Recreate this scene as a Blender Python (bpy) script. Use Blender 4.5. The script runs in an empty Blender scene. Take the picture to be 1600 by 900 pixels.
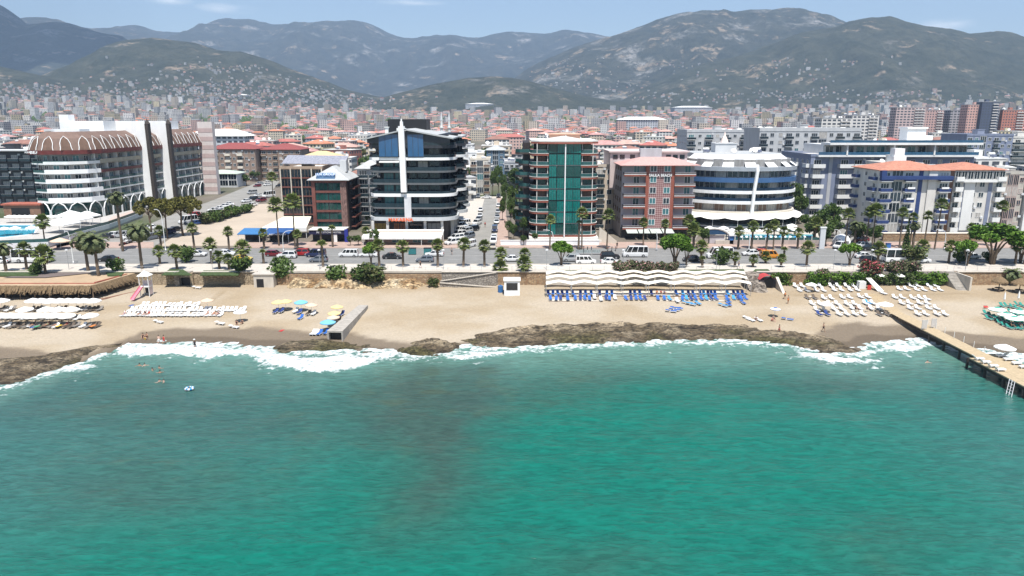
import bpy,bmesh,math,random
import numpy as np
from mathutils import Vector,Matrix
R = math.radians
random.seed(11)
rng = np.random.default_rng(5)
# ------------------------------------------------------------------ camera, sky, sun, exposure
F,PITCH,CAMZ = 1120.0,R(13.2),32.0 # focal length in pixels of a 1600 px wide frame
CP,SP = math.cos(PITCH),math.sin(PITCH)
scene = bpy.context.scene
COL = scene.collection
cam_data = bpy.data.cameras.new('camera')
cam_data.sensor_width = 36
cam_data.lens = 36*F/1600
cam_data.clip_start,cam_data.clip_end = 1.0,30000
cam = bpy.data.objects.new('camera',cam_data)
cam.location =(0,0,CAMZ)
cam.rotation_euler =(R(90)-PITCH,0,0)
COL.objects.link(cam)
scene.camera = cam
SUN = Vector((0.07,-0.37,0.93)).normalized() # towards the sun
SUN_EL = math.asin(SUN.z)
SUN_ROT = math.atan2(SUN.x,SUN.y)
world = bpy.data.worlds.new('World')
scene.world = world
world.use_nodes = True
wn,wl = world.node_tree.nodes,world.node_tree.links
wn.clear()
wout = wn.new('ShaderNodeOutputWorld')
wbg = wn.new('ShaderNodeBackground')
wbg.inputs['Strength'].default_value = 0.088
sky = wn.new('ShaderNodeTexSky')
sky.sky_type = 'NISHITA'
sky.sun_disc = False
sky.sun_elevation = SUN_EL
sky.sun_rotation = SUN_ROT
sky.altitude = 20
sky.air_density,sky.dust_density,sky.ozone_density = 1.0,0.6,1.2
# small fair-weather clouds low over the mountains: noise by direction, kept to two spots of the sky
tc = wn.new('ShaderNodeTexCoord')
noise = wn.new('ShaderNodeTexNoise')
noise.inputs['Scale'].default_value = 16
noise.inputs['Detail'].default_value = 6
mapn = wn.new('ShaderNodeMapping')
mapn.inputs['Scale'].default_value =(1,1,4.5)
wl.new(tc.outputs['Generated'],mapn.inputs['Vector'])
wl.new(mapn.outputs['Vector'],noise.inputs['Vector'])
def sky_spot(d,rx,rz):
 sub = wn.new('ShaderNodeVectorMath');sub.operation = 'SUBTRACT'
 sub.inputs[1].default_value = d
 wl.new(tc.outputs['Generated'],sub.inputs[0])
 mul = wn.new('ShaderNodeVectorMath');mul.operation = 'MULTIPLY'
 mul.inputs[1].default_value =(1/rx,1/rx,1/rz)
 wl.new(sub.outputs[0],mul.inputs[0])
 ln = wn.new('ShaderNodeVectorMath');ln.operation = 'LENGTH'
 wl.new(mul.outputs[0],ln.inputs[0])
 mr = wn.new('ShaderNodeMapRange')
 mr.inputs['From Min'].default_value,mr.inputs['From Max'].default_value = 1.0,0.2
 wl.new(ln.outputs['Value'],mr.inputs['Value'])
 return mr.outputs['Result']
def pix_dir(px,py):
 u,v =(px-800)/F,(450-py)/F
 return Vector((u,CP+v*SP,-SP+v*CP)).normalized()
spots =[sky_spot(pix_dir(356,13),.040,.007),sky_spot(pix_dir(1478,39),.034,.009),sky_spot(pix_dir(262,0),.03,.006),sky_spot(pix_dir(640,4),.05,.004)]
acc = spots[0]
for s in spots[1:]:
 m = wn.new('ShaderNodeMath');m.operation = 'MAXIMUM'
 wl.new(acc,m.inputs[0]);wl.new(s,m.inputs[1]);acc = m.outputs[0]
m1 = wn.new('ShaderNodeMapRange')
m1.inputs['From Min'].default_value,m1.inputs['From Max'].default_value = .40,.68
wl.new(noise.outputs['Fac'],m1.inputs['Value'])
m2 = wn.new('ShaderNodeMath');m2.operation = 'MULTIPLY'
wl.new(acc,m2.inputs[0]);wl.new(m1.outputs['Result'],m2.inputs[1])
mix = wn.new('ShaderNodeMix');mix.data_type = 'RGBA'
wl.new(m2.outputs[0],mix.inputs['Factor'])
wl.new(sky.outputs['Color'],mix.inputs[6])
mix.inputs[7].default_value =(9.2,9.4,9.6,1)
wl.new(mix.outputs[2],wbg.inputs['Color'])
wl.new(wbg.outputs['Background'],wout.inputs['Surface'])
sun_data = bpy.data.lights.new('sun','SUN')
sun_data.energy = 4.95
sun_data.angle = R(0.5)
sun_data.color =(1.0,0.965,0.91)
sun_ob = bpy.data.objects.new('sun',sun_data)
sun_ob.rotation_euler = SUN.to_track_quat('Z','Y').to_euler()
sun_ob.location =(0,-50,300)
COL.objects.link(sun_ob)
vs = scene.view_settings
vs.view_transform,vs.look,vs.gamma = 'Standard','None',1.0
vs.use_curve_mapping = False
vs.exposure = 0.7
scene.render.film_transparent = False
cy = scene.cycles
cy.max_bounces = 5
cy.diffuse_bounces = 2
cy.glossy_bounces = 2
cy.transmission_bounces = 2
cy.transparent_max_bounces = 6
cy.volume_bounces = 0
cy.use_denoising = True
cy.caustics_reflective = cy.caustics_refractive = False
# ------------------------------------------------------------------ pixel <-> place helpers (for laying the place out)
def at(px,py,z=0.0):
 u,v =(px-800)/F,(450-py)/F
 d =(u,CP+v*SP,-SP+v*CP)
 t =(z-CAMZ)/d[2]
 return Vector((d[0]*t,d[1]*t,z))
def zat(py,Y):
 v =(450-py)/F
 return CAMZ+Y*(-SP+v*CP)/(CP+v*SP)
def xat(px,Y,z=0.0):
 return(px-800)/F*(Y*CP-(z-CAMZ)*SP)
def pix(p):
 d = p[1]*CP-(p[2]-CAMZ)*SP
 v = p[1]*SP+(p[2]-CAMZ)*CP
 return 800+F*p[0]/d,450-F*v/d
 # ------------------------------------------------------------------ materials
_mats ={}
def nt(m):
 m.use_nodes = True
 return m.node_tree.nodes,m.node_tree.links,m.node_tree.nodes['Principled BSDF']
def srgb(r,g,b):
 f = lambda c:(c/255/12.92)if c/255<=.04045 else((c/255+.055)/1.055)**2.4
 return(f(r),f(g),f(b))
def pm(name,col=(.5,.5,.5),rough=.65,var=.14,vscale=.6,metal=0.0,spec=.5,bump=0.0,bscale=3.0):
 if name in _mats:
  return _mats[name]
 m = bpy.data.materials.new(name)
 n,l,b = nt(m)
 b.inputs['Roughness'].default_value = rough
 b.inputs['Metallic'].default_value = metal
 b.inputs['Specular IOR Level'].default_value = spec
 m.diffuse_color =(*col,1)
 if var>0:
  g = n.new('ShaderNodeTexCoord')
  t = n.new('ShaderNodeTexNoise')
  t.inputs['Scale'].default_value = vscale
  t.inputs['Detail'].default_value = 5
  t.inputs['Roughness'].default_value = .65
  mp_ = n.new('ShaderNodeMapping');mp_.inputs['Scale'].default_value =(1.6,1.6,.55) # stains run downwards
  l.new(g.outputs['Object'],mp_.inputs['Vector']);l.new(mp_.outputs[0],t.inputs['Vector'])
  r = n.new('ShaderNodeMapRange')
  r.inputs['From Min'].default_value,r.inputs['From Max'].default_value = .32,.68
  r.inputs['To Min'].default_value,r.inputs['To Max'].default_value = 1-var*1.25,1+var
  l.new(t.outputs['Fac'],r.inputs['Value'])
  v = n.new('ShaderNodeVectorMath');v.operation = 'SCALE'
  v.inputs[0].default_value = col
  l.new(r.outputs['Result'],v.inputs['Scale'])
  l.new(v.outputs[0],b.inputs['Base Color'])
  if bump:
   t2 = n.new('ShaderNodeTexNoise')
   t2.inputs['Scale'].default_value = bscale
   t2.inputs['Detail'].default_value = 6
   l.new(g.outputs['Object'],t2.inputs['Vector'])
   bp = n.new('ShaderNodeBump')
   bp.inputs['Strength'].default_value = bump
   bp.inputs['Distance'].default_value = .3
   l.new(t2.outputs['Fac'],bp.inputs['Height'])
   l.new(bp.outputs['Normal'],b.inputs['Normal'])
 else:
  b.inputs['Base Color'].default_value =(*col,1)
 _mats[name] = m
 return m
def objcol(name,rough=.6,var=.15,vscale=.8,windows=None,tiles=False):
 """colour from the object's own colour; windows: (bay, storey) draws window openings in the wall"""
 if name in _mats:
  return _mats[name]
 m = bpy.data.materials.new(name)
 n,l,b = nt(m)
 b.inputs['Roughness'].default_value = rough
 oi = n.new('ShaderNodeObjectInfo')
 g = n.new('ShaderNodeTexCoord')
 t = n.new('ShaderNodeTexNoise')
 t.inputs['Scale'].default_value = vscale
 t.inputs['Detail'].default_value = 4
 l.new(g.outputs['Object'],t.inputs['Vector'])
 r = n.new('ShaderNodeMapRange')
 r.inputs['From Min'].default_value,r.inputs['From Max'].default_value = .3,.7
 r.inputs['To Min'].default_value,r.inputs['To Max'].default_value = 1-var,1+var
 l.new(t.outputs['Fac'],r.inputs['Value'])
 v = n.new('ShaderNodeVectorMath');v.operation = 'SCALE'
 l.new(oi.outputs['Color'],v.inputs[0])
 l.new(r.outputs['Result'],v.inputs['Scale'])
 out = v.outputs[0]
 if windows:
  f = window_mask(n,l,g.outputs['Object'],*windows)
  mx = n.new('ShaderNodeMix');mx.data_type = 'RGBA'
  l.new(f,mx.inputs['Factor'])
  l.new(out,mx.inputs[6])
  mx.inputs[7].default_value =(.05,.06,.075,1)
  out = mx.outputs[2]
 if tiles:
  w = n.new('ShaderNodeTexWave');w.wave_type = 'BANDS';w.bands_direction = 'DIAGONAL'
  w.inputs['Scale'].default_value = 1.6
  w.inputs['Distortion'].default_value = .5
  l.new(g.outputs['Object'],w.inputs['Vector'])
  bp = n.new('ShaderNodeBump');bp.inputs['Strength'].default_value = .35
  l.new(w.outputs['Fac'],bp.inputs['Height'])
  l.new(bp.outputs['Normal'],b.inputs['Normal'])
 l.new(out,b.inputs['Base Color'])
 _mats[name] = m
 return m
def mth(n,l,op,a,b=None,c=None):
 k = n.new('ShaderNodeMath');k.operation = op
 for i,x in enumerate((a,b,c)):
  if x is None:continue
  if isinstance(x,(int,float)):k.inputs[i].default_value = x
  else:l.new(x,k.inputs[i])
 return k.outputs[0]
def window_mask(n,l,vec,bay=3.0,storey=3.0,wide=.5,tall=.48):
 sp = n.new('ShaderNodeSeparateXYZ');l.new(vec,sp.inputs[0])
 ge = n.new('ShaderNodeNewGeometry')
 vt = n.new('ShaderNodeVectorTransform');vt.vector_type = 'NORMAL';vt.convert_from = 'WORLD';vt.convert_to = 'OBJECT'
 l.new(ge.outputs['True Normal'],vt.inputs[0])
 sn = n.new('ShaderNodeSeparateXYZ');l.new(vt.outputs[0],sn.inputs[0])
 u = mth(n,l,'SUBTRACT',mth(n,l,'MULTIPLY',sp.outputs[0],sn.outputs[1]),mth(n,l,'MULTIPLY',sp.outputs[1],sn.outputs[0]))
 fu = mth(n,l,'FRACT',mth(n,l,'DIVIDE',mth(n,l,'ADD',u,500*bay),bay))
 fv = mth(n,l,'FRACT',mth(n,l,'DIVIDE',mth(n,l,'ADD',sp.outputs[2],300*storey),storey))
 a = mth(n,l,'LESS_THAN',mth(n,l,'ABSOLUTE',mth(n,l,'SUBTRACT',fu,.5)),wide/2)
 c = mth(n,l,'LESS_THAN',mth(n,l,'ABSOLUTE',mth(n,l,'SUBTRACT',fv,.56)),tall/2)
 wall = mth(n,l,'LESS_THAN',mth(n,l,'ABSOLUTE',sn.outputs[2]),.3)
 return mth(n,l,'MULTIPLY',mth(n,l,'MULTIPLY',a,c),wall)
GLASS = lambda:pm('window_glass',(.035,.05,.065),rough=.08,var=.35,vscale=.35,spec=.8)
def glass(name,col,rough=.07,var=.25):
 return pm(name,col,rough=rough,var=var,vscale=.3,spec=.8)
 # ------------------------------------------------------------------ mesh builder
class MB:
 def __init__(s):
  s.v,s.f,s.m =[],[],[]
 def add(s,vs_,fs,m=0):
  o = len(s.v)
  s.v.extend([tuple(p)for p in vs_])
  for f in fs:
   s.f.append(tuple(i+o for i in f));s.m.append(m)
  return s
 def box(s,x0,y0,z0,x1,y1,z1,m=0):
  if x0>x1:x0,x1 = x1,x0
  if y0>y1:y0,y1 = y1,y0
  if z0>z1:z0,z1 = z1,z0
  return s.add([(x0,y0,z0),(x1,y0,z0),(x1,y1,z0),(x0,y1,z0),(x0,y0,z1),(x1,y0,z1),(x1,y1,z1),(x0,y1,z1)],
   [(3,2,1,0),(4,5,6,7),(0,1,5,4),(1,2,6,5),(2,3,7,6),(3,0,4,7)],m)
 def obox(s,c,size,rz=0,m=0,rx=0,ry=0):
  M_ = Matrix.Translation(c)@Matrix.Rotation(rz,4,'Z')@Matrix.Rotation(ry,4,'Y')@Matrix.Rotation(rx,4,'X')
  a,b,d = size[0]/2,size[1]/2,size[2]/2
  P =[M_@Vector(p)for p in((-a,-b,-d),(a,-b,-d),(a,b,-d),(-a,b,-d),(-a,-b,d),(a,-b,d),(a,b,d),(-a,b,d))]
  return s.add(P,[(3,2,1,0),(4,5,6,7),(0,1,5,4),(1,2,6,5),(2,3,7,6),(3,0,4,7)],m)
 def quad(s,a,b,c,d,m=0):
  return s.add([a,b,c,d],[(0,1,2,3)],m)
 def poly(s,pts,z=None,m=0):
  P =[(p[0],p[1],p[2]if z is None else z)for p in pts]
  return s.add(P,[tuple(range(len(P)))],m)
 def prism(s,pts,z0,z1,m=0,top=None,bottom=True):
  n = len(pts)
  P =[(p[0],p[1],z0)for p in pts]+[(p[0],p[1],z1)for p in pts]
  s.add(P,[(i,(i+1)%n,n+(i+1)%n,n+i)for i in range(n)],m)
  s.add([(p[0],p[1],z1)for p in pts],[tuple(range(n))],m if top is None else top)
  if bottom:s.add([(p[0],p[1],z0)for p in reversed(pts)],[tuple(range(n))],m)
  return s
 def wall(s,pts,z0,z1,inn,out,m=0,mtop=None):
  """strip along an open 2D path (outward is right of travel), from inn inside to out outside, closed all round"""
  a,b = offset(pts,out),offset(pts,-inn)
  n = len(pts)
  P =[]
  for(x,y),(u,w)in zip(a,b):
   P+=[(x,y,z0),(x,y,z1),(u,w,z1),(u,w,z0)]
  fs,tops =[],[]
  for i in range(n-1):
   k,j = 4*i,4*i+4
   fs+=[(k,j,j+1,k+1),(k+2,j+2,j+3,k+3),(k+3,j+3,j,k)]
   tops.append((k+1,j+1,j+2,k+2))
  fs+=[(0,1,2,3),(4*n-1,4*n-2,4*n-3,4*n-4)]
  s.add(P,fs,m)
  o = len(s.v)-4*n
  for t in tops:
   s.f.append(tuple(i+o for i in t));s.m.append(m if mtop is None else mtop)
  return s
 def slope(s,pa,za,pb,zb,m=0):
  """ruled strip between two equal paths"""
  n = len(pa)
  P =[(p[0],p[1],za)for p in pa]+[(p[0],p[1],zb)for p in pb]
  return s.add(P,[(i,i+1,n+i+1,n+i)for i in range(n-1)],m)
 def tube(s,p0,p1,r0,r1=None,n=8,m=0,cap=True):
  r1 = r0 if r1 is None else r1
  p0,p1 = Vector(p0),Vector(p1)
  d =(p1-p0)
  d = d.normalized()if d.length>1e-9 else Vector((0,0,1))
  a = d.orthogonal().normalized();b = d.cross(a)
  P =[]
  for c,r in((p0,r0),(p1,r1)):
   for i in range(n):
    t = 2*math.pi*i/n
    P.append(c+(a*math.cos(t)+b*math.sin(t))*r)
  fs =[(i,(i+1)%n,n+(i+1)%n,n+i)for i in range(n)]
  if cap:fs+=[tuple(reversed(range(n))),tuple(range(n,2*n))]
  return s.add(P,fs,m)
 def path_tube(s,pts,rs,n=7,m=0):
  pts =[Vector(p)for p in pts]
  if not hasattr(rs,'__len__'):rs =[rs]*len(pts)
  P =[]
  for k,(c,r)in enumerate(zip(pts,rs)):
   d =(pts[min(k+1,len(pts)-1)]-pts[max(k-1,0)]).normalized()
   a = d.cross(Vector((.13,.97,.2))).normalized();b = d.cross(a)
   for i in range(n):
    t = 2*math.pi*i/n
    P.append(c+(a*math.cos(t)+b*math.sin(t))*r)
  fs =[]
  for k in range(len(pts)-1):
   for i in range(n):
    j =(i+1)%n
    fs.append((k*n+i,k*n+j,(k+1)*n+j,(k+1)*n+i))
  fs+=[tuple(reversed(range(n))),tuple(range((len(pts)-1)*n,len(pts)*n))]
  return s.add(P,fs,m)
 def lathe(s,prof,n=14,c=(0,0,0),m=0):
  P =[]
  for r,z in prof:
   for i in range(n):
    t = 2*math.pi*i/n
    P.append((c[0]+r*math.cos(t),c[1]+r*math.sin(t),c[2]+z))
  fs =[]
  for k in range(len(prof)-1):
   for i in range(n):
    j =(i+1)%n
    fs.append((k*n+i,k*n+j,(k+1)*n+j,(k+1)*n+i))
  fs+=[tuple(reversed(range(n))),tuple(range((len(prof)-1)*n,len(prof)*n))]
  return s.add(P,fs,m)
 def hip(s,x0,y0,x1,y1,z,h,m=0,over=.5,under=.18):
  """hipped roof with eaves"""
  x0-=over;y0-=over;x1+=over;y1+=over
  w,d = x1-x0,y1-y0
  if w>=d:r0,r1 =(x0+d/2,(y0+y1)/2),(x1-d/2,(y0+y1)/2)
  else:r0,r1 =((x0+x1)/2,y0+w/2),((x0+x1)/2,y1-w/2)
  e =[(x0,y0),(x1,y0),(x1,y1),(x0,y1)]
  P =[(a,b,z-under)for a,b in e]+[(a,b,z)for a,b in e]+[(*r0,z+h),(*r1,z+h)]
  if w>=d:tops =[(4,5,9,8),(5,6,9),(6,7,8,9),(7,4,8)]
  else:tops =[(4,5,8),(5,6,9,8),(6,7,9),(7,4,8,9)]
  return s.add(P,[(3,2,1,0),(0,1,5,4),(1,2,6,5),(2,3,7,6),(3,0,4,7)]+tops,m)
 def mesh(s,name,mats=(),smooth=False):
  me = bpy.data.meshes.new(name)
  me.from_pydata(s.v,[],s.f)
  for k in mats:me.materials.append(k)
  if len(s.m):me.polygons.foreach_set('material_index',s.m)
  if smooth:me.polygons.foreach_set('use_smooth',[True]*len(s.f))
  me.update()
  return me
def offset(pts,d):
 out =[]
 n = len(pts)
 for i in range(n):
  a = pts[max(i-1,0)];b = pts[i];c = pts[min(i+1,n-1)]
  d1 = Vector((b[0]-a[0],b[1]-a[1]));d2 = Vector((c[0]-b[0],c[1]-b[1]))
  if d1.length<1e-6:d1 = d2
  if d2.length<1e-6:d2 = d1
  d1.normalize();d2.normalize()
  n1,n2 = Vector((d1.y,-d1.x)),Vector((d2.y,-d2.x))
  nn = n1+n2
  nn = nn.normalized()if nn.length>1e-6 else n1
  k = d/max(.35,nn.dot(n1))
  out.append((b[0]+nn.x*k,b[1]+nn.y*k))
 return out
def arc(cx,cy,r,a0,a1,n=8,ry=None):
 ry = r if ry is None else ry
 return[(cx+r*math.cos(R(a0+(a1-a0)*i/n)),cy+ry*math.sin(R(a0+(a1-a0)*i/n)))for i in range(n+1)]
def walk(pts,step,start=0.0,end=0.0):
 """points every STEP along a path: (x, y, angle)"""
 seg =[(Vector(a),Vector(b))for a,b in zip(pts,pts[1:])]
 L = sum((b-a).length for a,b in seg)
 n = max(1,int((L-start-end)/step))
 gap =(L-start-end)/n
 out =[]
 for k in range(n):
  s_ = start+gap*(k+.5)
  for a,b in seg:
   ln =(b-a).length
   if s_<=ln or(a,b)==seg[-1]:
    p = a+(b-a)*(s_/ln)
    out.append((p.x,p.y,math.atan2(b.y-a.y,b.x-a.x)));break
   s_-=ln
 return out
 # ------------------------------------------------------------------ objects
def thing(name,label,cat,loc=(0,0,0),rz=0.0,group=None):
 o = bpy.data.objects.new(name,None)
 o.empty_display_size = .5
 COL.objects.link(o)
 o.location = loc
 o.rotation_euler =(0,0,rz)
 o['label'] = label;o['category'] = cat
 if group:o['group'] = group
 return o
def tag(o,label,cat,group=None):
 o['label'] = label;o['category'] = cat
 if group:o['group'] = group
 return o
def inst(name,mesh,parent=None,loc=(0,0,0),rz=0.0,scale=None,color=None):
 o = bpy.data.objects.new(name,mesh)
 COL.objects.link(o)
 if parent is not None:o.parent = parent
 o.location = loc
 if rz:o.rotation_euler =(0,0,rz)
 if scale is not None:o.scale = scale if hasattr(scale,'__len__')else(scale,)*3
 if color is not None:o.color =(*color,1)
 return o
def part(name,mb,mats,parent=None,smooth=False,**k):
 if not hasattr(mats,'__len__'):mats =[mats]
 return inst(name,mb.mesh(name,mats,smooth),parent,**k)
def structure(name,mb,mats,smooth=False):
 o = part(name,mb,mats,smooth=smooth)
 o['kind'] = 'structure'
 return o
def kids(o):
 return KIDS.get(o.name,[])
def copy_tree(src,loc,rz=0.0,label=None,group=None,scale=None):
 r = src.copy();COL.objects.link(r)
 r.location = loc;r.rotation_euler =(0,0,rz)
 if scale is not None:r.scale =(scale,)*3 if not hasattr(scale,'__len__')else scale
 if label:r['label'] = label
 if group:r['group'] = group
 for ch in src.children:
  c = ch.copy();COL.objects.link(c);c.parent = r
  for g in ch.children:
   e = g.copy();COL.objects.link(e);e.parent = c
 return r
def text(body,size,mat,parent=None,loc=(0,0,0),rot=(R(90),0,0),name='lettering',depth=.06,bold=0.0,width=None):
 cu = bpy.data.curves.new(name,'FONT')
 cu.body = body;cu.size = size;cu.extrude = depth;cu.align_x = 'CENTER';cu.align_y = 'CENTER'
 cu.offset = bold;cu.resolution_u = 3
 t = bpy.data.objects.new('t',cu)
 COL.objects.link(t)
 bpy.context.view_layer.update()
 me = bpy.data.meshes.new_from_object(t.evaluated_get(bpy.context.evaluated_depsgraph_get()))
 bpy.data.objects.remove(t)
 me.name = name
 me.materials.clear();me.materials.append(mat)
 xs =[v.co.x for v in me.vertices]
 o = inst(name,me,parent,loc)
 o.rotation_euler = rot
 if width:o.scale =(width/(max(xs)-min(xs)),1,1)
 return o
 # ------------------------------------------------------------------ noise in numpy
def vnoise(x,y,seed=0):
 xi,yi = np.floor(x).astype(np.int64),np.floor(y).astype(np.int64)
 xf,yf = x-xi,y-yi
 def h(a,b):
  k =(a*374761393+b*668265263+seed*1442695041)&0xffffffff
  k =((k^(k>>13))*1274126177)&0xffffffff
  return((k^(k>>16))&0xffff)/65535.0
 sx,sy = xf*xf*(3-2*xf),yf*yf*(3-2*yf)
 return(h(xi,yi)*(1-sx)+h(xi+1,yi)*sx)*(1-sy)+(h(xi,yi+1)*(1-sx)+h(xi+1,yi+1)*sx)*sy
def fbm(x,y,octv=5,seed=0,gain=.5,ridged=False):
 x,y = np.asarray(x,float),np.asarray(y,float)
 a,t,w = 1.0,0.0,0.0
 for k in range(octv):
  v = vnoise(x,y,seed+k*17)
  if ridged:v = 1-np.abs(2*v-1)
  t = t+a*v;w+=a
  a*=gain;x,y = x*2.03+13.1,y*2.03+7.7
 return t/w
def sstep(a,b,x):
 t = np.clip((np.asarray(x,float)-a)/(b-a),0,1)
 return t*t*(3-2*t)
def poly_sd(x,y,pts):
 """signed distance to a polygon, positive inside"""
 x,y = np.asarray(x,float),np.asarray(y,float)
 d = np.full(x.shape,1e9);ins = np.zeros(x.shape,bool)
 n = len(pts)
 for i in range(n):
  ax,ay = pts[i][0],pts[i][1];bx,by = pts[(i+1)%n][0],pts[(i+1)%n][1]
  ex,ey = bx-ax,by-ay
  t = np.clip(((x-ax)*ex+(y-ay)*ey)/(ex*ex+ey*ey+1e-9),0,1)
  d = np.minimum(d,np.hypot(x-ax-t*ex,y-ay-t*ey))
  c =((ay>y)!=(by>y))&(x<(bx-ax)*(y-ay)/(by-ay+1e-12)+ax)
  ins^=c
 return np.where(ins,d,-d)
def grid_mesh(name,X,Y,Z,mats,keep=None,cols=None,smooth=True):
 """heightfield from 2D arrays; cols: {attribute: HxWx3}"""
 H,W = X.shape
 me = bpy.data.meshes.new(name)
 idx = np.arange(H*W).reshape(H,W)
 q = np.stack([idx[:-1,:-1],idx[:-1,1:],idx[1:,1:],idx[1:,:-1]],-1).reshape(-1,4)
 if keep is not None:
  k =(keep[:-1,:-1]|keep[:-1,1:]|keep[1:,1:]|keep[1:,:-1]).reshape(-1)
  q = q[k]
 co = np.stack([X,Y,Z],-1).reshape(-1,3)
 used,inv = np.unique(q,return_inverse=True)
 q = inv.reshape(-1,4);co = co[used]
 me.vertices.add(len(co));me.vertices.foreach_set('co',co.astype(np.float32).ravel())
 me.loops.add(q.size);me.loops.foreach_set('vertex_index',q.astype(np.int32).ravel())
 me.polygons.add(len(q));me.polygons.foreach_set('loop_start',np.arange(0,q.size,4,dtype=np.int32))
 me.polygons.foreach_set('loop_total',np.full(len(q),4,np.int32))
 if smooth:me.polygons.foreach_set('use_smooth',np.ones(len(q),bool))
 me.update(calc_edges=True);me.validate()
 for m in mats:me.materials.append(m)
 for a,c in(cols or{}).items():
  at_ = me.color_attributes.new(a,'FLOAT_COLOR','POINT')
  c4 = np.concatenate([c.reshape(-1,3)[used],np.ones((len(used),1))],1)
  at_.data.foreach_set('color',c4.astype(np.float32).ravel())
 return me
 # ================================================================== THE SETTING
def T(r,g,b,k=1.95):
 """base colour of a sunlit level surface that shows as this sRGB value"""
 c = srgb(r,g,b)
 return(c[0]/k,c[1]/k,c[2]/k)
SEA_Z = -5.0
_sh =[(-60,612),(0,604),(40,598),(80,585),(120,572),(165,556),(180,548),(240,541),(300,540),(350,545),(400,548),(450,550),(520,553),(600,556),
 (620,556),(700,554),(740,544),(800,545),(860,541),(950,538),(1050,534),(1150,532),(1220,538),(1240,544),(1300,553),(1350,554),(1362,545),
 (1420,539),(1450,536),(1480,546),(1600,562),(1660,570)]
_shw = sorted([(at(a,b,SEA_Z).x,at(a,b,SEA_Z).y)for a,b in _sh])
_sx,_sy = np.array([p[0]for p in _shw]),np.array([p[1]for p in _shw])
def shore(x):return np.interp(x,_sx,_sy)
def beach_z(x,y):
 s = np.asarray(y,float)-shore(x)
 L = 149.5-shore(x)
 up = SEA_Z+2.35*np.power(np.clip(s/L,0,1.2),.85)
 return np.where(s>=0,up,SEA_Z-np.minimum(.12*-s,1.8))
def bat(px,py):
 """a point on the sand seen at this pixel"""
 z = -4.0
 for _ in range(8):
  p = at(px,py,z);z = float(beach_z(p.x,p.y))
 return Vector((p.x,p.y,z))
 # ---- material driven by a colour attribute with fine grain over it
def attr_mat(name,grain=.12,gscale=2.0,rough=.9,bump=.3,bscale=1.2,spec=.25):
 m = bpy.data.materials.new(name)
 n,l,b = nt(m)
 a = n.new('ShaderNodeAttribute');a.attribute_name = 'Col'
 g = n.new('ShaderNodeNewGeometry')
 t = n.new('ShaderNodeTexNoise');t.inputs['Scale'].default_value = gscale;t.inputs['Detail'].default_value = 8;t.inputs['Roughness'].default_value = .7
 l.new(g.outputs['Position'],t.inputs['Vector'])
 r = n.new('ShaderNodeMapRange')
 r.inputs['From Min'].default_value,r.inputs['From Max'].default_value = .28,.72
 r.inputs['To Min'].default_value,r.inputs['To Max'].default_value = 1-grain,1+grain
 l.new(t.outputs['Fac'],r.inputs['Value'])
 v = n.new('ShaderNodeVectorMath');v.operation = 'SCALE'
 l.new(a.outputs['Color'],v.inputs[0]);l.new(r.outputs['Result'],v.inputs['Scale'])
 l.new(v.outputs[0],b.inputs['Base Color'])
 b.inputs['Roughness'].default_value = rough
 b.inputs['Specular IOR Level'].default_value = spec
 t2 = n.new('ShaderNodeTexNoise');t2.inputs['Scale'].default_value = bscale;t2.inputs['Detail'].default_value = 8
 l.new(g.outputs['Position'],t2.inputs['Vector'])
 bp = n.new('ShaderNodeBump');bp.inputs['Strength'].default_value = bump;bp.inputs['Distance'].default_value = .25
 l.new(t2.outputs['Fac'],bp.inputs['Height']);l.new(bp.outputs['Normal'],b.inputs['Normal'])
 return m
def blend(c,d,w):return c*(1-w[...,None])+np.array(d)*w[...,None]
# ---- beach
bx = np.arange(-235,235.1,.7);by = np.arange(70,151.3,.5)
BX,BY = np.meshgrid(bx,by)
BZ = beach_z(BX,BY)
s_ = BY-shore(BX)
nz = fbm(BX*.09,BY*.12,5,3)
nz2 = fbm(BX*.5,BY*.6,4,8)
BZ = BZ+np.where(s_>3,(nz2-.5)*.22+(nz-.5)*.5,0)*sstep(3,12,s_)
col = np.empty(BX.shape+(3,));col[:] = T(221,203,176)
col = blend(col,T(206,184,152),sstep(.45,.7,nz)*.7)
col = blend(col,T(229,213,190),sstep(.55,.35,nz)*.6)
col = blend(col,T(196,172,138),sstep(136,149,BY+10*(nz-.5))*.45) # coarser, browner sand under the walls
_wx =[at(p,520,-4.6).x for p in(-60,0,120,200,330,400,480,560,640,720,1230,1290,1360,1430,1490,1600,1680)]
_ww =[21,21,15,8,9,9,9,9,7,5,4,11,13,9,11,10,10]
wet = np.interp(BX,_wx,_ww)+6*(nz-.5)+2*(nz2-.5)
wetm = sstep(1.2,-1.2,s_-wet)
col = blend(col,T(158,142,122),wetm)
col = blend(col,T(122,108,92),sstep(.5,-.5,s_-wet*.45)*.75)
col = blend(col,T(150,140,118),sstep(0,-4,s_))
# a few lines trodden or raked into the sand
for(a,b,w)in(((1240,462),(1420,462),.35),((1420,462),(1510,459),.35),((1365,462),(1410,496),1.0),((330,470),(350,455),.3)):
 p,q = bat(*a),bat(*b)
 t = np.clip(((BX-p.x)*(q.x-p.x)+(BY-p.y)*(q.y-p.y))/((q-p).length**2),0,1)
 dd = np.hypot(BX-p.x-t*(q.x-p.x),BY-p.y-t*(q.y-p.y))
 col = blend(col,T(190,168,136)if w<.9 else T(232,205,160),sstep(w+.5,w,dd)*.6)
M_sand = attr_mat('sand',.13,2.2,.95,.9,2.6)
o = inst('beach',grid_mesh('beach',BX,BY,BZ,[M_sand],cols={'Col':col}));o['kind'] = 'structure'
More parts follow.
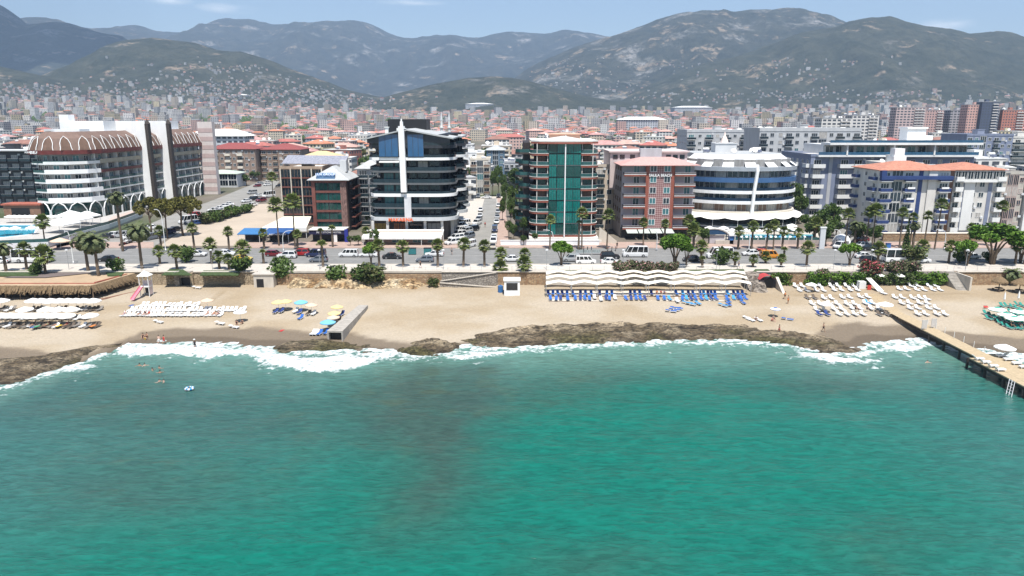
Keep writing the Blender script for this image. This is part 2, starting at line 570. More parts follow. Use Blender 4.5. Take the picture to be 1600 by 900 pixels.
# ---- rock shelves along the water
def pw(pts,z=-4.6):return[(at(a,b,z).x,at(a,b,z).y)for a,b in pts]
rocks =[
 [(715,531),(745,521),(800,512),(850,509),(950,505),(1050,506),(1150,508),(1215,514),(1240,519),(1290,524),(1335,537),(1357,548),(1340,557),(1290,553),(1235,544),(1200,537),(1150,533),(1050,535),(950,538),(900,540),(850,544),(795,546),(760,549),(735,540)],
 [(-60,562),(0,561),(60,554),(120,545),(165,537),(204,529),(206,531),(190,541),(155,553),(115,571),(70,588),(30,602),(-60,612)],
 [(612,546),(640,533),(680,528),(715,530),(722,542),(700,557),(655,559),(618,556)],
 [(402,546),(440,532),(490,528),(540,531),(585,541),(560,548),(515,551),(450,552)],
 ]
M_rock = attr_mat('beach_rock',.45,1.4,.85,1.0,2.2,.3)
n_,l_,b_ = nt(M_rock)
src = b_.inputs['Base Color'].links[0].from_socket
ge_ = n_.new('ShaderNodeNewGeometry');mp_ = n_.new('ShaderNodeMapping');mp_.inputs['Scale'].default_value =(.8,1.3,1.3);l_.new(ge_.outputs['Position'],mp_.inputs['Vector'])
tn_ = n_.new('ShaderNodeTexNoise');tn_.inputs['Scale'].default_value = 1.3;tn_.inputs['Detail'].default_value = 9;tn_.inputs['Roughness'].default_value = .75;tn_.inputs['Distortion'].default_value = .8;l_.new(mp_.outputs[0],tn_.inputs['Vector'])
rm_ = n_.new('ShaderNodeMapRange');rm_.inputs['From Min'].default_value,rm_.inputs['From Max'].default_value = .42,.58;rm_.inputs['To Min'].default_value,rm_.inputs['To Max'].default_value = .25,1.5;l_.new(tn_.outputs['Fac'],rm_.inputs['Value'])  # mottled rock with dark cracks; crevice shade is put into the colour
vm_ = n_.new('ShaderNodeVectorMath');vm_.operation = 'SCALE';l_.new(src,vm_.inputs[0]);l_.new(rm_.outputs['Result'],vm_.inputs['Scale']);l_.new(vm_.outputs[0],b_.inputs['Base Color'])
for k,pts in enumerate(rocks):
 w = pw(pts)
 xs,ys =[p[0]for p in w],[p[1]for p in w]
 gx = np.arange(max(min(xs)-3,-150),max(xs)+3,.3);gy = np.arange(min(ys)-3,max(ys)+3,.3)
 GX,GY = np.meshgrid(gx,gy)
 wx_ =(fbm(GX*.35,GY*.35,4,21)-.5)*5
 sd = poly_sd(GX+wx_,GY+wx_*.6,w)
 m = sstep(-.8,2.6,sd)
 terr = np.floor(fbm(GX*.3,GY*.55,5,35+k,.6)*9+.8*fbm(GX*1.2,GY*1.2,3,37))/9
 lay = fbm(GX*.12+GY*.05,GY*.9,5,31+k,.6,True)
 nn = fbm(GX*.55,GY*.75,5,41+k,.6)
 chip = fbm(GX*1.6,GY*2.2,3,51+k,.6,True)
 top =(.95,.55,1.7,.9)[k]
 Z = np.maximum(beach_z(GX,GY),SEA_Z-.4)-.5+m*(.5+top*(-.1+.95*terr*(.5+.5*lay)+.3*chip*nn))
 Z = np.minimum(Z,SEA_Z+1.9+.4*nn)
 c = np.empty(GX.shape+(3,));c[:] = T(126,110,86)
 c = blend(c,T(172,156,130),sstep(.45,.65,nn)*.75)
 c = blend(c,T(206,186,156),sstep(.5,.62,fbm(GX*.3,GY*.4,4,61+k))*sstep(4,9,GY-shore(GX))*.85)
 c = blend(c,T(66,56,44),sstep(.56,.36,lay)*.75)
 c = blend(c,T(96,92,46),sstep(.46,.62,fbm(GX*.1,GY*.2,4,77+k))*sstep(7,1,GY-shore(GX))*.8)
 c = blend(c,T(52,46,40),sstep(1.6,-.4,Z-SEA_Z+.4*nn)*.6)
 if k==1:c = c*.92
 o = inst('rock_shelf',grid_mesh('rock_shelf',GX,GY,Z,[M_rock],keep=m>.04,cols={'Col':c}));o['kind'] = 'structure'
 # ---- sea
def G(px,py,cx,cy,rx,ry):return np.exp(-((px-cx)/rx)**2-((py-cy)/ry)**2)
sx1 = np.concatenate([np.linspace(-3000,-160,24)[:-1],np.arange(-160,160,.55),np.linspace(160,3000,24)])
sy1 = np.concatenate([np.linspace(-600,30,10)[:-1],np.arange(30,128,.5)])
SX,SY = np.meshgrid(sx1,sy1)
dd_ = np.maximum(SY*CP+37*SP,5)
PX,PY = 800+F*SX/dd_,450-F*(SY*SP-37*CP)/dd_
wn1 = fbm(SX*.05,SY*.07,5,61)-.5
PXw,PYw = PX+120*wn1,PY+60*(fbm(SX*.06+9,SY*.08,4,65)-.5)
turq = np.clip(G(PXw,PYw,860,760,560,190)+.9*G(PXw,PYw,250,930,560,150)+.7*G(PXw,PYw,1300,880,520,230)+.35*G(PXw,PYw,1100,600,400,60),0,1)
sc = np.empty(SX.shape+(3,));sc[:] = T(74,128,122)
sc = blend(sc,T(20,128,110),turq)
sc = blend(sc,T(126,172,156),np.clip(sstep(22,1,shore(SX)-SY+6*wn1),0,1)*.85)
# weed and rock on the sea bed
weed = np.clip(1.0*sstep(-7,7,poly_sd(SX+8*wn1,SY+8*wn1,pw([(575,600),(650,572),(760,577),(775,625),(735,690),(715,760),(690,815),(620,832),(590,795),(600,740),(575,680)],-5)))
 *(.55+.6*fbm(SX*.22,SY*.22,4,90))*.95
 +.55*G(PXw,PYw,380,650,260,55)+.5*G(PXw,PYw,200,760,170,50)+.5*G(PXw,PYw,900,595,130,28)+.6*G(PXw,PYw,1290,595,140,26)
 +.38*G(PXw,PYw,1370,850,90,45)+.45*G(PXw,PYw,930,890,110,28)+.5*G(PXw,PYw,540,560,70,16)+.3*G(PXw,PYw,80,640,160,40),0,1)
weed = weed*(.7+.5*fbm(SX*.3,SY*.3,4,92))
sc = blend(sc,T(74,98,88),np.clip(weed,0,.85))
sc = blend(sc,T(92,110,84),sstep(.62,.75,fbm(SX*.25,SY*.3,3,95))*np.clip(weed,0,1)*.5)
foams =[
 ([(165,557),(185,545),(240,538),(300,537),(345,543),(400,547),(470,552),(560,555),(615,555),(602,568),(560,582),(520,588),(470,582),(420,574),(395,565),(350,561),(312,571),(305,563),(260,557),(200,560)],.88),
 ([(610,555),(680,560),(738,547),(760,548),(830,544),(900,539),(955,536),(932,546),(860,551),(790,558),(720,567),(660,562)],.85),
 ([(0,602),(40,592),(75,582),(110,571),(150,566),(165,574),(130,582),(90,589),(50,601),(10,613),(-30,616)],.8),
 ([(-30,564),(30,567),(60,575),(65,582),(30,590),(-30,597)],.55),
 ([(1228,543),(1290,553),(1350,559),(1388,559),(1390,568),(1340,573),(1290,569),(1245,560)],1.0),
 ([(1352,546),(1372,540),(1420,538),(1452,534),(1462,544),(1440,553),(1380,552),(1350,552)],.9),
 ([(980,539),(1050,533),(1150,531),(1215,538),(1215,543),(1150,537),(1060,541),(1000,544)],.7),
 ([(1488,545),(1560,554),(1640,564),(1640,580),(1540,563)],.75),
 ([(1196,536),(1235,543),(1228,548),(1195,543)],.8),
 ]
fo = np.zeros(SX.shape)
fn = fbm(SX*.55,SY*.8,5,101,.6);fn2 = fbm(SX*.16,SY*.3,4,103)
for pts,k in foams:
 sd = poly_sd(SX+2*(fn2-.5),SY+3*(fn2-.5),pw(pts,-5))
 core = sstep(-1.6,3.0,sd)
 fo = np.maximum(fo,k*(.15*sstep(-5,0,sd)+.85*sstep(.40,.80,.38*fn+.62*core)))
 fo = np.maximum(fo,.55*k*sstep(-9,0,sd)*sstep(.52,.66,fn)*sstep(.4,.6,fn2))
sd = shore(SX)-SY
fo = np.maximum(fo,.75*sstep(4.5,.6,sd+4*(fn2-.5))*sstep(.25,.6,fn+.25*(fn2-.3))*(np.abs(SX)<159))
fo = np.clip(fo,0,1)
SZ = SEA_Z+.05+np.where(np.abs(SX)<159,(fbm(SX*.12+SY*.05,SY*.33,3,111)-.5)*.5*sstep(2,30,shore(SX)-SY)+fo*(.1+.3*fn),0)
me = grid_mesh('sea',SX,SY,SZ,[],keep=(SY<shore(SX)+3)|(np.abs(SX)>150),cols={'Col':sc,'Foam':np.repeat(fo[...,None],3,2)})
m = bpy.data.materials.new('sea_water')
n,l,b = nt(m)
a1 = n.new('ShaderNodeAttribute');a1.attribute_name = 'Col'
a2 = n.new('ShaderNodeAttribute');a2.attribute_name = 'Foam'
g = n.new('ShaderNodeNewGeometry')
mp = n.new('ShaderNodeMapping');mp.inputs['Rotation'].default_value =(0,0,R(14));mp.inputs['Scale'].default_value =(.36,1.0,1)
l.new(g.outputs['Position'],mp.inputs['Vector'])
t1 = n.new('ShaderNodeTexNoise');t1.inputs['Scale'].default_value = 1.7;t1.inputs['Detail'].default_value = 5;t1.inputs['Roughness'].default_value = .6;t1.inputs['Distortion'].default_value = .6
l.new(mp.outputs[0],t1.inputs['Vector'])
t2 = n.new('ShaderNodeTexNoise');t2.inputs['Scale'].default_value = .16;t2.inputs['Detail'].default_value = 4
l.new(mp.outputs[0],t2.inputs['Vector'])
hs = mth(n,l,'ADD',mth(n,l,'MULTIPLY',t1.outputs['Fac'],.75),mth(n,l,'MULTIPLY',t2.outputs['Fac'],2.2))
bp = n.new('ShaderNodeBump');bp.inputs['Strength'].default_value = .55;bp.inputs['Distance'].default_value = .5
l.new(hs,bp.inputs['Height']);l.new(bp.outputs['Normal'],b.inputs['Normal'])
r = n.new('ShaderNodeMapRange');r.inputs['From Min'].default_value,r.inputs['From Max'].default_value = .34,.66
r.inputs['To Min'].default_value,r.inputs['To Max'].default_value = .80,1.25  # ripple streaks of sky reflection painted into the water's base colour
l.new(t1.outputs['Fac'],r.inputs['Value'])
v = n.new('ShaderNodeVectorMath');v.operation = 'SCALE'
l.new(a1.outputs['Color'],v.inputs[0]);l.new(r.outputs['Result'],v.inputs['Scale'])
t3 = n.new('ShaderNodeTexNoise');t3.inputs['Scale'].default_value = 1.3;t3.inputs['Detail'].default_value = 8;t3.inputs['Roughness'].default_value = .7
l.new(g.outputs['Position'],t3.inputs['Vector'])
ff = mth(n,l,'ADD',a2.outputs['Fac'],mth(n,l,'MULTIPLY',mth(n,l,'SUBTRACT',t3.outputs['Fac'],.5),2.0))
fs_ = n.new('ShaderNodeMapRange');fs_.inputs['From Min'].default_value,fs_.inputs['From Max'].default_value = .38,.85;l.new(ff,fs_.inputs['Value'])
fc = n.new('ShaderNodeClamp');l.new(mth(n,l,'MULTIPLY',fs_.outputs['Result'],mth(n,l,'MINIMUM',mth(n,l,'MULTIPLY',a2.outputs['Fac'],5.0),1.0)),fc.inputs[0])
mx = n.new('ShaderNodeMix');mx.data_type = 'RGBA'
l.new(fc.outputs[0],mx.inputs['Factor']);l.new(v.outputs[0],mx.inputs[6]);tf = n.new('ShaderNodeMapRange');tf.inputs['From Min'].default_value,tf.inputs['From Max'].default_value = .38,.62;tf.inputs['To Min'].default_value,tf.inputs['To Max'].default_value = .46,.82;l.new(t3.outputs['Fac'],tf.inputs['Value'])
vf = n.new('ShaderNodeVectorMath');vf.operation = 'SCALE';vf.inputs[0].default_value =(.97,1.0,1.0);l.new(tf.outputs['Result'],vf.inputs['Scale']);l.new(vf.outputs[0],mx.inputs[7])
l.new(mx.outputs[2],b.inputs['Base Color'])
l.new(mth(n,l,'ADD',mth(n,l,'MULTIPLY',fc.outputs[0],.6),.14),b.inputs['Roughness'])
b.inputs['IOR'].default_value = 1.33
me.materials.append(m)
o = inst('sea',me);o['kind'] = 'structure'
# ---- the town's ground, one sheet to the foot of the mountains and past them
def town_z(x,y):
 x,y = np.asarray(x,float),np.asarray(y,float)
 return 58*np.power(sstep(650,2900,y),1.2)+38*sstep(-250,-1300,x)*sstep(900,2400,y)+26*sstep(500,1600,x)*sstep(1100,2600,y)
gy = np.concatenate([np.arange(150.9,420,9),np.geomspace(420,9600,90)]);gx = np.concatenate([-np.geomspace(8500,420,60),np.arange(-400,401,16),np.geomspace(420,8500,60)])
GX,GY = np.meshgrid(gx,gy)
c = np.empty(GX.shape+(3,));c[:] = T(150,140,128)
n1 = fbm(GX*.012,GY*.012,5,121)
c = blend(c,T(92,108,70),sstep(.48,.62,n1)*.9)
c = blend(c,T(176,160,138),sstep(.45,.3,n1)*.6)
M_ground = attr_mat('town_ground',.3,.12,.95,.2,.5)
o = inst('ground',grid_mesh('ground',GX,GY,town_z(GX,GY)-.08,[M_ground],cols={'Col':c}));o['kind'] = 'structure'
# ---- roads and pavements
M_asph = pm('asphalt',T(164,163,160),.9,.1,.25,bump=.1)
M_asph2 = pm('worn_asphalt',T(184,181,174),.9,.12,.12,bump=.1)
M_pave = pm('pale_paving',T(246,236,222),.85,.08,.5)
M_pink = pm('pinkish_paving',T(222,192,176),.85,.12,.4)
M_kerb = pm('kerb_stone',T(190,184,174),.85,.1,.5)
M_dirt = pm('bare_earth',T(232,214,192),.95,.08,.05,bump=.2)
M_line = pm('road_paint',T(228,226,220),.7,.12,1.5)
M_lawn = pm('lawn_grass',(.045,.075,.02),.95,.35,.9,bump=.5)
structure('main_road',MB().poly([(-300,160.3),(300,160.3),(300,181),(-300,181)],-.01),M_asph)
mk = MB()
for k in range(-38,39):
 for y in(165.4,175.6):
  mk.quad((k*7.5,y,.002),(k*7.5+3,y,.002),(k*7.5+3,y+.14,.002),(k*7.5,y+.14,.002))
for y in(160.8,170.4,170.75,180.3):
 mk.quad((-300,y,.002),(300,y,.002),(300,y+.13,.002),(-300,y+.13,.002))
structure('road_markings',mk,M_line)
structure('kerb',MB().box(-300,159.95,-.2,300,160.3,.14),M_kerb)
structure('promenade_pavement',MB().box(-300,151.9,-.4,300,159.95,.12),M_pave)
def ground_poly(pts,z):return[(at(a,b,z).x,at(a,b,z).y)for a,b in pts]
side = ground_poly([(-60,400),(0,396),(70,388),(135,378),(205,362),(262,338),(330,314),(372,297),(400,286),(424,279),(440,279),(424,300),(404,318),(340,334),(300,352),(262,372),(236,388.4)],0)
side =[p if p[1]<400 else(p[0],min(p[1],420))for p in side]
structure('side_road',MB().prism(side,-.3,.004),M_asph2)
structure('bare_lot',MB().prism(ground_poly([(250,384),(285,360),(345,335),(404,319),(455,316),(470,330),(440,348),(404,372),(370,384)],0),-.3,.01),M_dirt)
structure('parking_lane',MB().prism(ground_poly([(712,388.3),(716,345),(722,310),(753,307),(786,307),(787,330),(778,388.3)],0),-.3,.006),M_pave)
structure('side_street',MB().prism(ground_poly([(733,388.3),(748,345),(757,310),(776,310),(775,345),(770,388.3)],0),-.3,.012),M_asph2)
structure('street_pavement',MB().prism(ground_poly([(775,386),(779,345),(777,310),(787,310),(792,345),(795,386)],0),-.3,.15),M_pink)
for a,b in((88,240),(368,716),(795,1315),(1372,1660)):
 p0,p1 = at(a,388,0),at(b,388,0)
 q0,q1 = xat(a,190,0),xat(b,190,0)
 structure('pavement',MB().prism([(p0.x,181),(p1.x,181),(q1,190),(q0,190)],-.3,.14),M_pink)
structure('pavement',MB().prism(ground_poly([(-60,392),(0,389),(70,381),(132,371),(128,379),(80,390),(20,398),(-60,404)],0),-.3,.14),M_pink)
structure('hotel_drive',MB().prism(ground_poly([(1315,388.3),(1300,360),(1285,340),(1320,340),(1345,360),(1372,388.3)],0),-.3,.01),M_asph2)
# ---- mountains: each ridge stands at its own distance with its own depth
def ridge_mat(name,dark,scrub,rock,rock_amt,soil_amt):
 m = bpy.data.materials.new(name)
 n,l,b = nt(m)
 g = n.new('ShaderNodeNewGeometry')
 def nz_(scale,detail=6,rough=.6):
  t = n.new('ShaderNodeTexNoise');t.inputs['Scale'].default_value = scale;t.inputs['Detail'].default_value = detail;t.inputs['Roughness'].default_value = rough
  l.new(g.outputs['Position'],t.inputs['Vector']);return t.outputs['Fac']
 def mr(x,a,c):
  r = n.new('ShaderNodeMapRange');r.inputs['From Min'].default_value,r.inputs['From Max'].default_value = a,c
  l.new(x,r.inputs['Value']);return r.outputs['Result']
 def mixc(f,a,c):
  k = n.new('ShaderNodeMix');k.data_type = 'RGBA'
  l.new(f,k.inputs['Factor'])
  for i,x in((6,a),(7,c)):
   if isinstance(x,tuple):k.inputs[i].default_value =(*x,1)
   else:l.new(x,k.inputs[i])
  return k.outputs[2]
 c = mixc(mr(nz_(.012,8,.7),.40,.62),dark,scrub)
 c = mixc(mth(n,l,'MULTIPLY',mr(nz_(.05,6,.75),.46,.64),.6),c,tuple(x*.55 for x in dark))
 rk = mth(n,l,'MULTIPLY',mr(nz_(.0042,7,.62),.60-rock_amt,.72-rock_amt),mr(nz_(.03,6,.8),.42,.56))
 c = mixc(rk,c,rock)
 so = mth(n,l,'MULTIPLY',mr(nz_(.0065,5,.6),.60-soil_amt,.66-soil_amt),mr(nz_(.022,6,.7),.48,.58))
 c = mixc(so,c,(.24,.19,.14))
 l.new(c,b.inputs['Base Color'])
 b.inputs['Roughness'].default_value = 1.0;b.inputs['Specular IOR Level'].default_value = .05
 bp = n.new('ShaderNodeBump');bp.inputs['Strength'].default_value = .9;bp.inputs['Distance'].default_value = 14
 l.new(nz_(.035,8,.75),bp.inputs['Height']);l.new(bp.outputs['Normal'],b.inputs['Normal'])
 return m
RM_near = ridge_mat('wooded_slope',(.035,.042,.029),(.070,.073,.051),(.26,.235,.21),.0,.025)
RM_mid = ridge_mat('mountain_slope',(.030,.036,.028),(.064,.066,.050),(.28,.265,.25),.05,.05)
RM_far = ridge_mat('far_mountain_slope',(.028,.034,.032),(.058,.060,.052),(.28,.265,.25),.03,.0)
RIDGES ={}
def ridge(name,sil,Y0,depth,mat,seed,gul=.30,back=.5,nu=240):
 px = np.linspace(sil[0][0],sil[-1][0],nu)
 py = np.interp(px,[p[0]for p in sil],[p[1]for p in sil])
 py = np.convolve(np.pad(py,2,'edge'),np.ones(5)/5,'valid')
 crest = np.array([zat(y,Y0)for y in py])
 X0 = np.array([xat(p,Y0,z)for p,z in zip(px,crest)])
 vv = np.concatenate([np.linspace(0,1,56),1+np.linspace(.04,1,14)])
 U,V = np.meshgrid(np.arange(nu),vv)
 Yc = np.where(V<=1,Y0-depth*(1-V),Y0+depth*back*(V-1))
 Xc = X0[U]*(1+.35*(Yc/Y0-1))
 base = town_z(Xc,Yc)-14
 prof = np.where(V<=1,.42*np.clip(V,0,1)+.58*sstep(0,1.0,V),1-.95*sstep(0,1,V-1))
 h = crest[U]-town_z(X0[U],np.full(U.shape,float(Y0)))+14
 L = 1.0/(depth*.34)
 rg = fbm(Xc*L,Yc*L*.55,6,seed,.52,True)-.55
 r2 = fbm(Xc*L*3.1,Yc*L*3.1,5,seed+5,.55)-.5
 amp = np.clip(V,0,1)*np.clip(1.12-V,0.05,1)*2.4
 Z = base+np.maximum(h,0)*prof+np.abs(h)*(gul*rg*amp+.10*r2*np.clip(V*2,0,1)*np.clip(1.03-V,.06,1)*2)
 RIDGES[name+str(seed)] =(Xc,Yc,Z,V)
 o = inst(name,grid_mesh(name,Xc,Yc,Z,[mat]));o['kind'] = 'structure'
 return o
ridge('mountain',[(130,46),(165,41),(215,38),(245,46),(300,51),(330,36),(352,28),(380,31),(405,38),(430,42),(465,35),(480,33),(520,36),(545,40),(570,41),(600,52),(625,59),(690,61),(750,62),(770,52),(795,47),(820,50),(850,56),(880,55),(920,53),(950,56),(1050,80),(1150,120)],7600,3000,RM_far,201,.46)
ridge('mountain',[(-120,50),(0,38),(30,31),(60,27),(90,28),(120,40),(150,45),(210,62),(300,110)],6600,1800,RM_far,211,.3)
ridge('mountain',[(-500,20),(-200,-5),(-100,-2),(-20,3),(0,8),(22,22),(45,42),(58,40),(80,36),(110,37),(140,46),(165,54),(190,57),(200,64),(240,90),(300,130)],5200,1700,RM_mid,221,.22)
ridge('mountain',[(700,160),(780,140),(810,118),(830,106),(860,92),(900,75),(950,60),(990,48),(1040,28),(1060,22),(1100,18),(1150,21),(1200,18),(1240,16),(1280,21),(1305,33),(1325,44),(1400,60),(1500,80),(1700,120)],5000,2000,RM_mid,231,.42)
ridge('mountain',[(900,168),(960,158),(1000,140),(1050,118),(1100,102),(1150,90),(1200,73),(1250,56),(1300,43),(1340,30),(1390,25),(1430,31),(1460,40),(1490,45),(1510,54),(1550,53),(1570,57),(1600,70),(1700,90),(1850,110),(2000,130)],3600,1150,RM_near,241,.44,nu=300)
ridge('hill',[(-40,170),(60,130),(110,110),(140,95),(170,78),(195,66),(240,62),(300,67),(350,80),(400,88),(430,97),(470,113),(500,125),(540,140),(600,152),(700,164)],3300,950,RM_near,251,.36)
ridge('hill',[(-700,90),(-300,96),(-100,100),(0,104),(60,117),(130,136),(170,148),(220,157),(300,164),(360,172)],2700,520,RM_near,261,.18)
ridge('hill',[(560,166),(600,152),(640,141),(680,131),(730,122),(770,120),(800,122),(840,131),(900,147),(960,158),(1060,166)],3000,520,RM_near,271,.22)
# ---- a cloud out of the picture whose shadow lies on the western mountain
cl = MB()
for k in range(40):
 a,rr = rng.uniform(0,6.28),rng.uniform(0,1)**.5
 q =(-3350+1000*rr*math.cos(a),3700+800*rr*math.sin(a),2750+rng.uniform(-60,160))
 s2 = rng.uniform(200,420)
 cl.lathe([(s2*math.cos(t),s2*.38*math.sin(t))for t in np.linspace(-1.5,1.5,8)],14,q)
o = part('cloud',cl,pm('cloud_white',(.85,.86,.88),1,0),smooth=True);o['kind'] = 'stuff'
# ---- haze: one closed box of thin pale air
hz = part('haze',MB().box(-8900,-640,-8.2,8900,9950,1500),[])
hm = bpy.data.materials.new('haze_air');hm.use_nodes = True
hn,hl = hm.node_tree.nodes,hm.node_tree.links
hn.clear()
ho = hn.new('ShaderNodeOutputMaterial');hv = hn.new('ShaderNodeVolumePrincipled')
hv.inputs['Color'].default_value =(.52,.72,1.0,1)
hv.inputs['Density'].default_value = 9.8e-5
hv.inputs['Anisotropy'].default_value = .0
hl.new(hv.outputs[0],ho.inputs['Volume'])
hz.data.materials.append(hm);hz['kind'] = 'stuff'
# ================================================================== BUILDINGS
C_white =(.72,.72,.70);C_cream =(.66,.60,.50);C_grey =(.42,.43,.45);C_lgrey =(.58,.59,.60);C_navy =(.025,.05,.16);C_dark =(.035,.037,.045)
C_beige =(.55,.47,.38);C_pink =(.60,.45,.40);C_brown =(.20,.13,.09);C_rust =(.28,.085,.055);C_slate =(.17,.19,.24)
M_white = pm('white_render',C_white,.7,.07,.25)
M_offw = pm('off_white_render',(.62,.60,.56),.75,.09,.25)
M_cream = pm('cream_render',C_cream,.75,.09,.25)
M_grey = pm('grey_render',C_grey,.75,.1,.25)
M_beige = pm('beige_render',C_beige,.75,.1,.25)
M_lgrey = pm('light_grey_render',C_lgrey,.7,.08,.25)
M_lilac = pm('lilac_grey_render',(.46,.43,.45),.8,.08,.3)
M_navy = pm('navy_paint',C_navy,.5,.15,.4)
M_blue = pm('blue_paint',(.05,.16,.42),.5,.12,.4)
M_slate = pm('slate_blue_render',(.20,.23,.32),.6,.1,.3)
M_dark = pm('dark_cladding',C_dark,.45,.25,.5)
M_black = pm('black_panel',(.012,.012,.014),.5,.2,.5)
M_brown = pm('brown_cladding',C_brown,.7,.15,.3)
M_rust = pm('rust_red_paint',C_rust,.6,.14,.4)
M_maroon = pm('maroon_fascia',(.13,.025,.02),.55,.2,.4)
M_metal = pm('pale_metal',(.6,.61,.62),.4,.08,1,metal=.4)
M_steel = pm('galvanised_steel',(.45,.46,.47),.45,.1,1,metal=.5)
M_roofg = pm('grey_roof_sheet',(.40,.41,.41),.7,.12,.4)
M_roofw = pm('pale_flat_roof',(.58,.56,.53),.85,.15,.3)
M_tile = pm('orange_roof_tile',(.44,.19,.125),.8,.22,.9,bump=.3)
M_tile2 = pm('red_roof_tile',(.40,.13,.10),.8,.18,.9,bump=.3)
M_gl = GLASS()
M_glt = glass('teal_glass',(.07,.19,.21))
M_gle = glass('emerald_glass',(.008,.17,.15),.06,.5)
M_glb = glass('sky_blue_glass',(.03,.11,.24),.05,.15)
M_gln = glass('black_blue_glass',(.008,.014,.022),.06,.5)
M_glg = glass('green_glass',(.012,.07,.06),.06,.45)
M_rail = pm('smoked_glass_railing',(.02,.035,.045),.1,.2,.6)
M_railt = pm('teal_glass_railing',(.03,.09,.09),.1,.2,.6)
M_curtain = pm('drawn_curtain',(.42,.40,.37),.9,.25,1.2)
M_awn = pm('white_awning_cloth',(.78,.77,.74),.85,.05,.6)
M_awnc = pm('cream_awning_cloth',(.74,.67,.54),.85,.07,.6)
M_panel = pm('solar_panel',(.09,.10,.14),.2,.3,1.5)
_wm ={}
def win_mesh(w,h,frame,gl,n=2):
 k =(round(w,2),round(h,2),frame.name,gl.name,n)
 if k not in _wm:
  mb = MB()
  t = .09
  mb.box(-w/2,-.07,0,w/2,.03,t,0);mb.box(-w/2,-.07,h-t,w/2,.03,h,0)
  xs = np.linspace(-w/2,w/2-t,n+1)
  for x in xs:mb.box(x,-.068,t,x+t,.028,h-t,0)
  mb.quad((-w/2+.02,-.025,.02),(w/2-.02,-.025,.02),(w/2-.02,-.025,h-.02),(-w/2+.02,-.025,h-.02),1)
  _wm[k] = mb.mesh('window',[frame,gl])
 return _wm[k]
def window(parent,x,y,z,w,h,rz=0.0,frame=None,gl=None,n=2,name='window'):
 return inst(name,win_mesh(w,h,frame or M_white,gl or M_gl,n),parent,(x,y,z),rz)
_bm ={}
def balcony(parent,x,y,z,w,d,rz=0.0,slab=None,rail=None,rh=.95,solid=False):
 slab = slab or M_white;rail = rail or M_rail
 k =(round(w,2),round(d,2),slab.name,rail.name,rh,solid)
 if k not in _bm:
  a = MB().box(-w/2,-d,-.22,w/2,.02,0,0).mesh('balcony',[slab])
  r = MB()
  t = .07
  z0,z1 =(-.3,rh)if solid else(.06,rh)
  r.box(-w/2,-d-t,z0,w/2,-d,z1);r.box(-w/2-t,-d-t,z0,-w/2,0,z1);r.box(w/2,-d-t,z0,w/2+t,0,z1)
  if not solid:
   r.box(-w/2-t,-d-t-.01,z1,w/2+t,-d+.01,z1+.06,1)
  _bm[k] =(a,r.mesh('railing',[rail,M_metal]))
 a,r = _bm[k]
 b = inst('balcony',a,parent,(x,y,z),rz)
 inst('railing',r,b)
 return b
def ac_mesh():
 if 'ac' not in _bm:_bm['ac'] = MB().box(-.4,-.36,0,.4,0,.6).lathe([(.2,0),(.2,.02),(.01,.02)],8,(0,0,.6)).mesh('air_conditioner',[M_lgrey])
 return _bm['ac']
def dish_mesh():
 if 'dish' not in _bm:
  mb = MB().lathe([(.02,.0),(.35,.05),(.62,.2),(.66,.23),(.60,.22),(.34,.09),(.02,.04)],14)
  mb.tube((0,0,0),(0,0,-.7),.04)
  mb.tube((0,0,.03),(0,0,.45),.02)
  v =[Matrix.Rotation(R(52),3,'X')@Vector(p)for p in mb.v]
  mb.v =[(p.x,p.y,p.z+.55)for p in v]
  _bm['dish'] = mb.mesh('satellite_dish',[M_white],True)
 return _bm['dish']
def tank_mesh():
 if 'tank' not in _bm:
  mb = MB().tube((-.9,0,1.0),(.9,0,1.0),.42,n=12)
  mb.box(-.8,-.3,0,-.6,.3,.62);mb.box(.6,-.3,0,.8,.3,.62)
  mb.obox((0,-.95,.55),(1.9,1.1,.06),rx=R(38),m=1)
  _bm['tank'] = mb.mesh('solar_water_heater',[M_white,M_panel])
 return _bm['tank']
def clutter(root,x0,x1,y0,y1,z,n=5,seed=0):
 r = random.Random(seed)
 for k in range(n):
  p =(r.uniform(x0,x1),r.uniform(y0,y1),z)
  if r.random()<.5:inst('satellite_dish',dish_mesh(),root,p,r.uniform(-.4,.4),r.uniform(.9,1.6))
  else:inst('solar_water_heater',tank_mesh(),root,p,r.uniform(-.2,.2),1.0)
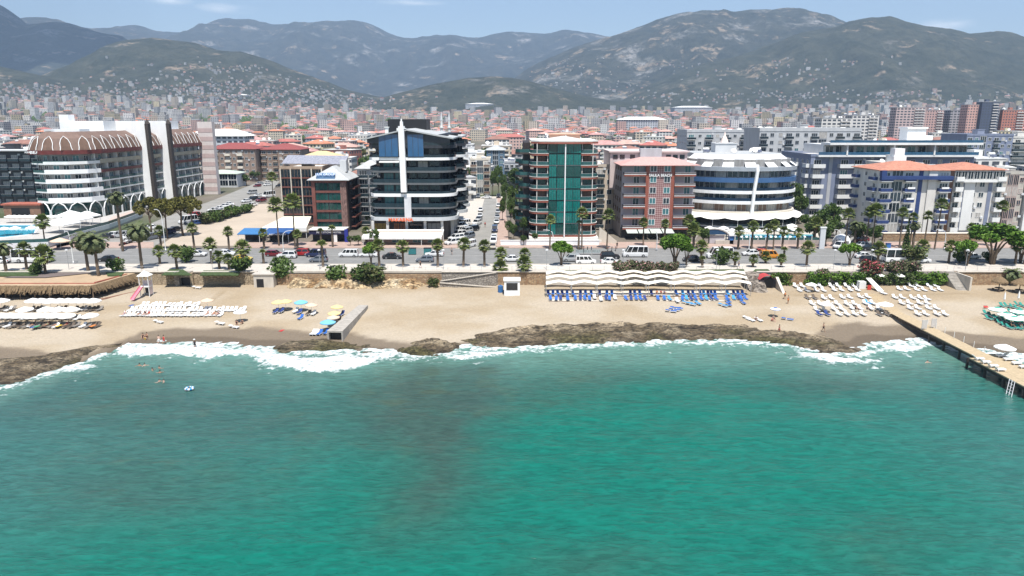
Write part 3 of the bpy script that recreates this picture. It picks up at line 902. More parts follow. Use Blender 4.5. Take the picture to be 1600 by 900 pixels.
def apt(label,x0,x1,y0,y1,h,floors,bays,wall=None,roof=('flat',None),z0=.6,side='',name='apartment_building',cat='apartment building',group=None,
 slab=None,rail=None,solid=False,frame=None,gl=None,bd=1.3,seed=1,roofh=2.0,accents=None,parapet=.8,sidestep=4.2,nclut=4,ww=1.5,wh=1.45,sidebal=False):
 wall = wall or M_white
 gl0,rr0 = gl,random.Random(seed*7+1)
 cx =(x0+x1)/2
 root = thing(name,label,cat,(cx,y0,0),group=group)
 W,D = x1-x0,y1-y0
 part('wall',MB().box(-W/2,0,-.5,W/2,D,h),wall,root)
 if roof[0]=='hip':
  part('roof',MB().hip(-W/2,0,W/2,D,h+.02,roofh,over=.7),roof[1]or M_tile,root)
 else:
  mb = MB()
  mb.box(-W/2-.15,-.15,h,W/2+.15,.15,h+parapet);mb.box(-W/2-.15,D-.15,h,W/2+.15,D+.15,h+parapet)
  mb.box(-W/2-.148,.15,h,-W/2+.15,D-.15,h+parapet);mb.box(W/2-.15,.15,h,W/2+.148,D-.15,h+parapet)
  part('parapet',mb,wall,root)
  part('roof',MB().quad((-W/2+.1,.1,h+.03),(W/2-.1,.1,h+.03),(W/2-.1,D-.1,h+.03),(-W/2+.1,D-.1,h+.03)),roof[1]or M_roofw,root)
  if W>7:part('stair_tower',MB().box(-1.6,D*.35,h,1.6,D*.35+4,h+2.6).box(-1.8,D*.35-.2,h+2.6,1.8,D*.35+4.2,h+2.8),wall,root)
  clutter(root,-W/2+1,W/2-1,1,D-1,h+.05,nclut,seed)
 st =(h-z0)/floors
 bw = W/len(bays)
 for i,b in enumerate(bays):
  x = -W/2+bw*(i+.5)
  if b=='p':
   part('pilaster',MB().box(x-bw*.36,-.35,0,x+bw*.36,-.003,h),(accents or[M_slate])[0],root);continue
  if b=='s':
   part('colour_strip',MB().box(x-.55,-.12,z0,x+.55,-.003,h),(accents or[M_slate])[-1],root);continue
  for k in range(floors):
   z = z0+st*k
   q = rr0.random()
   gl = gl0 or(M_gl if q<.55 else M_gln if q<.72 else M_glt if q<.82 else M_curtain)
   if b in 'wb' and q>.62:inst('air_conditioner',ac_mesh(),root,(x+bw*.42,-.02,z+(.5 if b=='w' else 2.1)))
   if b=='w':window(root,x,-.03,z+.85,min(bw*.7,ww),wh,0,frame,gl)
   elif b in 'bB':
    window(root,x,-.03,z+.12,min(bw*.72,2.4),2.15,0,frame,gl,3 if bw>3 else 2,name='balcony_door')
    balcony(root,x,0,z,bw*(.96 if b=='B' else .86),bd,0,slab,rail,.95,solid)
   elif b=='g':window(root,x,-.03,z+.1,bw*.94,st-.25,0,frame,gl,3)
 for sd in side:
  s = -1 if sd=='L' else 1
  nn = max(1,int(D/sidestep))
  for i in range(nn):
   y = D*(i+.5)/nn
   for k in range(floors):
    z = z0+st*k
    rz = R(90)if s>0 else R(-90)
    window(root,s*(W/2+.03),y,z+.85,1.3,1.3,rz,frame,gl0 or(M_gl if rr0.random()<.7 else M_curtain))
    if sidebal and i%2==0:balcony(root,s*W/2,y,z,3.0,1.1,rz,slab,rail,.95,solid)
 return root
 # ---------------------------------------------------------------- the curved black block
root = thing('curved_black_building','black glass block with curved white balcony bands and a tall white fin','building',(-27,193,0))
def L(pts,ox=-27,oy=193):return[(a-ox,b-oy)for a,b in pts]
path = L([(-38.6,232),(-38.6,199),(-38.3,195.5),(-37.2,193.6)]+[(-34,193.1),(-27,192.7),(-21.5,192.7)]+arc(-20.3,197.9,5.2,-85,-8,7)+[(-15.3,203.5),(-16.6,206),(-15.8,208.5)]+arc(-17.4,212.5,4.0,-40,30,4)+[(-14.9,219),(-15.9,222)]+arc(-17.6,227,4.0,-40,30,4)+[(-16,233)])
core = offset(path,-2.2)
zs =[6.2,9.4,12.65,15.85,19.05,22.3,25.45]
part('core_wall',MB().prism(core+[(11,40),(-11,40)],4.9,28.2),M_black,root)
M_fgrey = pm('grey_fascia',(.12,.125,.13),.5,.12,.4)
M_fwhite = pm('white_fascia',(.82,.82,.81),.5,.05,.4)
fc =[pm('silver_fascia',(.52,.54,.55),.5,.08,.4),M_fgrey,M_fwhite,M_fgrey,M_fgrey,M_fwhite,M_dark]
fh =[.95,.4,.85,.5,.5,.75,.75]
for z,m,hgt in zip(zs,fc,fh):
 s = part('balcony',MB().wall(path,z-.75,z-.75+hgt,2.3,.05+(.25 if hgt>.9 else 0),0),[m],root)
 rl = part('railing',MB().wall(offset(path,-.1),z-.75+hgt,z+.75,.03,.03),[M_rail],s)
for k,z in enumerate(zs):
 hh = 2.35
 for j,(x,y,a)in enumerate(walk(core,3.1)):
  if abs(a+math.pi/2)<.3 and y>8:continue
  if k>=5 and-8<x<4 and y<4:continue
  if k==6:hh = 1.9
  teal_pane = k<5 and-7<x<-1.2 and y<4  # front bays whose panes have their own pale teal colour
  cur =(j*7+k*3)%9==0
  window(root,x+math.sin(a)*.04,y-math.cos(a)*.04,z-.1,2.7,hh,a,M_dark,M_glt if teal_pane else(M_curtain if cur and not teal_pane else M_gln),3 if teal_pane else 2)
for x0,x1 in((-8.2,-3.0),(-.6,3.7)):
 window(root,(x0+x1)/2,-.4,22.45,x1-x0,5.9,0,M_dark,M_glb,3,name='tall_blue_window')
part('fin',MB().add([(-2.6,-1.25,13.2),(-1.1,-1.25,13.2),(-1.1,.6,13.2),(-2.6,.6,13.2),(-2.75,-1.35,30.4),(-1.25,-1.35,30.4),(-1.25,.6,30.4),(-2.75,.6,30.4)],
 [(3,2,1,0),(4,5,6,7),(0,1,5,4),(1,2,6,5),(2,3,7,6),(3,0,4,7)]).box(-2.3,-.8,30.4,-1.6,.2,31.6).box(-2.12,-.6,31.6,-1.8,-.1,32.3).box(-3.2,-1.0,29.2,-.8,.4,29.9),M_fwhite,root)
part('pilaster',MB().box(-1.9,-.55,5.2,-.1,.6,12.0),M_lgrey,root)
rf = MB()
e0,e1 = -12.2,11.6
for a,b,z0,z1 in((e0,-1,27.2,29.7),(-1,e1,29.7,27.4)):
 rf.add([(a,-1.0,z0),(b,-1.0,z1),(b,26,z1),(a,26,z0),(a,-1.0,z0-.35),(b,-1.0,z1-.35),(b,26,z1-.35),(a,26,z0-.35)],
  [(0,1,2,3),(7,6,5,4),(4,5,1,0),(5,6,2,1),(6,7,3,2),(7,4,0,3)])
rf.add([(4,22,28.6),(12.6,18,27.4),(12.6,40,27.4),(4,40,28.6),(4,22,28.2),(12.6,18,27.0),(12.6,40,27.0),(4,40,28.2)],[(0,1,2,3),(7,6,5,4),(4,5,1,0),(5,6,2,1),(6,7,3,2),(7,4,0,3)])
part('roof',rf,M_roofg,root)
part('gable_wall',MB().add([(e0+1,-.2,26),(e1-1,-.2,26),(e1-1,-.2,27.4),(-1,-.2,29.5),(e0+1,-.2,27.3)],[(0,1,2,3,4)]),M_dark,root)
part('plant_room',MB().box(-9,20,28,2.2,30,32.2),M_black,root)
part('roof_vent',MB().box(-6.9,3,28.2,-6.1,4,30).box(-7.1,2.8,30,-5.9,4.2,30.2),M_white,root)
part('awning',MB().add([(-8.2,-.6,21.2),(-2.9,-.6,21.2),(-2.9,1.6,21.6),(-8.2,1.6,21.6)],[(0,1,2,3)]).box(-8.2,-.66,20.95,-2.9,-.6,21.2),M_awn,root)
# ground floor
part('shop_wall',MB().box(-10.6,2.4,-.4,9.2,38,5.0),pm('shop_interior',(.10,.08,.07),.8,.3,.5),root)
for x in(-10.8,-6.8,-1.6,3.4,8.0):
 part('column',MB().box(x-.35,.3,-.4,x+.35,1.0,5.3),M_offw,root)
for y in(6,11,16,21,26):
 part('column',MB().box(9.9,y-.4,-.4,10.7,y+.4,5.3),M_offw,root)
for x,m in((-9.2,'yellow'),(-4.6,'orange'),(-2.9,'orange'),(.6,'door'),(5.6,'white')):
 mm ={'yellow':pm('yellow_shopfront',(.45,.28,.05),.6,.3,.9),'orange':pm('orange_shopfront',(.42,.15,.05),.6,.3,.9),'door':M_gln,'white':M_curtain}[m]
 window(root,x,2.3,.6,3.6 if m!='orange' else 1.6,3.9,0,M_dark,mm,3,name='shop_window')
text('MAKARNA',1.25,pm('orange_sign',(.75,.12,.02),.5,0),root,(-3.0,-.75,5.75),width=6.6,bold=.03)
aw = thing('terrace_awning','long white sloping awning over the shopfront below the black curved block','awning',(-27.6,186,0))
part('canopy',MB().add([(-11.5,-1.6,2.35),(9.3,-1.6,2.35),(9.3,5.4,3.3),(-11.5,5.4,3.3),(-11.5,-1.6,2.2),(9.3,-1.6,2.2),(9.3,5.4,3.15),(-11.5,5.4,3.15)],
 [(0,1,2,3),(7,6,5,4),(4,5,1,0),(5,6,2,1),(6,7,3,2),(7,4,0,3)]),M_awn,aw)
part('valance',MB().box(-11.5,-1.68,1.75,9.3,-1.61,2.4),M_awn,aw)
part('shopfront_wall',MB().box(-11,2.4,-.3,9,5,3.1),pm('pink_render',(.52,.36,.30),.8,.1,.4),aw)
for x in(-11.2,-6,-1,4,9):part('post',MB().tube((x,-1.5,0),(x,-1.5,2.3),.07),M_white,aw)
for x in(-8,-3,2.5,6.5):window(aw,x,2.37,.3,2.6,2.0,0,M_white,M_glt,2,name='shop_window')
# ---------------------------------------------------------------- emerald glass block
root = thing('emerald_glass_building','green glass apartment block with rust red balcony bands and a white central pole','building',(14,190.6,0))
pth =[(-9.3,34),(-9.3,6)]+arc(-6.3,3.4,3.0,180,270,5)+[(-5,.4),(5,.4)]+arc(6.0,3.4,3.0,-90,0,5)+[(9.0,6),(9.0,34)]
cr = offset(pth,-2.0)
part('core_wall',MB().prism(cr,1.5,26.4),pm('dark_brown_render',(.085,.045,.035),.7,.2,.4),root)
lev =[1.9+3.07*k for k in range(9)]
i0,i1 = 8,9
left,right = pth[:8]+[(-4.35,.4)],[(4.2,.4)]+pth[9:]
for k,z in enumerate(lev):
 if k==8:continue
 segs =[left,right]
 if k in(0,6):segs =[pth]
 elif k in(1,3,):segs =[left,[(-.1,.4)]+pth[9:]]
 elif k in(2,4):segs =[pth[:8]+[(-.2,.4)],right]
 for sg in segs:
  b = part('balcony',MB().wall(sg,z-.55,z-.03,2.0,0),[M_rust],root)
  part('balcony_edge',MB().wall(sg,z-.03,z+.09,.3,.07),[M_offw],b)
  part('railing',MB().wall(offset(sg,-.15),z+.09,z+.95,.02,.02),[M_railt],b)
  part('handrail',MB().wall(offset(sg,-.15),z+.95,z+1.0,.03,.03),[M_metal],b)
for k in range(8):
 z = lev[k]
 for x in(-3.27,-1.14,1.1,3.12):
  window(root,x,.32,z+.1,2.04,2.9,0,pm('dark_green_frame',(.01,.04,.04),.4,0),M_gle if(k*3+int(x*5))%5 else M_glg,3,name='glass_bay')
 for sx,w in((-6.2,2.4),(6.1,2.4)):
  window(root,sx,2.32,z+.1,w,2.2,0,M_dark,M_glg if k%3 else M_brown,2,name='balcony_door')
 for x in(-7.4,-4.6,4.5,7.3):
  part('post',MB().box(x-.1,.75,z,x+.1,.95,z+2.55),M_offw,root)
 for y in(9,14,19,24,29):
  window(root,-7.33,y,z+.1,2.6,2.2,R(-90),M_dark,M_gln,2,name='balcony_door')
part('pole',MB().box(-.16,-.45,1.5,.12,-.15,28.2),M_fwhite,root)
rp =[(-9,3),(-7,.6),(-4,-.4),(0,-.7),(4,-.4),(7,.6),(8.8,3),(8.8,26),(-9,26)]
part('roof',MB().prism(rp,26.4,26.75,0).hip(-5.4,1.0,5.4,14,26.78,1.0,over=.2),M_offw,root)
part('roof_fascia',MB().wall(rp[:7],25.9,26.38,.3,.05),M_rust,root)
part('roof_house',MB().box(-3.5,14,26.7,5,20,28.2).hip(-3.5,14,5,20,28.2,.3,over=.4),pm('terracotta_render',(.60,.36,.26),.8,.1,.5),root)
part('podium',MB().box(-9.4,-.6,-.4,9.2,8,1.3).box(-9.8,-1.6,-.4,9.9,-.61,.75),M_offw,root)
part('ramp_wall',MB().add([(9.3,-1,-.3),(14,-4,-.3),(14,-4,.6),(9.3,-1,4.2),(9.3,-.6,-.3),(14,-3.6,-.3),(14,-3.6,.6),(9.3,-.6,4.2)],
 [(0,1,2,3),(7,6,5,4),(3,2,6,7),(1,5,6,2),(0,3,7,4)]),M_cream,root)
clutter(root,-6,6,18,25,26.75,5,4)
for k in range(8):
 z = lev[k]
 for j,y in enumerate((9,18)):
  if k==7 and j:continue
  x0 = -12.2-.9*((k+j)%2)
  b = part('balcony',MB().prism([(x0,y),(x0+1.2,y-1.4),(-9.2,y-2),(-9.2,y+6),(x0,y+5)],z-.45,z,0),[pm('dark_balcony_edge',(.06,.045,.04),.6,.2)],root)
  part('railing',MB().wall([(x0+.1,y+5),(x0+.1,y+.1),(x0+1.2,y-1.2),(-9.2,y-1.8)],z,z+.9,.03,.03),[M_railt],b)
part('rear_wing',MB().box(-10.8,8,0,-9.0,32,26),pm('near_black_brown_wall',(.03,.022,.02),.7,.25,.4),root)
# ---------------------------------------------------------------- red patterned hotel
root = thing('red_hotel','red and pink patterned hotel with brown balconies, white window frames and pinkish hipped roof','hotel',(40.2,197.6,0))
M_pat = bpy.data.materials.new('patterned_tile_facade')
n,l,b = nt(M_pat)
g = n.new('ShaderNodeTexCoord');mp = n.new('ShaderNodeMapping');mp.inputs['Rotation'].default_value =(0,R(45),0)
l.new(g.outputs['Object'],mp.inputs['Vector'])
ck = n.new('ShaderNodeTexChecker');ck.inputs['Scale'].default_value = 2.6
ck.inputs['Color1'].default_value =(.40,.27,.26,1);ck.inputs['Color2'].default_value =(.20,.085,.08,1)
l.new(mp.outputs[0],ck.inputs['Vector']);l.new(ck.outputs['Color'],b.inputs['Base Color']);b.inputs['Roughness'].default_value = .75
part('wall',MB().box(-9.9,1.4,-.4,9.9,22,20.0).box(-3.6,.0,2.7,-2.75,1.4,20).box(3.35,0,2.7,4.2,1.4,20),M_lilac,root)
part('patterned_wall',MB().box(-2.75,-.05,2.75,3.35,1.39,20),M_pat,root)
part('pilaster',MB().box(-3.62,-.12,2.7,-2.74,.5,20.02),M_rust,root);part('pilaster',MB().box(3.34,-.12,2.7,4.22,.5,20.02),M_rust,root)
part('ground_floor',MB().box(-9.95,.6,-.4,9.95,1.38,2.7),pm('dark_shopfront',(.04,.035,.03),.5,.3,.5),root)
for k in range(6):
 z = 2.85+2.92*k
 for x in(-1.6,2.2):window(root,x,-.1,z+.75,1.75,1.7,0,M_fwhite,M_glt if(k+int(x))%2 else M_gl,2)
 for s,x0,x1 in((-1,-9.6,-3.66),(1,4.26,9.9)):
  cx =(x0+x1)/2
  balcony(root,cx,1.4,z,x1-x0-.1,1.9,0,M_rust,pm('balcony_bars',(.10,.08,.08),.5,.1),.62)
  part('balcony_edge',MB().box(x0,-.62,z-.42,x1,-.52,z+.02),M_rust,root)
  part('balcony_rim',MB().box(x0-.02,-.66,z+.03,x1+.02,-.5,z+.16),M_fwhite,root)
  window(root,cx+(.7 if s<0 else 1.0),1.37,z+.3,1.7,2.0,0,M_fwhite,M_glt if k%2 else M_gl,2,name='balcony_door')
 for y in(4,8,12,16):window(root,-9.93,y,z+.8,1.2,1.3,R(-90),M_brown,M_gl,2)
part('roof',MB().hip(-9.9,-.2,9.9,11,20.05,1.9,over=1.0),pm('pale_red_roof_tile',(.52,.30,.27),.8,.12,.9,bump=.2),root)
text('SAULA BEACH',.95,M_fwhite,root,(.3,-.3,17.25),width=6.2,bold=.02)
part('rear_block',MB().box(-11.5,15,12,11,30,22.8).box(-12,14.3,22.8,11.5,31,23.2),pm('pale_pink_render',(.60,.50,.48),.8,.08,.3),root)
part('lift_house',MB().box(-3,13.5,20,3.2,16,23.9),M_grey,root)
for x in(-10,-8,-5,5.5,7.5,9.5):window(root,x,14.97,20.9,1.4,1.2,0,M_dark,M_gln,2)
for x in(-7.2,-3.9,-.6,2.7):
 part('awning',MB().add([(x-1.5,-3.6,1.9),(x+1.5,-3.6,1.9),(x+1.5,.6,2.7),(x-1.5,.6,2.7),(x-1.5,-3.6,1.8),(x+1.5,-3.6,1.8),(x+1.5,.6,2.6),(x-1.5,.6,2.6)],
  [(0,1,2,3),(7,6,5,4),(4,5,1,0),(5,6,2,1),(7,4,0,3)]),pm('grey_green_awning',(.42,.46,.42),.85,.06),root)
 # ---------------------------------------------------------------- round hotel
root = thing('round_hotel','rounded white hotel with one blue band and a scalloped white awning','hotel',(67.3,203.5,0))
def oval(d):return arc(0,13,17.0+d,176,364,34,12.8+d)
o0 = oval(0)
inner = oval(-1.8)
part('core_wall',MB().prism(inner+[(16,32),(-16,32)],0,21),pm('curtain_grey_wall',(.30,.29,.28),.8,.3,.5),root)
for z0,z1,m,nm in((17.9,19.05,pm('zinc_band',(.40,.43,.47),.4,.08,.4,metal=.3),'zinc_band'),(14.7,16.0,pm('blue_band',(.05,.12,.26),.35,.1,.4),'blue_band'),(11.5,12.4,M_fwhite,'white_band'),(8.6,9.5,M_fwhite,'white_band'),(5.4,6.45,M_cream,'cream_band'),(2.0,2.45,M_lgrey,'terrace_slab')):
 part(nm,MB().wall(oval(.9 if z0<3 else 0),z0,z1,2.2 if z0>3 else 6,.1),m,root)
for z0,z1,fl in((16.0,17.85,4),(12.4,14.65,3),(9.5,11.45,2),(6.45,8.55,1)):
 for j,(x,y,a)in enumerate(walk(oval(-1.7),2.9)):
  window(root,x+math.sin(a)*.05,y-math.cos(a)*.05,z0+.02,2.75,z1-z0-.04,a,M_offw,(M_curtain if(j*5+fl)%4==0 else M_gl)if fl>1 else(M_curtain if j%2 else M_brown),2)
 if fl in(2,3):part('railing',MB().wall(oval(-.15),z0,z0+.85,.03,.03),pm('navy_glass_railing',(.012,.03,.06),.1,.2),root)
top_ = arc(0,14.5,12.6,176,364,34,9.6)
# mansard with openings: solid between ribs
mans = MB()
o1 = oval(.05)
for i in range(34):
 mid = abs((i-17)*1.0)
 z0,z1 = 19.05,22.3
 a0,a1,b0,b1 = o1[i],o1[i+1],top_[i],top_[i+1]
 openb = 5<=i<30 and(i-5)%4 in(1,2)
 def P_(p,q,t):return(p[0]*(1-t)+q[0]*t,p[1]*(1-t)+q[1]*t,z0+(z1-z0)*t)
 if openb:
  mans.quad(P_(a0,b0,.62),P_(a1,b1,.62),P_(a1,b1,1),P_(a0,b0,1))
 else:
  mans.quad(P_(a0,b0,0),P_(a1,b1,0),P_(a1,b1,1),P_(a0,b0,1))
part('mansard_roof',mans,M_fwhite,root)
for j in range(6):
 i = 6+4*j
 x,y =(o1[i][0]+o1[i+1][0]+o1[i+2][0])/3,(o1[i][1]+o1[i+1][1]+o1[i+2][1])/3
 a = math.atan2(o1[i+2][1]-o1[i][1],o1[i+2][0]-o1[i][0])
 window(root,x-math.sin(a)*1.9,y+math.cos(a)*1.9,19.06,2.6,2.1,a,M_grey,M_gln,2,name='attic_window')
part('flat_roof',MB().prism(top_+[(12.4,32),(-12.4,32)],20.5,22.32),M_roofg,root)
part('lift_house',MB().box(-5,20,22.3,1.4,25,24.9).box(-5.2,19.8,24.9,1.6,25.2,25.1),M_lgrey,root)
part('roof_turret',MB().lathe([(1.3,25.0),(1.0,26.0),(.4,27.2),(.1,28.4)],10,(-1.8,22,0)),pm('white_orange_turret',(.72,.60,.54),.7,.2,.8),root)
clutter(root,-9,10,13,28,22.35,9,9)
part('rib',MB().path_tube([(.9,-.15,5.8),(1.1,-.2,12),(1.7,-.1,18),(1.7,.6,19.6)],.5,6),M_fwhite,root)
# scalloped awning
N = 33
oa,ob = arc(0,13,16.8,185,355,N-1,12.6),arc(0,13,19.6,185,355,N-1,15.8)
sc_ = MB()
for i in range(N-1):
 za,zb =[5.0-.55*abs(math.sin(math.pi*(k+.0)/4))for k in(i,i+1)]
 sc_.quad((*ob[i],za),(*ob[i+1],zb),(*oa[i+1],6.0),(*oa[i],6.0))
part('scalloped_awning',sc_,M_awn,root)
for i in range(2,N-2,4):part('awning_post',MB().tube((ob[i][0]*.97,ob[i][1]*.97+.4,2.4),(ob[i][0]*.97,ob[i][1]*.97+.4,5.0),.06),M_white,root)
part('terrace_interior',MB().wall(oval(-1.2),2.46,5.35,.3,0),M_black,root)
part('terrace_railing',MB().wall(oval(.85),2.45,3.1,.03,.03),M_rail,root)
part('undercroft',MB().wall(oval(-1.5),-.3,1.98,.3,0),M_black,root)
# ---------------------------------------------------------------- blue and white hotels
root = apt('white hotel with navy balconies, a navy band under its eaves and an orange hipped roof',102,121.5,200.5,216,18.5,6,['B','g','b','s','p','B'],M_offw,('hip',M_tile),.8,'L',name='blue_white_hotel',cat='hotel',
 rail=M_navy,slab=M_white,frame=M_white,solid=False,accents=[M_offw,M_navy],roofh=2.1,sidebal=True)
part('navy_band',MB().box(-9.9,-1.5,15.95,9.9,-.2,16.9),M_navy,root)
part('corner_panel',MB().box(-9.95,-1.4,16.9,-8.6,-.1,18.4),M_navy,root)
for k in range(5):
 for x in(-1.4,8.0):
  part('planter',MB().box(x-1.0,-1.52,1.6+2.95*k,x+1.0,-1.38,2.1+2.95*k),M_fwhite,root)
part('garden_wall',MB().box(-10,-5.5,-.3,40,-5.1,1.7).box(-10.1,-5.6,1.7,40.1,-5.0,1.85),M_cream,root)
root = apt('white hotel with blue vertical stripes, a glazed top storey and orange tiled roof',126.3,140.5,206.5,222,18.2,6,['b','s','w','w','s','B'],M_offw,('hip',M_tile),.8,'L',name='striped_hotel',cat='hotel',
 slab=M_white,rail=M_white,solid=True,accents=[M_slate,M_slate],roofh=1.7)
for x in np.linspace(-6.3,6.3,8):window(root,x,-.34,15.5,1.55,2.3,0,M_white,M_gln,2,name='top_storey_window')
part('white_panel',MB().box(-3.9,-.3,.8,-.9,-.004,14.6),M_white,root)
part('top_storey_base',MB().box(-7.1,-1.2,14.7,7.1,-.2,15.4),M_white,root)
part('west_wall',MB().box(-7.14,.1,0,-7.11,15.4,18),pm('brown_plaster',(.34,.20,.13),.85,.15,.3),root)
apt('narrow stone grey hotel front with pink vertical window strips',141,147.6,208,222,16.8,5,['w','g','g','w'],pm('stone_grey_render',(.46,.43,.38),.8,.1,.4),seed=3,frame=pm('pink_frame',(.56,.42,.38),.7,.1),nclut=2)
apt('white block with square windows and a red tiled canopy, at the edge beyond the striped hotel',148.2,164,207,222,15.5,5,['w','w','B','w'],M_white,seed=5)
apt('beige five storey block partly hidden beyond the stone grey hotel front',165,184,210,226,14,4,['b','w','w','b'],M_cream,('hip',M_tile2),seed=6)
# ---------------------------------------------------------------- navy and white block behind the blue hotels
root = apt('slate blue block with white balconies under long glass penthouse terraces',97,150,236,262,20.4,6,['b','s','B','b','s','b','w','w','b','w','b','w'],M_slate,z0=.8,side='L',sidebal=True,slab=M_white,rail=M_white,solid=True,seed=8,bd=1.9,accents=[M_slate,M_grey],nclut=3)
part('terrace_slab',MB().box(-25,-2.2,20.4,26.4,2,21.0).box(-22,-3,24.2,26.8,4,24.9),M_white,root)
part('penthouse_wall',MB().box(-22,2,21.2,25,18,24.2),M_lgrey,root)
for x in np.linspace(-20,23.5,14):window(root,x,1.96,21.3,2.6,2.4,0,M_white,M_gl if int(x)%3 else M_glt,2,name='penthouse_window')
part('glass_balustrade',MB().box(-25,-2.1,21.0,26.4,-2.04,21.95).box(-22,-2.9,24.9,26.8,-2.84,25.7),pm('blue_glass_balustrade',(.03,.10,.18),.1,.2),root)
for x in(-16,-1,12):part('divider',MB().box(x-.2,-2.3,20.9,x+.3,2,24.3),M_white,root)
part('stair_head',MB().box(6,4,24.9,12,9,29.2).box(5.6,3.6,29.2,12.4,9.4,29.7).box(12,5,24.9,15,9,27),M_fwhite,root)
root = apt('low white stepped block with a rooftop box, tucked behind the white hotel with navy balconies',113,124,219,232,18.6,6,['w','w','w'],M_offw,seed=12,nclut=3)
part('roof_box',MB().box(-3,1,18.6,.8,5,21.2).box(-2.6,1.6,21.2,.4,4.4,23.6),M_fwhite,root)
# ---------------------------------------------------------------- grey blocks behind the round hotel
apt('long pale grey seven storey block with green tinted windows behind the round hotel',100,141,296,316,27.5,9,list('bwwbwwbgwbwb'),pm('mid_grey_render',(.48,.49,.50),.75,.1,.25),seed=21,frame=M_grey,slab=M_lgrey,rail=M_rail,accents=[M_grey,M_grey],nclut=9,parapet=1.4)
apt('grey and white terraced block with wraparound balconies and many dishes on its roof',80,112,335,355,26.5,8,list('BwbwBwbB'),pm('mid_grey_render',(.48,.49,.50),.75,.1,.25),seed=22,slab=M_white,rail=M_rail,side='L',nclut=9,parapet=1.2)
apt('slim grey blue gabled block between two pale grey blocks',112.5,124,330,345,27,9,list('bpb'),M_grey,('hip',M_roofg),seed=23,slab=M_white,rail=M_rail)
apt('grey block with an arched blue glass stair front beyond the penthouse terraces',205,226,330,350,25,8,list('bwgwbww'),M_slate,seed=24,slab=M_white,rail=M_rail)
apt('white balconied block next to the arched blue glass block',227,243,332,350,24,8,list('BBB'),M_offw,seed=25,slab=M_white,rail=M_rail,accents=[M_grey])
apt('dark grey block with red side next to the white balconied block',250,275,340,360,21,7,list('bwbwb'),M_grey,seed=26,slab=M_lgrey,rail=M_rail)
# narrow beige block between the emerald block and the red hotel
apt('narrow beige block squeezed between the emerald glass block and the red patterned hotel',24.8,30.2,214,236,18.5,6,list('bw'),M_beige,side='L',seed=31,slab=M_cream,rail=M_rail,nclut=2)
# end of the central street
apt('cream four storey house with brown balconies closing the end of the central street',-18.2,-9.6,316,330,15,5,list('bgb'),M_cream,seed=32,slab=M_cream,rail=M_brown,nclut=3)
apt('blue grey house with a low grey hipped roof rising behind the street trees',-13.5,-4,385,402,16.5,6,list('wgw'),pm('steel_blue_render',(.10,.17,.24),.7,.1),('hip',M_roofg),seed=33,roofh=2.2)
apt('white terraced house beside the blue grey house, behind the cream street end house',-28,-14.5,372,390,15.5,5,list('bwwb'),M_white,seed=34,nclut=4)
apt('grey balconied house half hidden by the street trees',-3.5,3.4,330,350,13,4,list('bwb'),M_grey,seed=35,nclut=2)
# ---------------------------------------------------------------- building with the sloped grey roof and green glass
root = thing('office_hotel','brown framed green glass building with a sloping grey roof carrying a blue sign','building',(-53,208.5,0))
M_mar = pm('brick_brown_frame',(.17,.06,.045),.7,.2,.6)
part('wall',MB().box(-4.6,0,-.4,5,24,14.4),pm('near_black_brown_wall',(.03,.022,.02),.7,.25,.4),root)
part('stone_pier',MB().box(3.4,-.5,-.3,5.1,1.5,14.5),pm('mottled_stone_pier',(.22,.13,.11),.8,.5,2.0),root)
part('stone_pier',MB().box(-4.9,-.5,-.3,-3.9,1.0,14.5),M_mar,root)
for k in range(5):
 z = .6+2.8*k
 part('spandrel',MB().box(-3.9,-.3,z-.35,3.4,-.003,z+.25),M_mar,root)
 for x in(-2.1,1.6):window(root,x,-.05,z+.26,3.55,2.15,0,M_dark,M_glg,3,name='glass_bay')
 b = part('balcony',MB().box(5.1,4,z+.3,6.6,13,z+.55).box(6.55,3.9,z+.5,6.65,13.1,z+1.0),M_mar,root)
 for y in(6,11,17):window(root,5.04,y,z+.6,2.2,2.0,R(90),M_dark,M_gln,2)
part('eaves_beam',MB().box(-5,-.6,14.4,5.4,24,15.2),M_mar,root)
part('roof',MB().hip(-5,-.4,5.4,14,15.22,3.6,over=.9),M_roofg,root)
part('chimney',MB().box(2.0,6.5,17,3.9,8.5,20.4),M_lgrey,root)
sg = part('roof_sign',MB().obox((-.6,-.3,16.3),(5.4,.15,1.9),rx=R(-33)),pm('blue_sign_board',(.02,.10,.22),.5,.15),root)
text('LUX GROUP',.95,pm('pale_blue_letters',(.55,.62,.85),.5,0),root,(-.6,-.75,16.75),(R(57),0,0),width=5.6,bold=.015)
root = apt('glazed wing with white columns and a roof of solar panels beside the sloping grey roof',-71,-58.2,222,240,17.4,6,list('gggg'),pm('tan_frame',(.36,.27,.2),.8,.1),z0=.6,frame=M_brown,gl=M_gln,seed=41,nclut=0,name='glazed_wing',cat='building')
for x in(-6.3,-3.2,0,3.2,6.3):part('column',MB().box(x-.13,-.5,0,x+.13,-.1,17.4),M_cream,root)
for k in range(6):
 part('floor_band',MB().box(-6.5,-.35,.5+2.8*k,6.5,-.12,.85+2.8*k),M_mar,root)
part('solar_canopy',MB().add([(-6.2,1,19),(13,1,18.8),(13,8,21),(-6.2,8,21.2),(-6.2,1,18.85),(13,1,18.65),(13,8,20.85),(-6.2,8,21.05)],[(0,1,2,3),(7,6,5,4),(4,5,1,0),(5,6,2,1),(7,4,0,3)]),pm('glossy_solar_panels',(.30,.30,.34),.25,.3,1.2),root)
apt('dark grey gabled block wedged between the sloping grey roof and the curved black block',-47.5,-40.2,222,246,17.5,6,list('bb'),M_grey,('hip',M_roofg),seed=43,slab=M_fwhite,rail=M_rail,roofh=2.6)
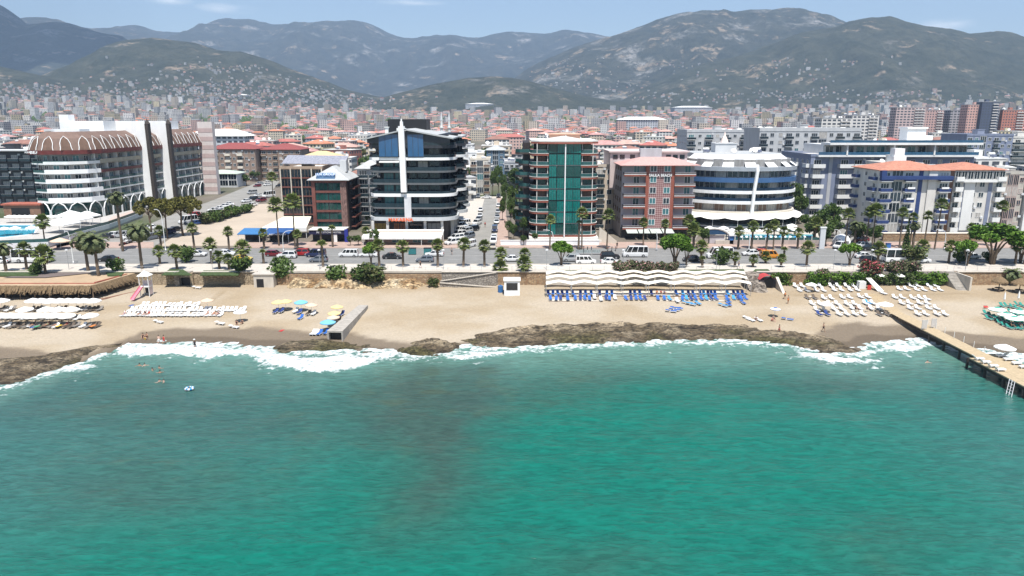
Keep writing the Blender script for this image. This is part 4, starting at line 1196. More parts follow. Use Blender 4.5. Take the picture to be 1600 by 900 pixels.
# cream awning restaurant and the blue tents in front
aw = thing('restaurant_awning','cream tent roof with a white valance in front of the glazed wing','awning',(-62.5,203,0))
part('canopy',MB().add([(-7,-6,2.9),(5.6,-6,3.0),(4.6,3,4.9),(-3.2,3,4.9),(-7,-6,2.75),(5.6,-6,2.85),(4.6,3,4.75),(-3.2,3,4.75)],[(0,1,2,3),(7,6,5,4),(5,6,2,1),(6,7,3,2),(7,4,0,3)]),M_awnc,aw)
part('valance',MB().box(-7,-6.08,1.9,5.6,-6.0,3.0),M_awn,aw)
for x in(-6.8,-2.7,1.4,5.4):part('post',MB().tube((x,-5.8,0),(x,-5.8,2.9),.08),M_white,aw)
M_tent = pm('bright_blue_tent',(.035,.15,.34),.8,.12,.6)
for x,w,lab in((-70.0,6,'bright blue flat canopy at the corner of the bare lot'),(-62.8,7,'dark blue canopy with lettering beside the bright blue corner canopy')):
 t_ = thing('blue_canopy',lab,'canopy',(x,191,0))
 part('canopy',MB().add([(-w/2,-2.5,2.5),(w/2,-2.5,2.5),(w/2,3,3.3),(-w/2,3,3.3),(-w/2,-2.5,2.3),(w/2,-2.5,2.3),(w/2,3,3.1),(-w/2,3,3.1)],[(0,1,2,3),(7,6,5,4),(4,5,1,0),(5,6,2,1),(6,7,3,2),(7,4,0,3)]),M_tent if x<-66 else pm('deep_blue_tent',(.02,.08,.24),.7,.1),t_)
 for sx in(-w/2+.2,w/2-.2):
  for sy in(-2.3,2.8):part('post',MB().tube((sx,sy,0),(sx,sy,2.5),.06),M_white,t_)
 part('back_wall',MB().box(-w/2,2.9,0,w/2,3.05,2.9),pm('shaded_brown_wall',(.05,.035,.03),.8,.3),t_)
 if x>-66:text('RESTAURANT',.5,M_fwhite,t_,(.6,-2.58,2.38),width=4.5)
k_ = thing('hotel_gate','navy hotel entrance kiosk with a white lettered name board and upright blue sign','kiosk',(-49.0,190,0))
part('name_board',MB().box(-5.2,-.3,2.2,4.2,0,3.3),pm('navy_board',(.015,.015,.06),.5,.15),k_)
text('BLUE STONE HOTEL',.62,M_lgrey,k_,(.1,-.36,2.75),width=6.6)
part('roof',MB().box(-5.4,-.5,3.32,4.4,5,3.5),M_offw,k_)
part('upright_sign',MB().box(4.3,-.6,0,5.2,-.2,3.6),pm('royal_blue_board',(.02,.03,.25),.5,.1),k_)
part('door_panel',MB().box(1.3,-.2,0,2.2,-.1,2.2),M_white,k_)
part('wall',MB().box(-5.2,3,0,4.2,4.8,3.3),M_black,k_)
# ---------------------------------------------------------------- hotel with the arcaded brown mansard, and its dark neighbour
root = thing('arched_roof_hotel','long white hotel with a brown mansard of arched ornaments and a maroon lettered fascia','hotel',(-140,238,0))
def A(pts):return[(a+140,b-238)for a,b in pts]
hp = A([(-160,250),(-158,240),(-155,234.5),(-150,232.3),(-143,233.3),(-138.6,237),(-137.2,242),(-136.6,268),(-136.0,290),(-135.2,318)])
hi = offset(hp,-1.6)
back = A([(-150,320),(-162,300)])
part('core_wall',MB().prism(hi+back,0,21.6),pm('warm_grey_back_wall',(.34,.32,.30),.8,.2,.4),root)
part('flat_roof',MB().prism(offset(hp,-5.5)+A([(-150,316),(-158,300)]),21.6,28.2),M_lgrey,root)
fl =[6.3+3.02*k for k in range(5)]
M_sage = pm('sage_beige_panel',(.36,.33,.25),.8,.08)
for k,z in enumerate(fl):
 seg =[hp[:4],hp[3:7],hp[6:8],hp[7:]]
 ms =[M_white,M_fwhite if k<4 else M_white,[M_white,M_white,M_white,M_maroon,M_sage][k],[M_white,M_white,M_white,M_maroon,M_sage][k]]
 for sgm,m in zip(seg,ms):
  hh =(1.35 if m in(M_fwhite,M_sage)else .95)if sgm[0][1]<3 or m in(M_sage,M_maroon)else .42
  b = part('balcony',MB().wall(sgm,z-.4,z-.4+hh,1.7,0),[m],root)
  if hh<1:part('railing',MB().wall(offset(sgm,-.1),z-.4+hh,z+.85,.02,.02),[M_railt],b)
 cnt = 0
 for j,(x,y,a)in enumerate(walk(hi,3.0)):
  window(root,x+math.sin(a)*.05,y-math.cos(a)*.05,z+.05,1.9,2.3,a,M_white,[M_gl,M_glt,M_gln][(j+k)%3],2)
for j,(x,y,a)in enumerate(walk(hp,3.0)):
 if j%2==0 and y>2:part('divider',MB().obox((x-math.sin(a)*.8,y+math.cos(a)*.8,14),(.12,1.5,15.2),a),M_white,root)
 # ground arcade
N_ = 0
gl_path = offset(hp,-.9)
part('arcade_glass',MB().wall(gl_path,.2,5.6,.1,0),M_glg,root)
for j,(x,y,a)in enumerate(walk(hp,5.4)):
 c,s = math.cos(a),math.sin(a)
 mb = MB()
 def W_(u,z,d=0):return(x+c*u+s*d,y+s*u-c*d,z)
 for sg_ in(-1,1):
  mb.path_tube([W_(sg_*2.6,0),W_(sg_*2.55,3.2),W_(sg_*1.6,4.9),W_(0,5.9)],[.22,.2,.2,.18],6)
 part('arch',mb,M_fwhite,root)
part('arcade_lintel',MB().wall(hp,5.6,5.95,1.2,.05),M_white,root)
# maroon fascia and mansard
part('fascia',MB().wall(offset(hp,.7),21.2,22.5,1.6,.05),M_maroon,root)
text('ASIA',.8,M_fwhite,root,(-14.9,-5.15,21.85),(R(90),0,R(-8)),width=2.0)
text('BEACH',1.25,M_fwhite,root,(-10.8,-5.95,21.85),(R(90),0,R(3)),width=5.2,bold=.02)
M_mans = pm('brown_mansard_shingle',(.175,.115,.09),.8,.14,.5)
M_mansd = pm('dark_brown_niche',(.13,.075,.05),.8,.2,.8)
ma,mc_ = offset(hp,.5),offset(hp,-4.6)
mid_ = offset(hp,-1.2)
part('mansard_roof',MB().slope(ma,22.5,mid_,26.2).slope(mid_,26.2,mc_,28.3),M_mans,root)
for j,(x,y,a)in enumerate(walk(hp,5.0,.6,.6)):
 c,s = math.cos(a),math.sin(a)
 def W2(u,z,d):return(x+c*u+s*d,y+s*u-c*d,z)
 pr =[(-1.7,22.55,.5),(-1.5,23.4,.2),(-1.45,24.7,-.4),(-1.0,25.9,-.95),(0,26.9,-2.0),(1.0,25.9,-.95),(1.45,24.7,-.4),(1.5,23.4,.2),(1.7,22.55,.5)]
 ar = part('arch_ornament',MB().path_tube([W2(u,z,d+.25)for u,z,d in pr],.11,5),M_fwhite,root)
 part('niche',MB().add([W2(u*.9,z,d+.12)for u,z,d in pr],[tuple(range(len(pr)))]),M_mansd,ar)
 # white slab walls rising through the roof, with dark shafts
for yy,xx in((30,1.2),(45,1.9)):
 part('white_slab',MB().box(-19,yy,0,xx+4.9,yy+1.0,31.6),M_fwhite,root)
 part('dark_shaft',MB().box(xx+4.91,yy-.3,0,xx+6.1,yy+1.7,30.6).lathe([(1.2,30.6),(.05,32.4)],4,(xx+5.5,yy+.7,0)),pm('dark_slate_shaft',(.05,.04,.035),.8,.4,2.5),root)
part('roof_block',MB().box(-20,22,27,-4.5,29.9,31.6),M_fwhite,root)
part('roof_turret',MB().box(-20,22.2,31.6,-16.8,26,33.8),M_fwhite,root)
part('roof_block',MB().box(-19,47,27,-3.5,78,31.5),M_fwhite,root)
part('roof_deck',MB().box(-17,8,28,-5,14,29),M_lgrey,root)
part('end_wall',MB().box(4.2,79,0,10.5,82,31.2),pm('pink_striped_end_wall',(.60,.54,.51),.8,.06),root)
for k in range(8):part('wall_stripe',MB().box(4.15,78.93,1.5+3.6*k,10.52,78.98,3.3+3.6*k),pm('dusty_pink_stripe',(.47,.36,.34),.8,.08),root)
root = apt('dark hotel front with rows of white curtained balconies beside the arched roof hotel',-216,-163.5,268,290,20.4,6,list('bbbbbbbbbbbb'),M_dark,z0=1.0,name='dark_hotel',cat='hotel',frame=M_lgrey,gl=M_curtain,slab=M_dark,rail=M_rail,side='R',seed=51,nclut=6)
part('roof_canopy',MB().box(-26,-2,20.9,26.6,6,21.3),M_lgrey,root)
part('radar_dome',MB().lathe([(1.2,21.3),(2.4,22.4),(2.8,24),(2.4,25.6),(1.2,26.7),(.05,27)],14,(17,12,0)),M_fwhite,root,smooth=True)
# ---------------------------------------------------------------- brown apartment rows on the far side street
apt('brown and beige five storey apartment row with dark red tile roofs beyond the side street',-162,-136,386,404,17,5,list('wbwbwbww'),pm('tan_brown_render',(.27,.20,.16),.85,.25,.25),('hip',pm('dark_red_tile',(.24,.06,.055),.8,.2,.9)),seed=61,slab=M_cream,rail=M_cream,solid=True,roofh=3)
apt('beige and brown apartment row with a grey gable, next in line towards the glazed wing',-135,-114,392,410,16.5,5,list('bwbwbwb'),pm('tan_brown_render',(.27,.20,.16),.85,.25,.25),('hip',pm('dark_red_tile',(.24,.06,.055),.8,.2,.9)),seed=62,slab=M_cream,rail=M_brown,roofh=3)
apt('low grey roofed restaurant pavilion with white curtains by the side street',-151,-134,352,364,6.5,2,list('gggg'),M_lgrey,('hip',pm('pale_green_roof',(.42,.47,.40),.8,.1)),seed=63,roofh=1.5,gl=M_gln)
apt('yellow canopied roof house behind the solar panels',-98,-78,330,346,15,5,list('wbwb'),M_cream,('hip',pm('sand_yellow_roof',(.62,.45,.24),.8,.1)),seed=64,roofh=3)
# ================================================================== THE TOWN BEHIND
M_twall = objcol('town_wall',.8,.10,.3,windows=(3.1,3.0))
M_twall2 = objcol('town_wall_wide',.8,.10,.3,windows=(4.2,3.0,.68,.52))
M_troof = objcol('town_roof_tile',.85,.22,.5,tiles=True)
M_tflat = objcol('town_flat_roof',.85,.2,.3)
M_tbal = objcol('town_balcony',.7,.08,.5)
PAL_W =[('white',(.66,.65,.62)),('cream',(.60,.54,.44)),('pale grey',(.48,.48,.48)),('beige',(.50,.41,.32)),('pink',(.56,.38,.33)),('pale yellow',(.60,.52,.34)),('sand',(.54,.46,.36)),('off white',(.60,.57,.52)),('brick red',(.32,.13,.10)),('slate grey',(.25,.27,.31))]
PAL_R =[('orange tiled',(.48,.19,.11)),('red tiled',(.36,.12,.10)),('faded pink tiled',(.50,.30,.25)),('brown tiled',(.26,.13,.10)),('dusty rose tiled',(.44,.24,.22))]
PAL_F =[('pale flat',(.56,.54,.51)),('grey flat',(.38,.38,.38)),('white flat',(.68,.68,.66))]
GREEN_SPOTS =[]
occ =[(-27,212,24),(14,205,20),(40,212,22),(67,220,24),(112,208,16),(133,214,14),(153,214,18),(175,218,16),(123,248,30),(-53,220,16),(-64,230,14),(-44,234,10),(-150,275,50),(-190,280,34),
 (120,306,26),(96,345,22),(118,338,10),(215,340,16),(235,341,14),(262,350,18),(-14,323,8),(-9,393,9),(-21,381,10),(0,340,7),(-149,395,18),(-125,401,16),(-142,358,12),(-88,338,16),(27,225,10)]
def free(x,y,r):
 for a,b,q in occ:
  if(a-x)**2+(b-y)**2<(q+r)**2*.72:return False
  # keep the streets open
 if y<330 and-22<x<2:return False
 p = pix((x,y,0))
 if y<420 and 270<p[0]<455:return False
 return True
def storeys(n):return['','one','two','three','four','five','six','seven','eight','nine','ten','eleven','twelve'][min(n,12)]
def landmark(px):
 for b,s in((60,'beyond the dark hotel'),(330,'beyond the arched roof hotel'),(460,'beyond the side street'),(580,'beyond the sloping grey roof'),(725,'beyond the curved black block'),(810,'beyond the central street'),
  (950,'beyond the emerald glass block'),(1065,'beyond the red patterned hotel'),(1180,'beyond the round hotel'),(1330,'beyond the pale grey blocks'),(1480,'beyond the penthouse terraces')):
  if px<b:return s
 return 'beyond the striped hotel'
def town_house(x,y,w,d,fl,rz,wall,roof,hip,rr,big=False):
 h = .3+3.0*fl
 z = float(town_z(x,y))-.1
 px = pix((x,y,z+h))[0]
 kind = 'apartment block' if fl>=5 else 'house'
 lab = f"{wall[0]} {storeys(fl)} storey {kind} with {'a ' + roof[0] + ' roof'} {landmark(px)}"
 root = thing('town_house' if fl<5 else 'town_block',lab,kind,(x,y,z),rz,'houses and blocks of the town behind the hotels')
 part('wall',MB().box(-w/2,-d/2,-3,w/2,d/2,h),rr.choice([M_twall,M_twall2]),root,color=wall[1])
 if hip:
  rt = part('roof',MB().hip(-w/2,-d/2,w/2,d/2,h+.02,min(w,d)*.2,over=.6),M_troof,root,color=roof[1])
  if rr.random()<.5:inst('solar_water_heater',tank_mesh(),rt,(rr.uniform(-w/4,w/4),-d/5,h+.5),0,1.3)
 else:
  mb = MB().box(-w/2-.2,-d/2-.2,h,w/2+.2,d/2+.2,h+.35)
  rt = part('roof',mb,M_tflat,root,color=roof[1])
  part('stair_tower',MB().box(-1.8,-1,h+.34,1.8,3,h+3),M_tflat,root,color=wall[1])
  for _ in range(rr.randint(1,3)):
   if rr.random()<.5:inst('satellite_dish',dish_mesh(),rt,(rr.uniform(-w/3,w/3),rr.uniform(-d/3,d/3),h+.35),rr.uniform(-.5,.5),rr.uniform(1.2,2.2))
   else:inst('solar_water_heater',tank_mesh(),rt,(rr.uniform(-w/3,w/3),-d/4,h+.35),0,1.3)
 if y<640:
  for k in range(1,fl):
   for s in((-.26,.27)if w>11 else(0,)):
    part('balcony',MB().box(s*w-w*.14,-d/2-1.3,.15+3*k,s*w+w*.14,-d/2+.01,1.15+3*k),M_tbal,root,color=rr.choice([wall[1],(.68,.67,.64),(.3,.3,.31)]))
 return root
rr = random.Random(77)
placed = 0
def try_town(n,ymin,ymax,sel):
 global placed
 got = 0
 tries = 0
 while got<n and tries<n*60:
  tries+=1
  y = ymin+(ymax-ymin)*rr.random()**.9
  px = rr.uniform(-30,1630)
  x = xat(px,y,10)
  fl,w,d,hipp = sel(px,y)
  if not free(x,y,max(w,d)*.55):continue
  occ.append((x,y,max(w,d)*.5))
  hip = rr.random()<hipp
  wall = rr.choice(PAL_W[:8]if rr.random()<.88 else PAL_W)
  roof = rr.choice(PAL_R)if hip else rr.choice(PAL_F)
  town_house(x,y,w,d,fl,rr.choice([0,0,.12,-.18,.3,-.35]),wall,roof,hip,rr)
  got+=1
 placed+=got
def near(px,y):
 tall = px>1180
 fl = rr.choice([3,4,4,5])if not tall else rr.choice([4,5,6,6])
 return fl,rr.uniform(11,19),rr.uniform(10,15),(.55 if px<1150 else .35)
def midd(px,y):
 fl = rr.choice([3,4,4,5,5])if px<1150 else rr.choice([4,5,6,7])
 return fl,rr.uniform(13,24),rr.uniform(11,17),(.62 if 330<px<1150 else .35)
 # the row of tall pink and dark towers at the eastern foot of the hill
for px,y,w,fl,c,cn in((1415,860,34,15,(.52,.40,.38),'pink grey'),(1452,880,22,14,(.50,.33,.30),'pink'),(1492,880,24,14,(.40,.38,.40),'mauve grey'),(1518,850,24,16,(.56,.34,.29),'salmon pink'),(1536,845,19,17,(.06,.075,.12),'blue black'),(1574,850,26,14,(.42,.17,.12),'rust red'),(1552,855,18,14,(.36,.37,.40),'grey'),
 (1345,720,26,12,(.60,.58,.56),'pale'),(1300,640,26,11,(.62,.60,.57),'off white'),(1325,760,22,12,(.58,.53,.50),'pale pinkish')):
 x = xat(px,y,20)
 occ.append((x,y,w*.55))
 t_ = town_house(x,y,w,14,fl,0,(cn,c),('grey flat',(.4,.4,.4)),False,rr)
 t_['label'] = f'{cn} tower block in the tall row at the eastern foot of the hills'
 for k in range(fl-1):
  part('balcony',MB().box(w*.12,-8.6,3.4+3*k,w*.44,-6.99,4.4+3*k),M_tbal,t_,color=(.6,.58,.56))
try_town(62,262,430,near)
try_town(95,430,700,midd)
try_town(120,700,1080,midd)
# two minarets
for px,yy in((690,800),(702,805)):
 x = xat(px,yy,20);z = float(town_z(x,yy))
 m_ = thing('minaret','slender white minaret of a mosque beyond the curved black block','minaret',(x,yy,z),group='pair of minarets')
 part('shaft',MB().lathe([(1.7,0),(1.5,22),(2.3,23),(2.3,24.2),(1.2,24.3),(1.15,31)],12),M_white,m_)
 part('spire',MB().lathe([(1.4,31),(.9,35),(.08,41)],12),M_lgrey,m_)
for px,py,Y_,w,d,lab in((1080,168,2400,120,60,'wide white hall roof at the foot of the hills beyond the round hotel'),(372,149,2650,90,60,'bright white greenhouse roofs on the western hillside'),(750,163,2650,100,70,'white stepped roofs at the foot of the low middle hill'),(1002,187,1300,84,34,'long white hall with a low domed roof beyond the red patterned hotel'),(345,212,560,44,20,'white roofed school like block with blue windows beyond the arched roof hotel')):
 z1 = zat(py,Y_);x = xat(px,Y_,z1)
 o = thing('hall',lab,'hall',(x,Y_,z1-12));part('wall',MB().box(-w/2,-d/2,-30,w/2,d/2,12),M_twall2,o,color=(.5,.52,.55));part('roof',MB().hip(-w/2,-d/2,w/2,d/2,12.02,5,over=1.5),M_tflat,o,color=(.74,.74,.72))
 # everything farther away: rows of houses and blocks nobody could count, as one mass
def mass(name,n,sampler,seed,mats,dim=1.0):
 r = np.random.default_rng(seed)
 V,Fc,Cc =[],[],[]
 off = 0
 cols_w = np.array([p[1]for p in PAL_W[:8]]+[(.68,.67,.65)]*4);cols_r = np.array([p[1]for p in PAL_R])
 for k in range(n):
  got = sampler(r)
  if got is None:continue
  x,y,z,w,d,h,rz,hip = got
  c,s = math.cos(rz),math.sin(rz)
  e =[(-w/2,-d/2),(w/2,-d/2),(w/2,d/2),(-w/2,d/2)]
  e =[(x+c*a-s*b,y+s*a+c*b)for a,b in e]
  P =[(a,b,z-6)for a,b in e]+[(a,b,z+h)for a,b in e]
  fs =[(0,1,5,4),(1,2,6,5),(2,3,7,6),(3,0,4,7)]
  wc = cols_w[r.integers(len(cols_w))]*r.uniform(.5,1.0)*dim
  cs =[wc]*4
  if hip:
   a = .5*(w-d)if w>d else 0
   P+=[(x-c*a,y-s*a,z+h+2.2),(x+c*a,y+s*a,z+h+2.2)]
   fs+=[(4,5,9,8),(5,6,9),(6,7,8,9),(7,4,8)]
   rc = cols_r[r.integers(len(cols_r))]*r.uniform(.6,1.0)*dim
   cs+=[rc]*4
  else:
   fs+=[(4,5,6,7)]
   cs+=[np.array((.52,.51,.49))*r.uniform(.7,1.3)]
  V+=P;Fc+=[tuple(i+off for i in f)for f in fs];Cc+=cs
  off+=len(P)
 me = bpy.data.meshes.new(name)
 me.from_pydata(V,[],Fc)
 ca = me.color_attributes.new('Col','FLOAT_COLOR','CORNER')
 arr = np.concatenate([np.tile(np.append(c_,1.0),(len(f),1))for f,c_ in zip(Fc,Cc)])
 ca.data.foreach_set('color',arr.astype(np.float32).ravel())
 me.materials.append(mats)
 o = inst(name,me);o['kind'] = 'stuff'
 o['label'] = 'dense far houses and blocks reaching up to the foot of the mountains'
 return o
M_mass = bpy.data.materials.new('far_house_walls')
n,l,b = nt(M_mass)
a_ = n.new('ShaderNodeAttribute');a_.attribute_name = 'Col'
g = n.new('ShaderNodeNewGeometry')
f_ = window_mask(n,l,g.outputs['Position'],3.4,3.0,.55,.5)
mx = n.new('ShaderNodeMix');mx.data_type = 'RGBA'
l.new(mth(n,l,'MULTIPLY',f_,.95),mx.inputs['Factor']);l.new(a_.outputs['Color'],mx.inputs[6]);mx.inputs[7].default_value =(.045,.05,.065,1)
l.new(mx.outputs[2],b.inputs['Base Color']);b.inputs['Roughness'].default_value = .85
def samp_plain(r):
 y = 1060*(2900/1060)**r.random()
 px = r.uniform(-60,1660)
 x = xat(px,y,20)
 if fbm(np.array([x*.004]),np.array([y*.004]),3,301)[0]>.66:return None
 z = float(town_z(x,y))
 tall = r.random()<(.20 if(px>1150 or px<330)else .07)
 return x,y,z,r.uniform(10,20),r.uniform(9,15),r.uniform(15,27)if tall else r.uniform(5,12),r.uniform(-.5,.5),(not tall)and r.random()<(.72 if 330<px<1180 else .5)
mass('distant_town',6500,samp_plain,5,M_mass)
# houses scattered up the slopes
def slope_sampler(keys,vmax,spots,uspan):
 def f(r):
  k = keys[r.integers(len(keys))]
  X,Y,Z,V_ = RIDGES[k]
  i = int(r.random()**1.5*vmax*55);j = r.integers(X.shape[1])
  x,y,z = X[i,j],Y[i,j],Z[i,j]
  q = pix((x,y,z))
  ok = max(math.exp(-((q[0]-a)/c)**2-((q[1]-b_)/d)**2)for a,b_,c,d in spots)
  if r.random()>ok:return None
  big = r.random()<.06
  return x+r.uniform(-6,6),y+r.uniform(-6,6),z,r.uniform(5,10)*(1.9 if big else 1),r.uniform(5,8),r.uniform(3.5,6)*(1.6 if big else 1),r.uniform(-.6,.6),r.random()<.3
 return f
mass('hillside_houses',14000,slope_sampler([k for k in RIDGES if k.startswith('hill')],.8,[(330,140,130,22),(420,150,120,16),(90,150,200,14),(520,155,60,8),(370,108,50,6)],1),6,M_mass,.8)
mass('hillside_houses',8000,slope_sampler(['mountain241','mountain231'],.75,[(1240,112,60,12),(1330,100,60,9),(1200,118,40,8),(1180,150,200,8),(900,120,70,22),(950,135,60,16),(1450,150,160,7),(1090,108,60,10)],1),7,M_mass,.8)
# ================================================================== PLANTS
def leaf_mat(name,a,b_,var=.3):
 m = bpy.data.materials.new(name)
 n,l,b = nt(m)
 g = n.new('ShaderNodeNewGeometry')
 t = n.new('ShaderNodeTexNoise');t.inputs['Scale'].default_value = .9;t.inputs['Detail'].default_value = 3
 l.new(g.outputs['Position'],t.inputs['Vector'])
 r = n.new('ShaderNodeMapRange');r.inputs['From Min'].default_value,r.inputs['From Max'].default_value = .35,.65
 l.new(t.outputs['Fac'],r.inputs['Value'])
 oi = n.new('ShaderNodeObjectInfo')
 mx = n.new('ShaderNodeMix');mx.data_type = 'RGBA'
 l.new(r.outputs['Result'],mx.inputs['Factor'])
 mx.inputs[6].default_value =(*a,1);mx.inputs[7].default_value =(*b_,1)
 v = n.new('ShaderNodeVectorMath');v.operation = 'SCALE'
 l.new(mx.outputs[2],v.inputs[0])
 l.new(mth(n,l,'ADD',mth(n,l,'MULTIPLY',oi.outputs['Random'],var),1-var/2),v.inputs['Scale'])
 l.new(v.outputs[0],b.inputs['Base Color'])
 b.inputs['Roughness'].default_value = .6;b.inputs['Specular IOR Level'].default_value = .25
 b.inputs['Transmission Weight'].default_value = 0
 return m
LM_palm = leaf_mat('palm_leaf',(.075,.115,.024),(.17,.19,.055))
LM_date = leaf_mat('date_palm_leaf',(.075,.10,.04),(.15,.165,.075))
LM_dead = leaf_mat('dry_palm_leaf',(.16,.11,.05),(.24,.17,.08))
LM_ficus = leaf_mat('bright_leaf',(.055,.13,.012),(.135,.235,.026))
LM_dark = leaf_mat('dark_leaf',(.038,.074,.014),(.09,.135,.03))
LM_pine = leaf_mat('pine_needles',(.08,.08,.016),(.15,.135,.03))
LM_scrub = leaf_mat('scrub_leaf',(.060,.075,.025),(.13,.13,.05))
LM_olean = leaf_mat('oleander_leaf',(.065,.085,.03),(.12,.12,.07))
LM_flower = leaf_mat('pink_blossom',(.40,.20,.19),(.44,.28,.25))
LM_red = leaf_mat('red_blossom',(.34,.04,.06),(.40,.12,.12))
M_bark = pm('bark',(.13,.095,.065),.9,.3,2.5,bump=.5)
M_pbark = pm('palm_bark',(.15,.11,.075),.9,.35,3.5,bump=.6,bscale=6)
def fan_crown(r,seed,nl=38,dead=False,young=False):
 rr = random.Random(seed)
 mb = MB()
 for i in range(nl):
  az = i*2.399+rr.uniform(-.25,.25)
  t =(i+.5)/nl
  el =(1.4-2.0*t)if not dead else rr.uniform(-1.35,-.75)
  if young:el = 1.4-1.1*t
  ln = r*rr.uniform(.46,.6)*(1 if not dead else .75)
  d = Vector((math.cos(az)*math.cos(el),math.sin(az)*math.cos(el),math.sin(el)))
  side = Vector((-math.sin(az),math.cos(az),0))
  up = d.cross(side)*-1
  b0 = d*ln
  mb.quad(-side*.03,side*.03,b0+side*.03,b0-side*.03)
  nb = 9
  for k in range(nb):
   a =(k-(nb-1)/2)/(nb-1)*2.5
   dd =(d*math.cos(a)+side*math.sin(a)).normalized()
   L_ = r*rr.uniform(.48,.60)*(1-.22*abs(a)/1.25)
   w = .075*r
   wv =(side*math.cos(a)-d*math.sin(a))*w
   m1 = b0+dd*L_*.55+up*rr.uniform(-.02,.04)
   tip = b0+dd*L_-Vector((0,0,.10+.16*(1-max(el,0))))*L_*1.1
   mb.add([b0-wv*.25,b0+wv*.25,m1+wv,m1-wv,tip+wv*.15,tip-wv*.15],[(0,1,2,3),(3,2,4,5)])
 return mb
def feather_crown(r,seed,nl=32):
 rr = random.Random(seed)
 mb = MB()
 for i in range(nl):
  az = i*2.399+rr.uniform(-.2,.2)
  t =(i+.5)/nl
  el = 1.35-1.7*t
  L_ = r*rr.uniform(.85,1.08)
  h = Vector((math.cos(az),math.sin(az),0));side = Vector((-math.sin(az),math.cos(az),0))
  p = Vector((0,0,0));e = el
  ns = 9
  for k in range(ns):
   q = p+(h*math.cos(e)+Vector((0,0,math.sin(e))))*(L_/ns)
   up = Vector((0,0,1))*math.cos(e)-h*math.sin(e)
   mb.quad(p-side*.035,p+side*.035,q+side*.03,q-side*.03)
   lw = r*.15*math.sin(math.pi*min(1,(k+1.2)/(ns+.8)))+.05
   for s in(-1,1):
    for j in(0,.5):
     b0 = p.lerp(q,j)
     f =(q-p).normalized()
     tip = b0+side*s*lw+f*lw*.6-Vector((0,0,lw*.35))+up*rr.uniform(0,.1)
     mb.add([b0-f*.05,b0+f*.06,tip+f*.03,tip-f*.03],[(0,1,2,3)])
   p = q
   e-=(.16+.12*t)*(1+.1*k)
 return mb
FAN =[fan_crown(1.0,s).mesh('crown',[LM_palm])for s in(1,2,3)]
FANY =[fan_crown(1.0,s,20,young=True).mesh('crown',[LM_palm])for s in(4,5)]
DEAD =[fan_crown(1.0,s,14,True).mesh('dry_fronds',[LM_dead])for s in(6,7)]
FEA =[feather_crown(1.0,s).mesh('crown',[LM_date])for s in(8,9)]
def trunk_mesh(r0,r1,seed,bulge=0.0):
 mb = MB();rr = random.Random(seed)
 n = 12
 mb.path_tube([(math.sin(k/n*2)*.02*r0,0,k/n)for k in range(n+1)],[(r0+(r1-r0)*k/n)*(1+.10*(k%2))+bulge*max(0,k/n-.8)*2 for k in range(n+1)],8)
 return mb.mesh('trunk',[M_pbark],True)
TR_thin = trunk_mesh(.20,.13,1);TR_thick = trunk_mesh(.28,.22,2,.18);TR_date = trunk_mesh(.32,.24,3,.12)
prs = random.Random(3)
def palm(label,p,h,r=1.5,kind='fan',group=None,dead=True,lean=None,nm='palm_tree'):
 """h: height of the crown's heart over the ground"""
 o = thing(nm,label,'palm tree',p,prs.uniform(0,6.28),group)
 tr ={'fan':TR_thin if h>6 else TR_thick,'young':TR_thick,'date':TR_date}[kind]
 inst('trunk',tr,o,(0,0,-.1),0,(1,1,h+.1))
 cr ={'fan':FAN,'young':FANY,'date':FEA}[kind]
 inst('crown',prs.choice(cr),o,(0,0,h),prs.uniform(0,6),r*prs.uniform(.94,1.06))
 if dead and kind=='fan':inst('dry_fronds',prs.choice(DEAD),o,(0,0,h-.1),prs.uniform(0,6),r*.8)
 ln = prs.uniform(-.035,.035)if lean is None else lean
 o.rotation_euler =(prs.uniform(-.03,.03),ln,o.rotation_euler[2])
 return o
def crown_mb(lobes,n,size,seed,flat=1.0,mats=1):
 """leaf quads through clumps; lobes: (x,y,z,rx,ry,rz)"""
 rr = np.random.default_rng(seed)
 V,Fc,Mi =[],[],[]
 vol = np.array([l_[3]*l_[4]*l_[5]for l_ in lobes])**.7
 pick = rr.choice(len(lobes),n,p=vol/vol.sum())
 mb = MB()
 for k in range(n):
  lo = lobes[pick[k]]
  d = rr.normal(size=3);d/=np.linalg.norm(d)
  rad = rr.uniform(.35,1.0)**.45
  if d[2]<-.3:rad*=.85
  c = Vector((lo[0]+d[0]*lo[3]*rad,lo[1]+d[1]*lo[4]*rad,lo[2]+d[2]*lo[5]*rad))
  a = Vector(rr.normal(size=3));a.z*=.5;a.normalize()
  b = a.cross(Vector(rr.normal(size=3))).normalized()
  s = size*rr.uniform(.6,1.35)
  a*=s;b*=s*.62
  mb.add([c-a,c-b*.9,c+a,c+b],[(0,1,2,3)],int(rr.integers(mats))if mats>1 else 0)
 return mb
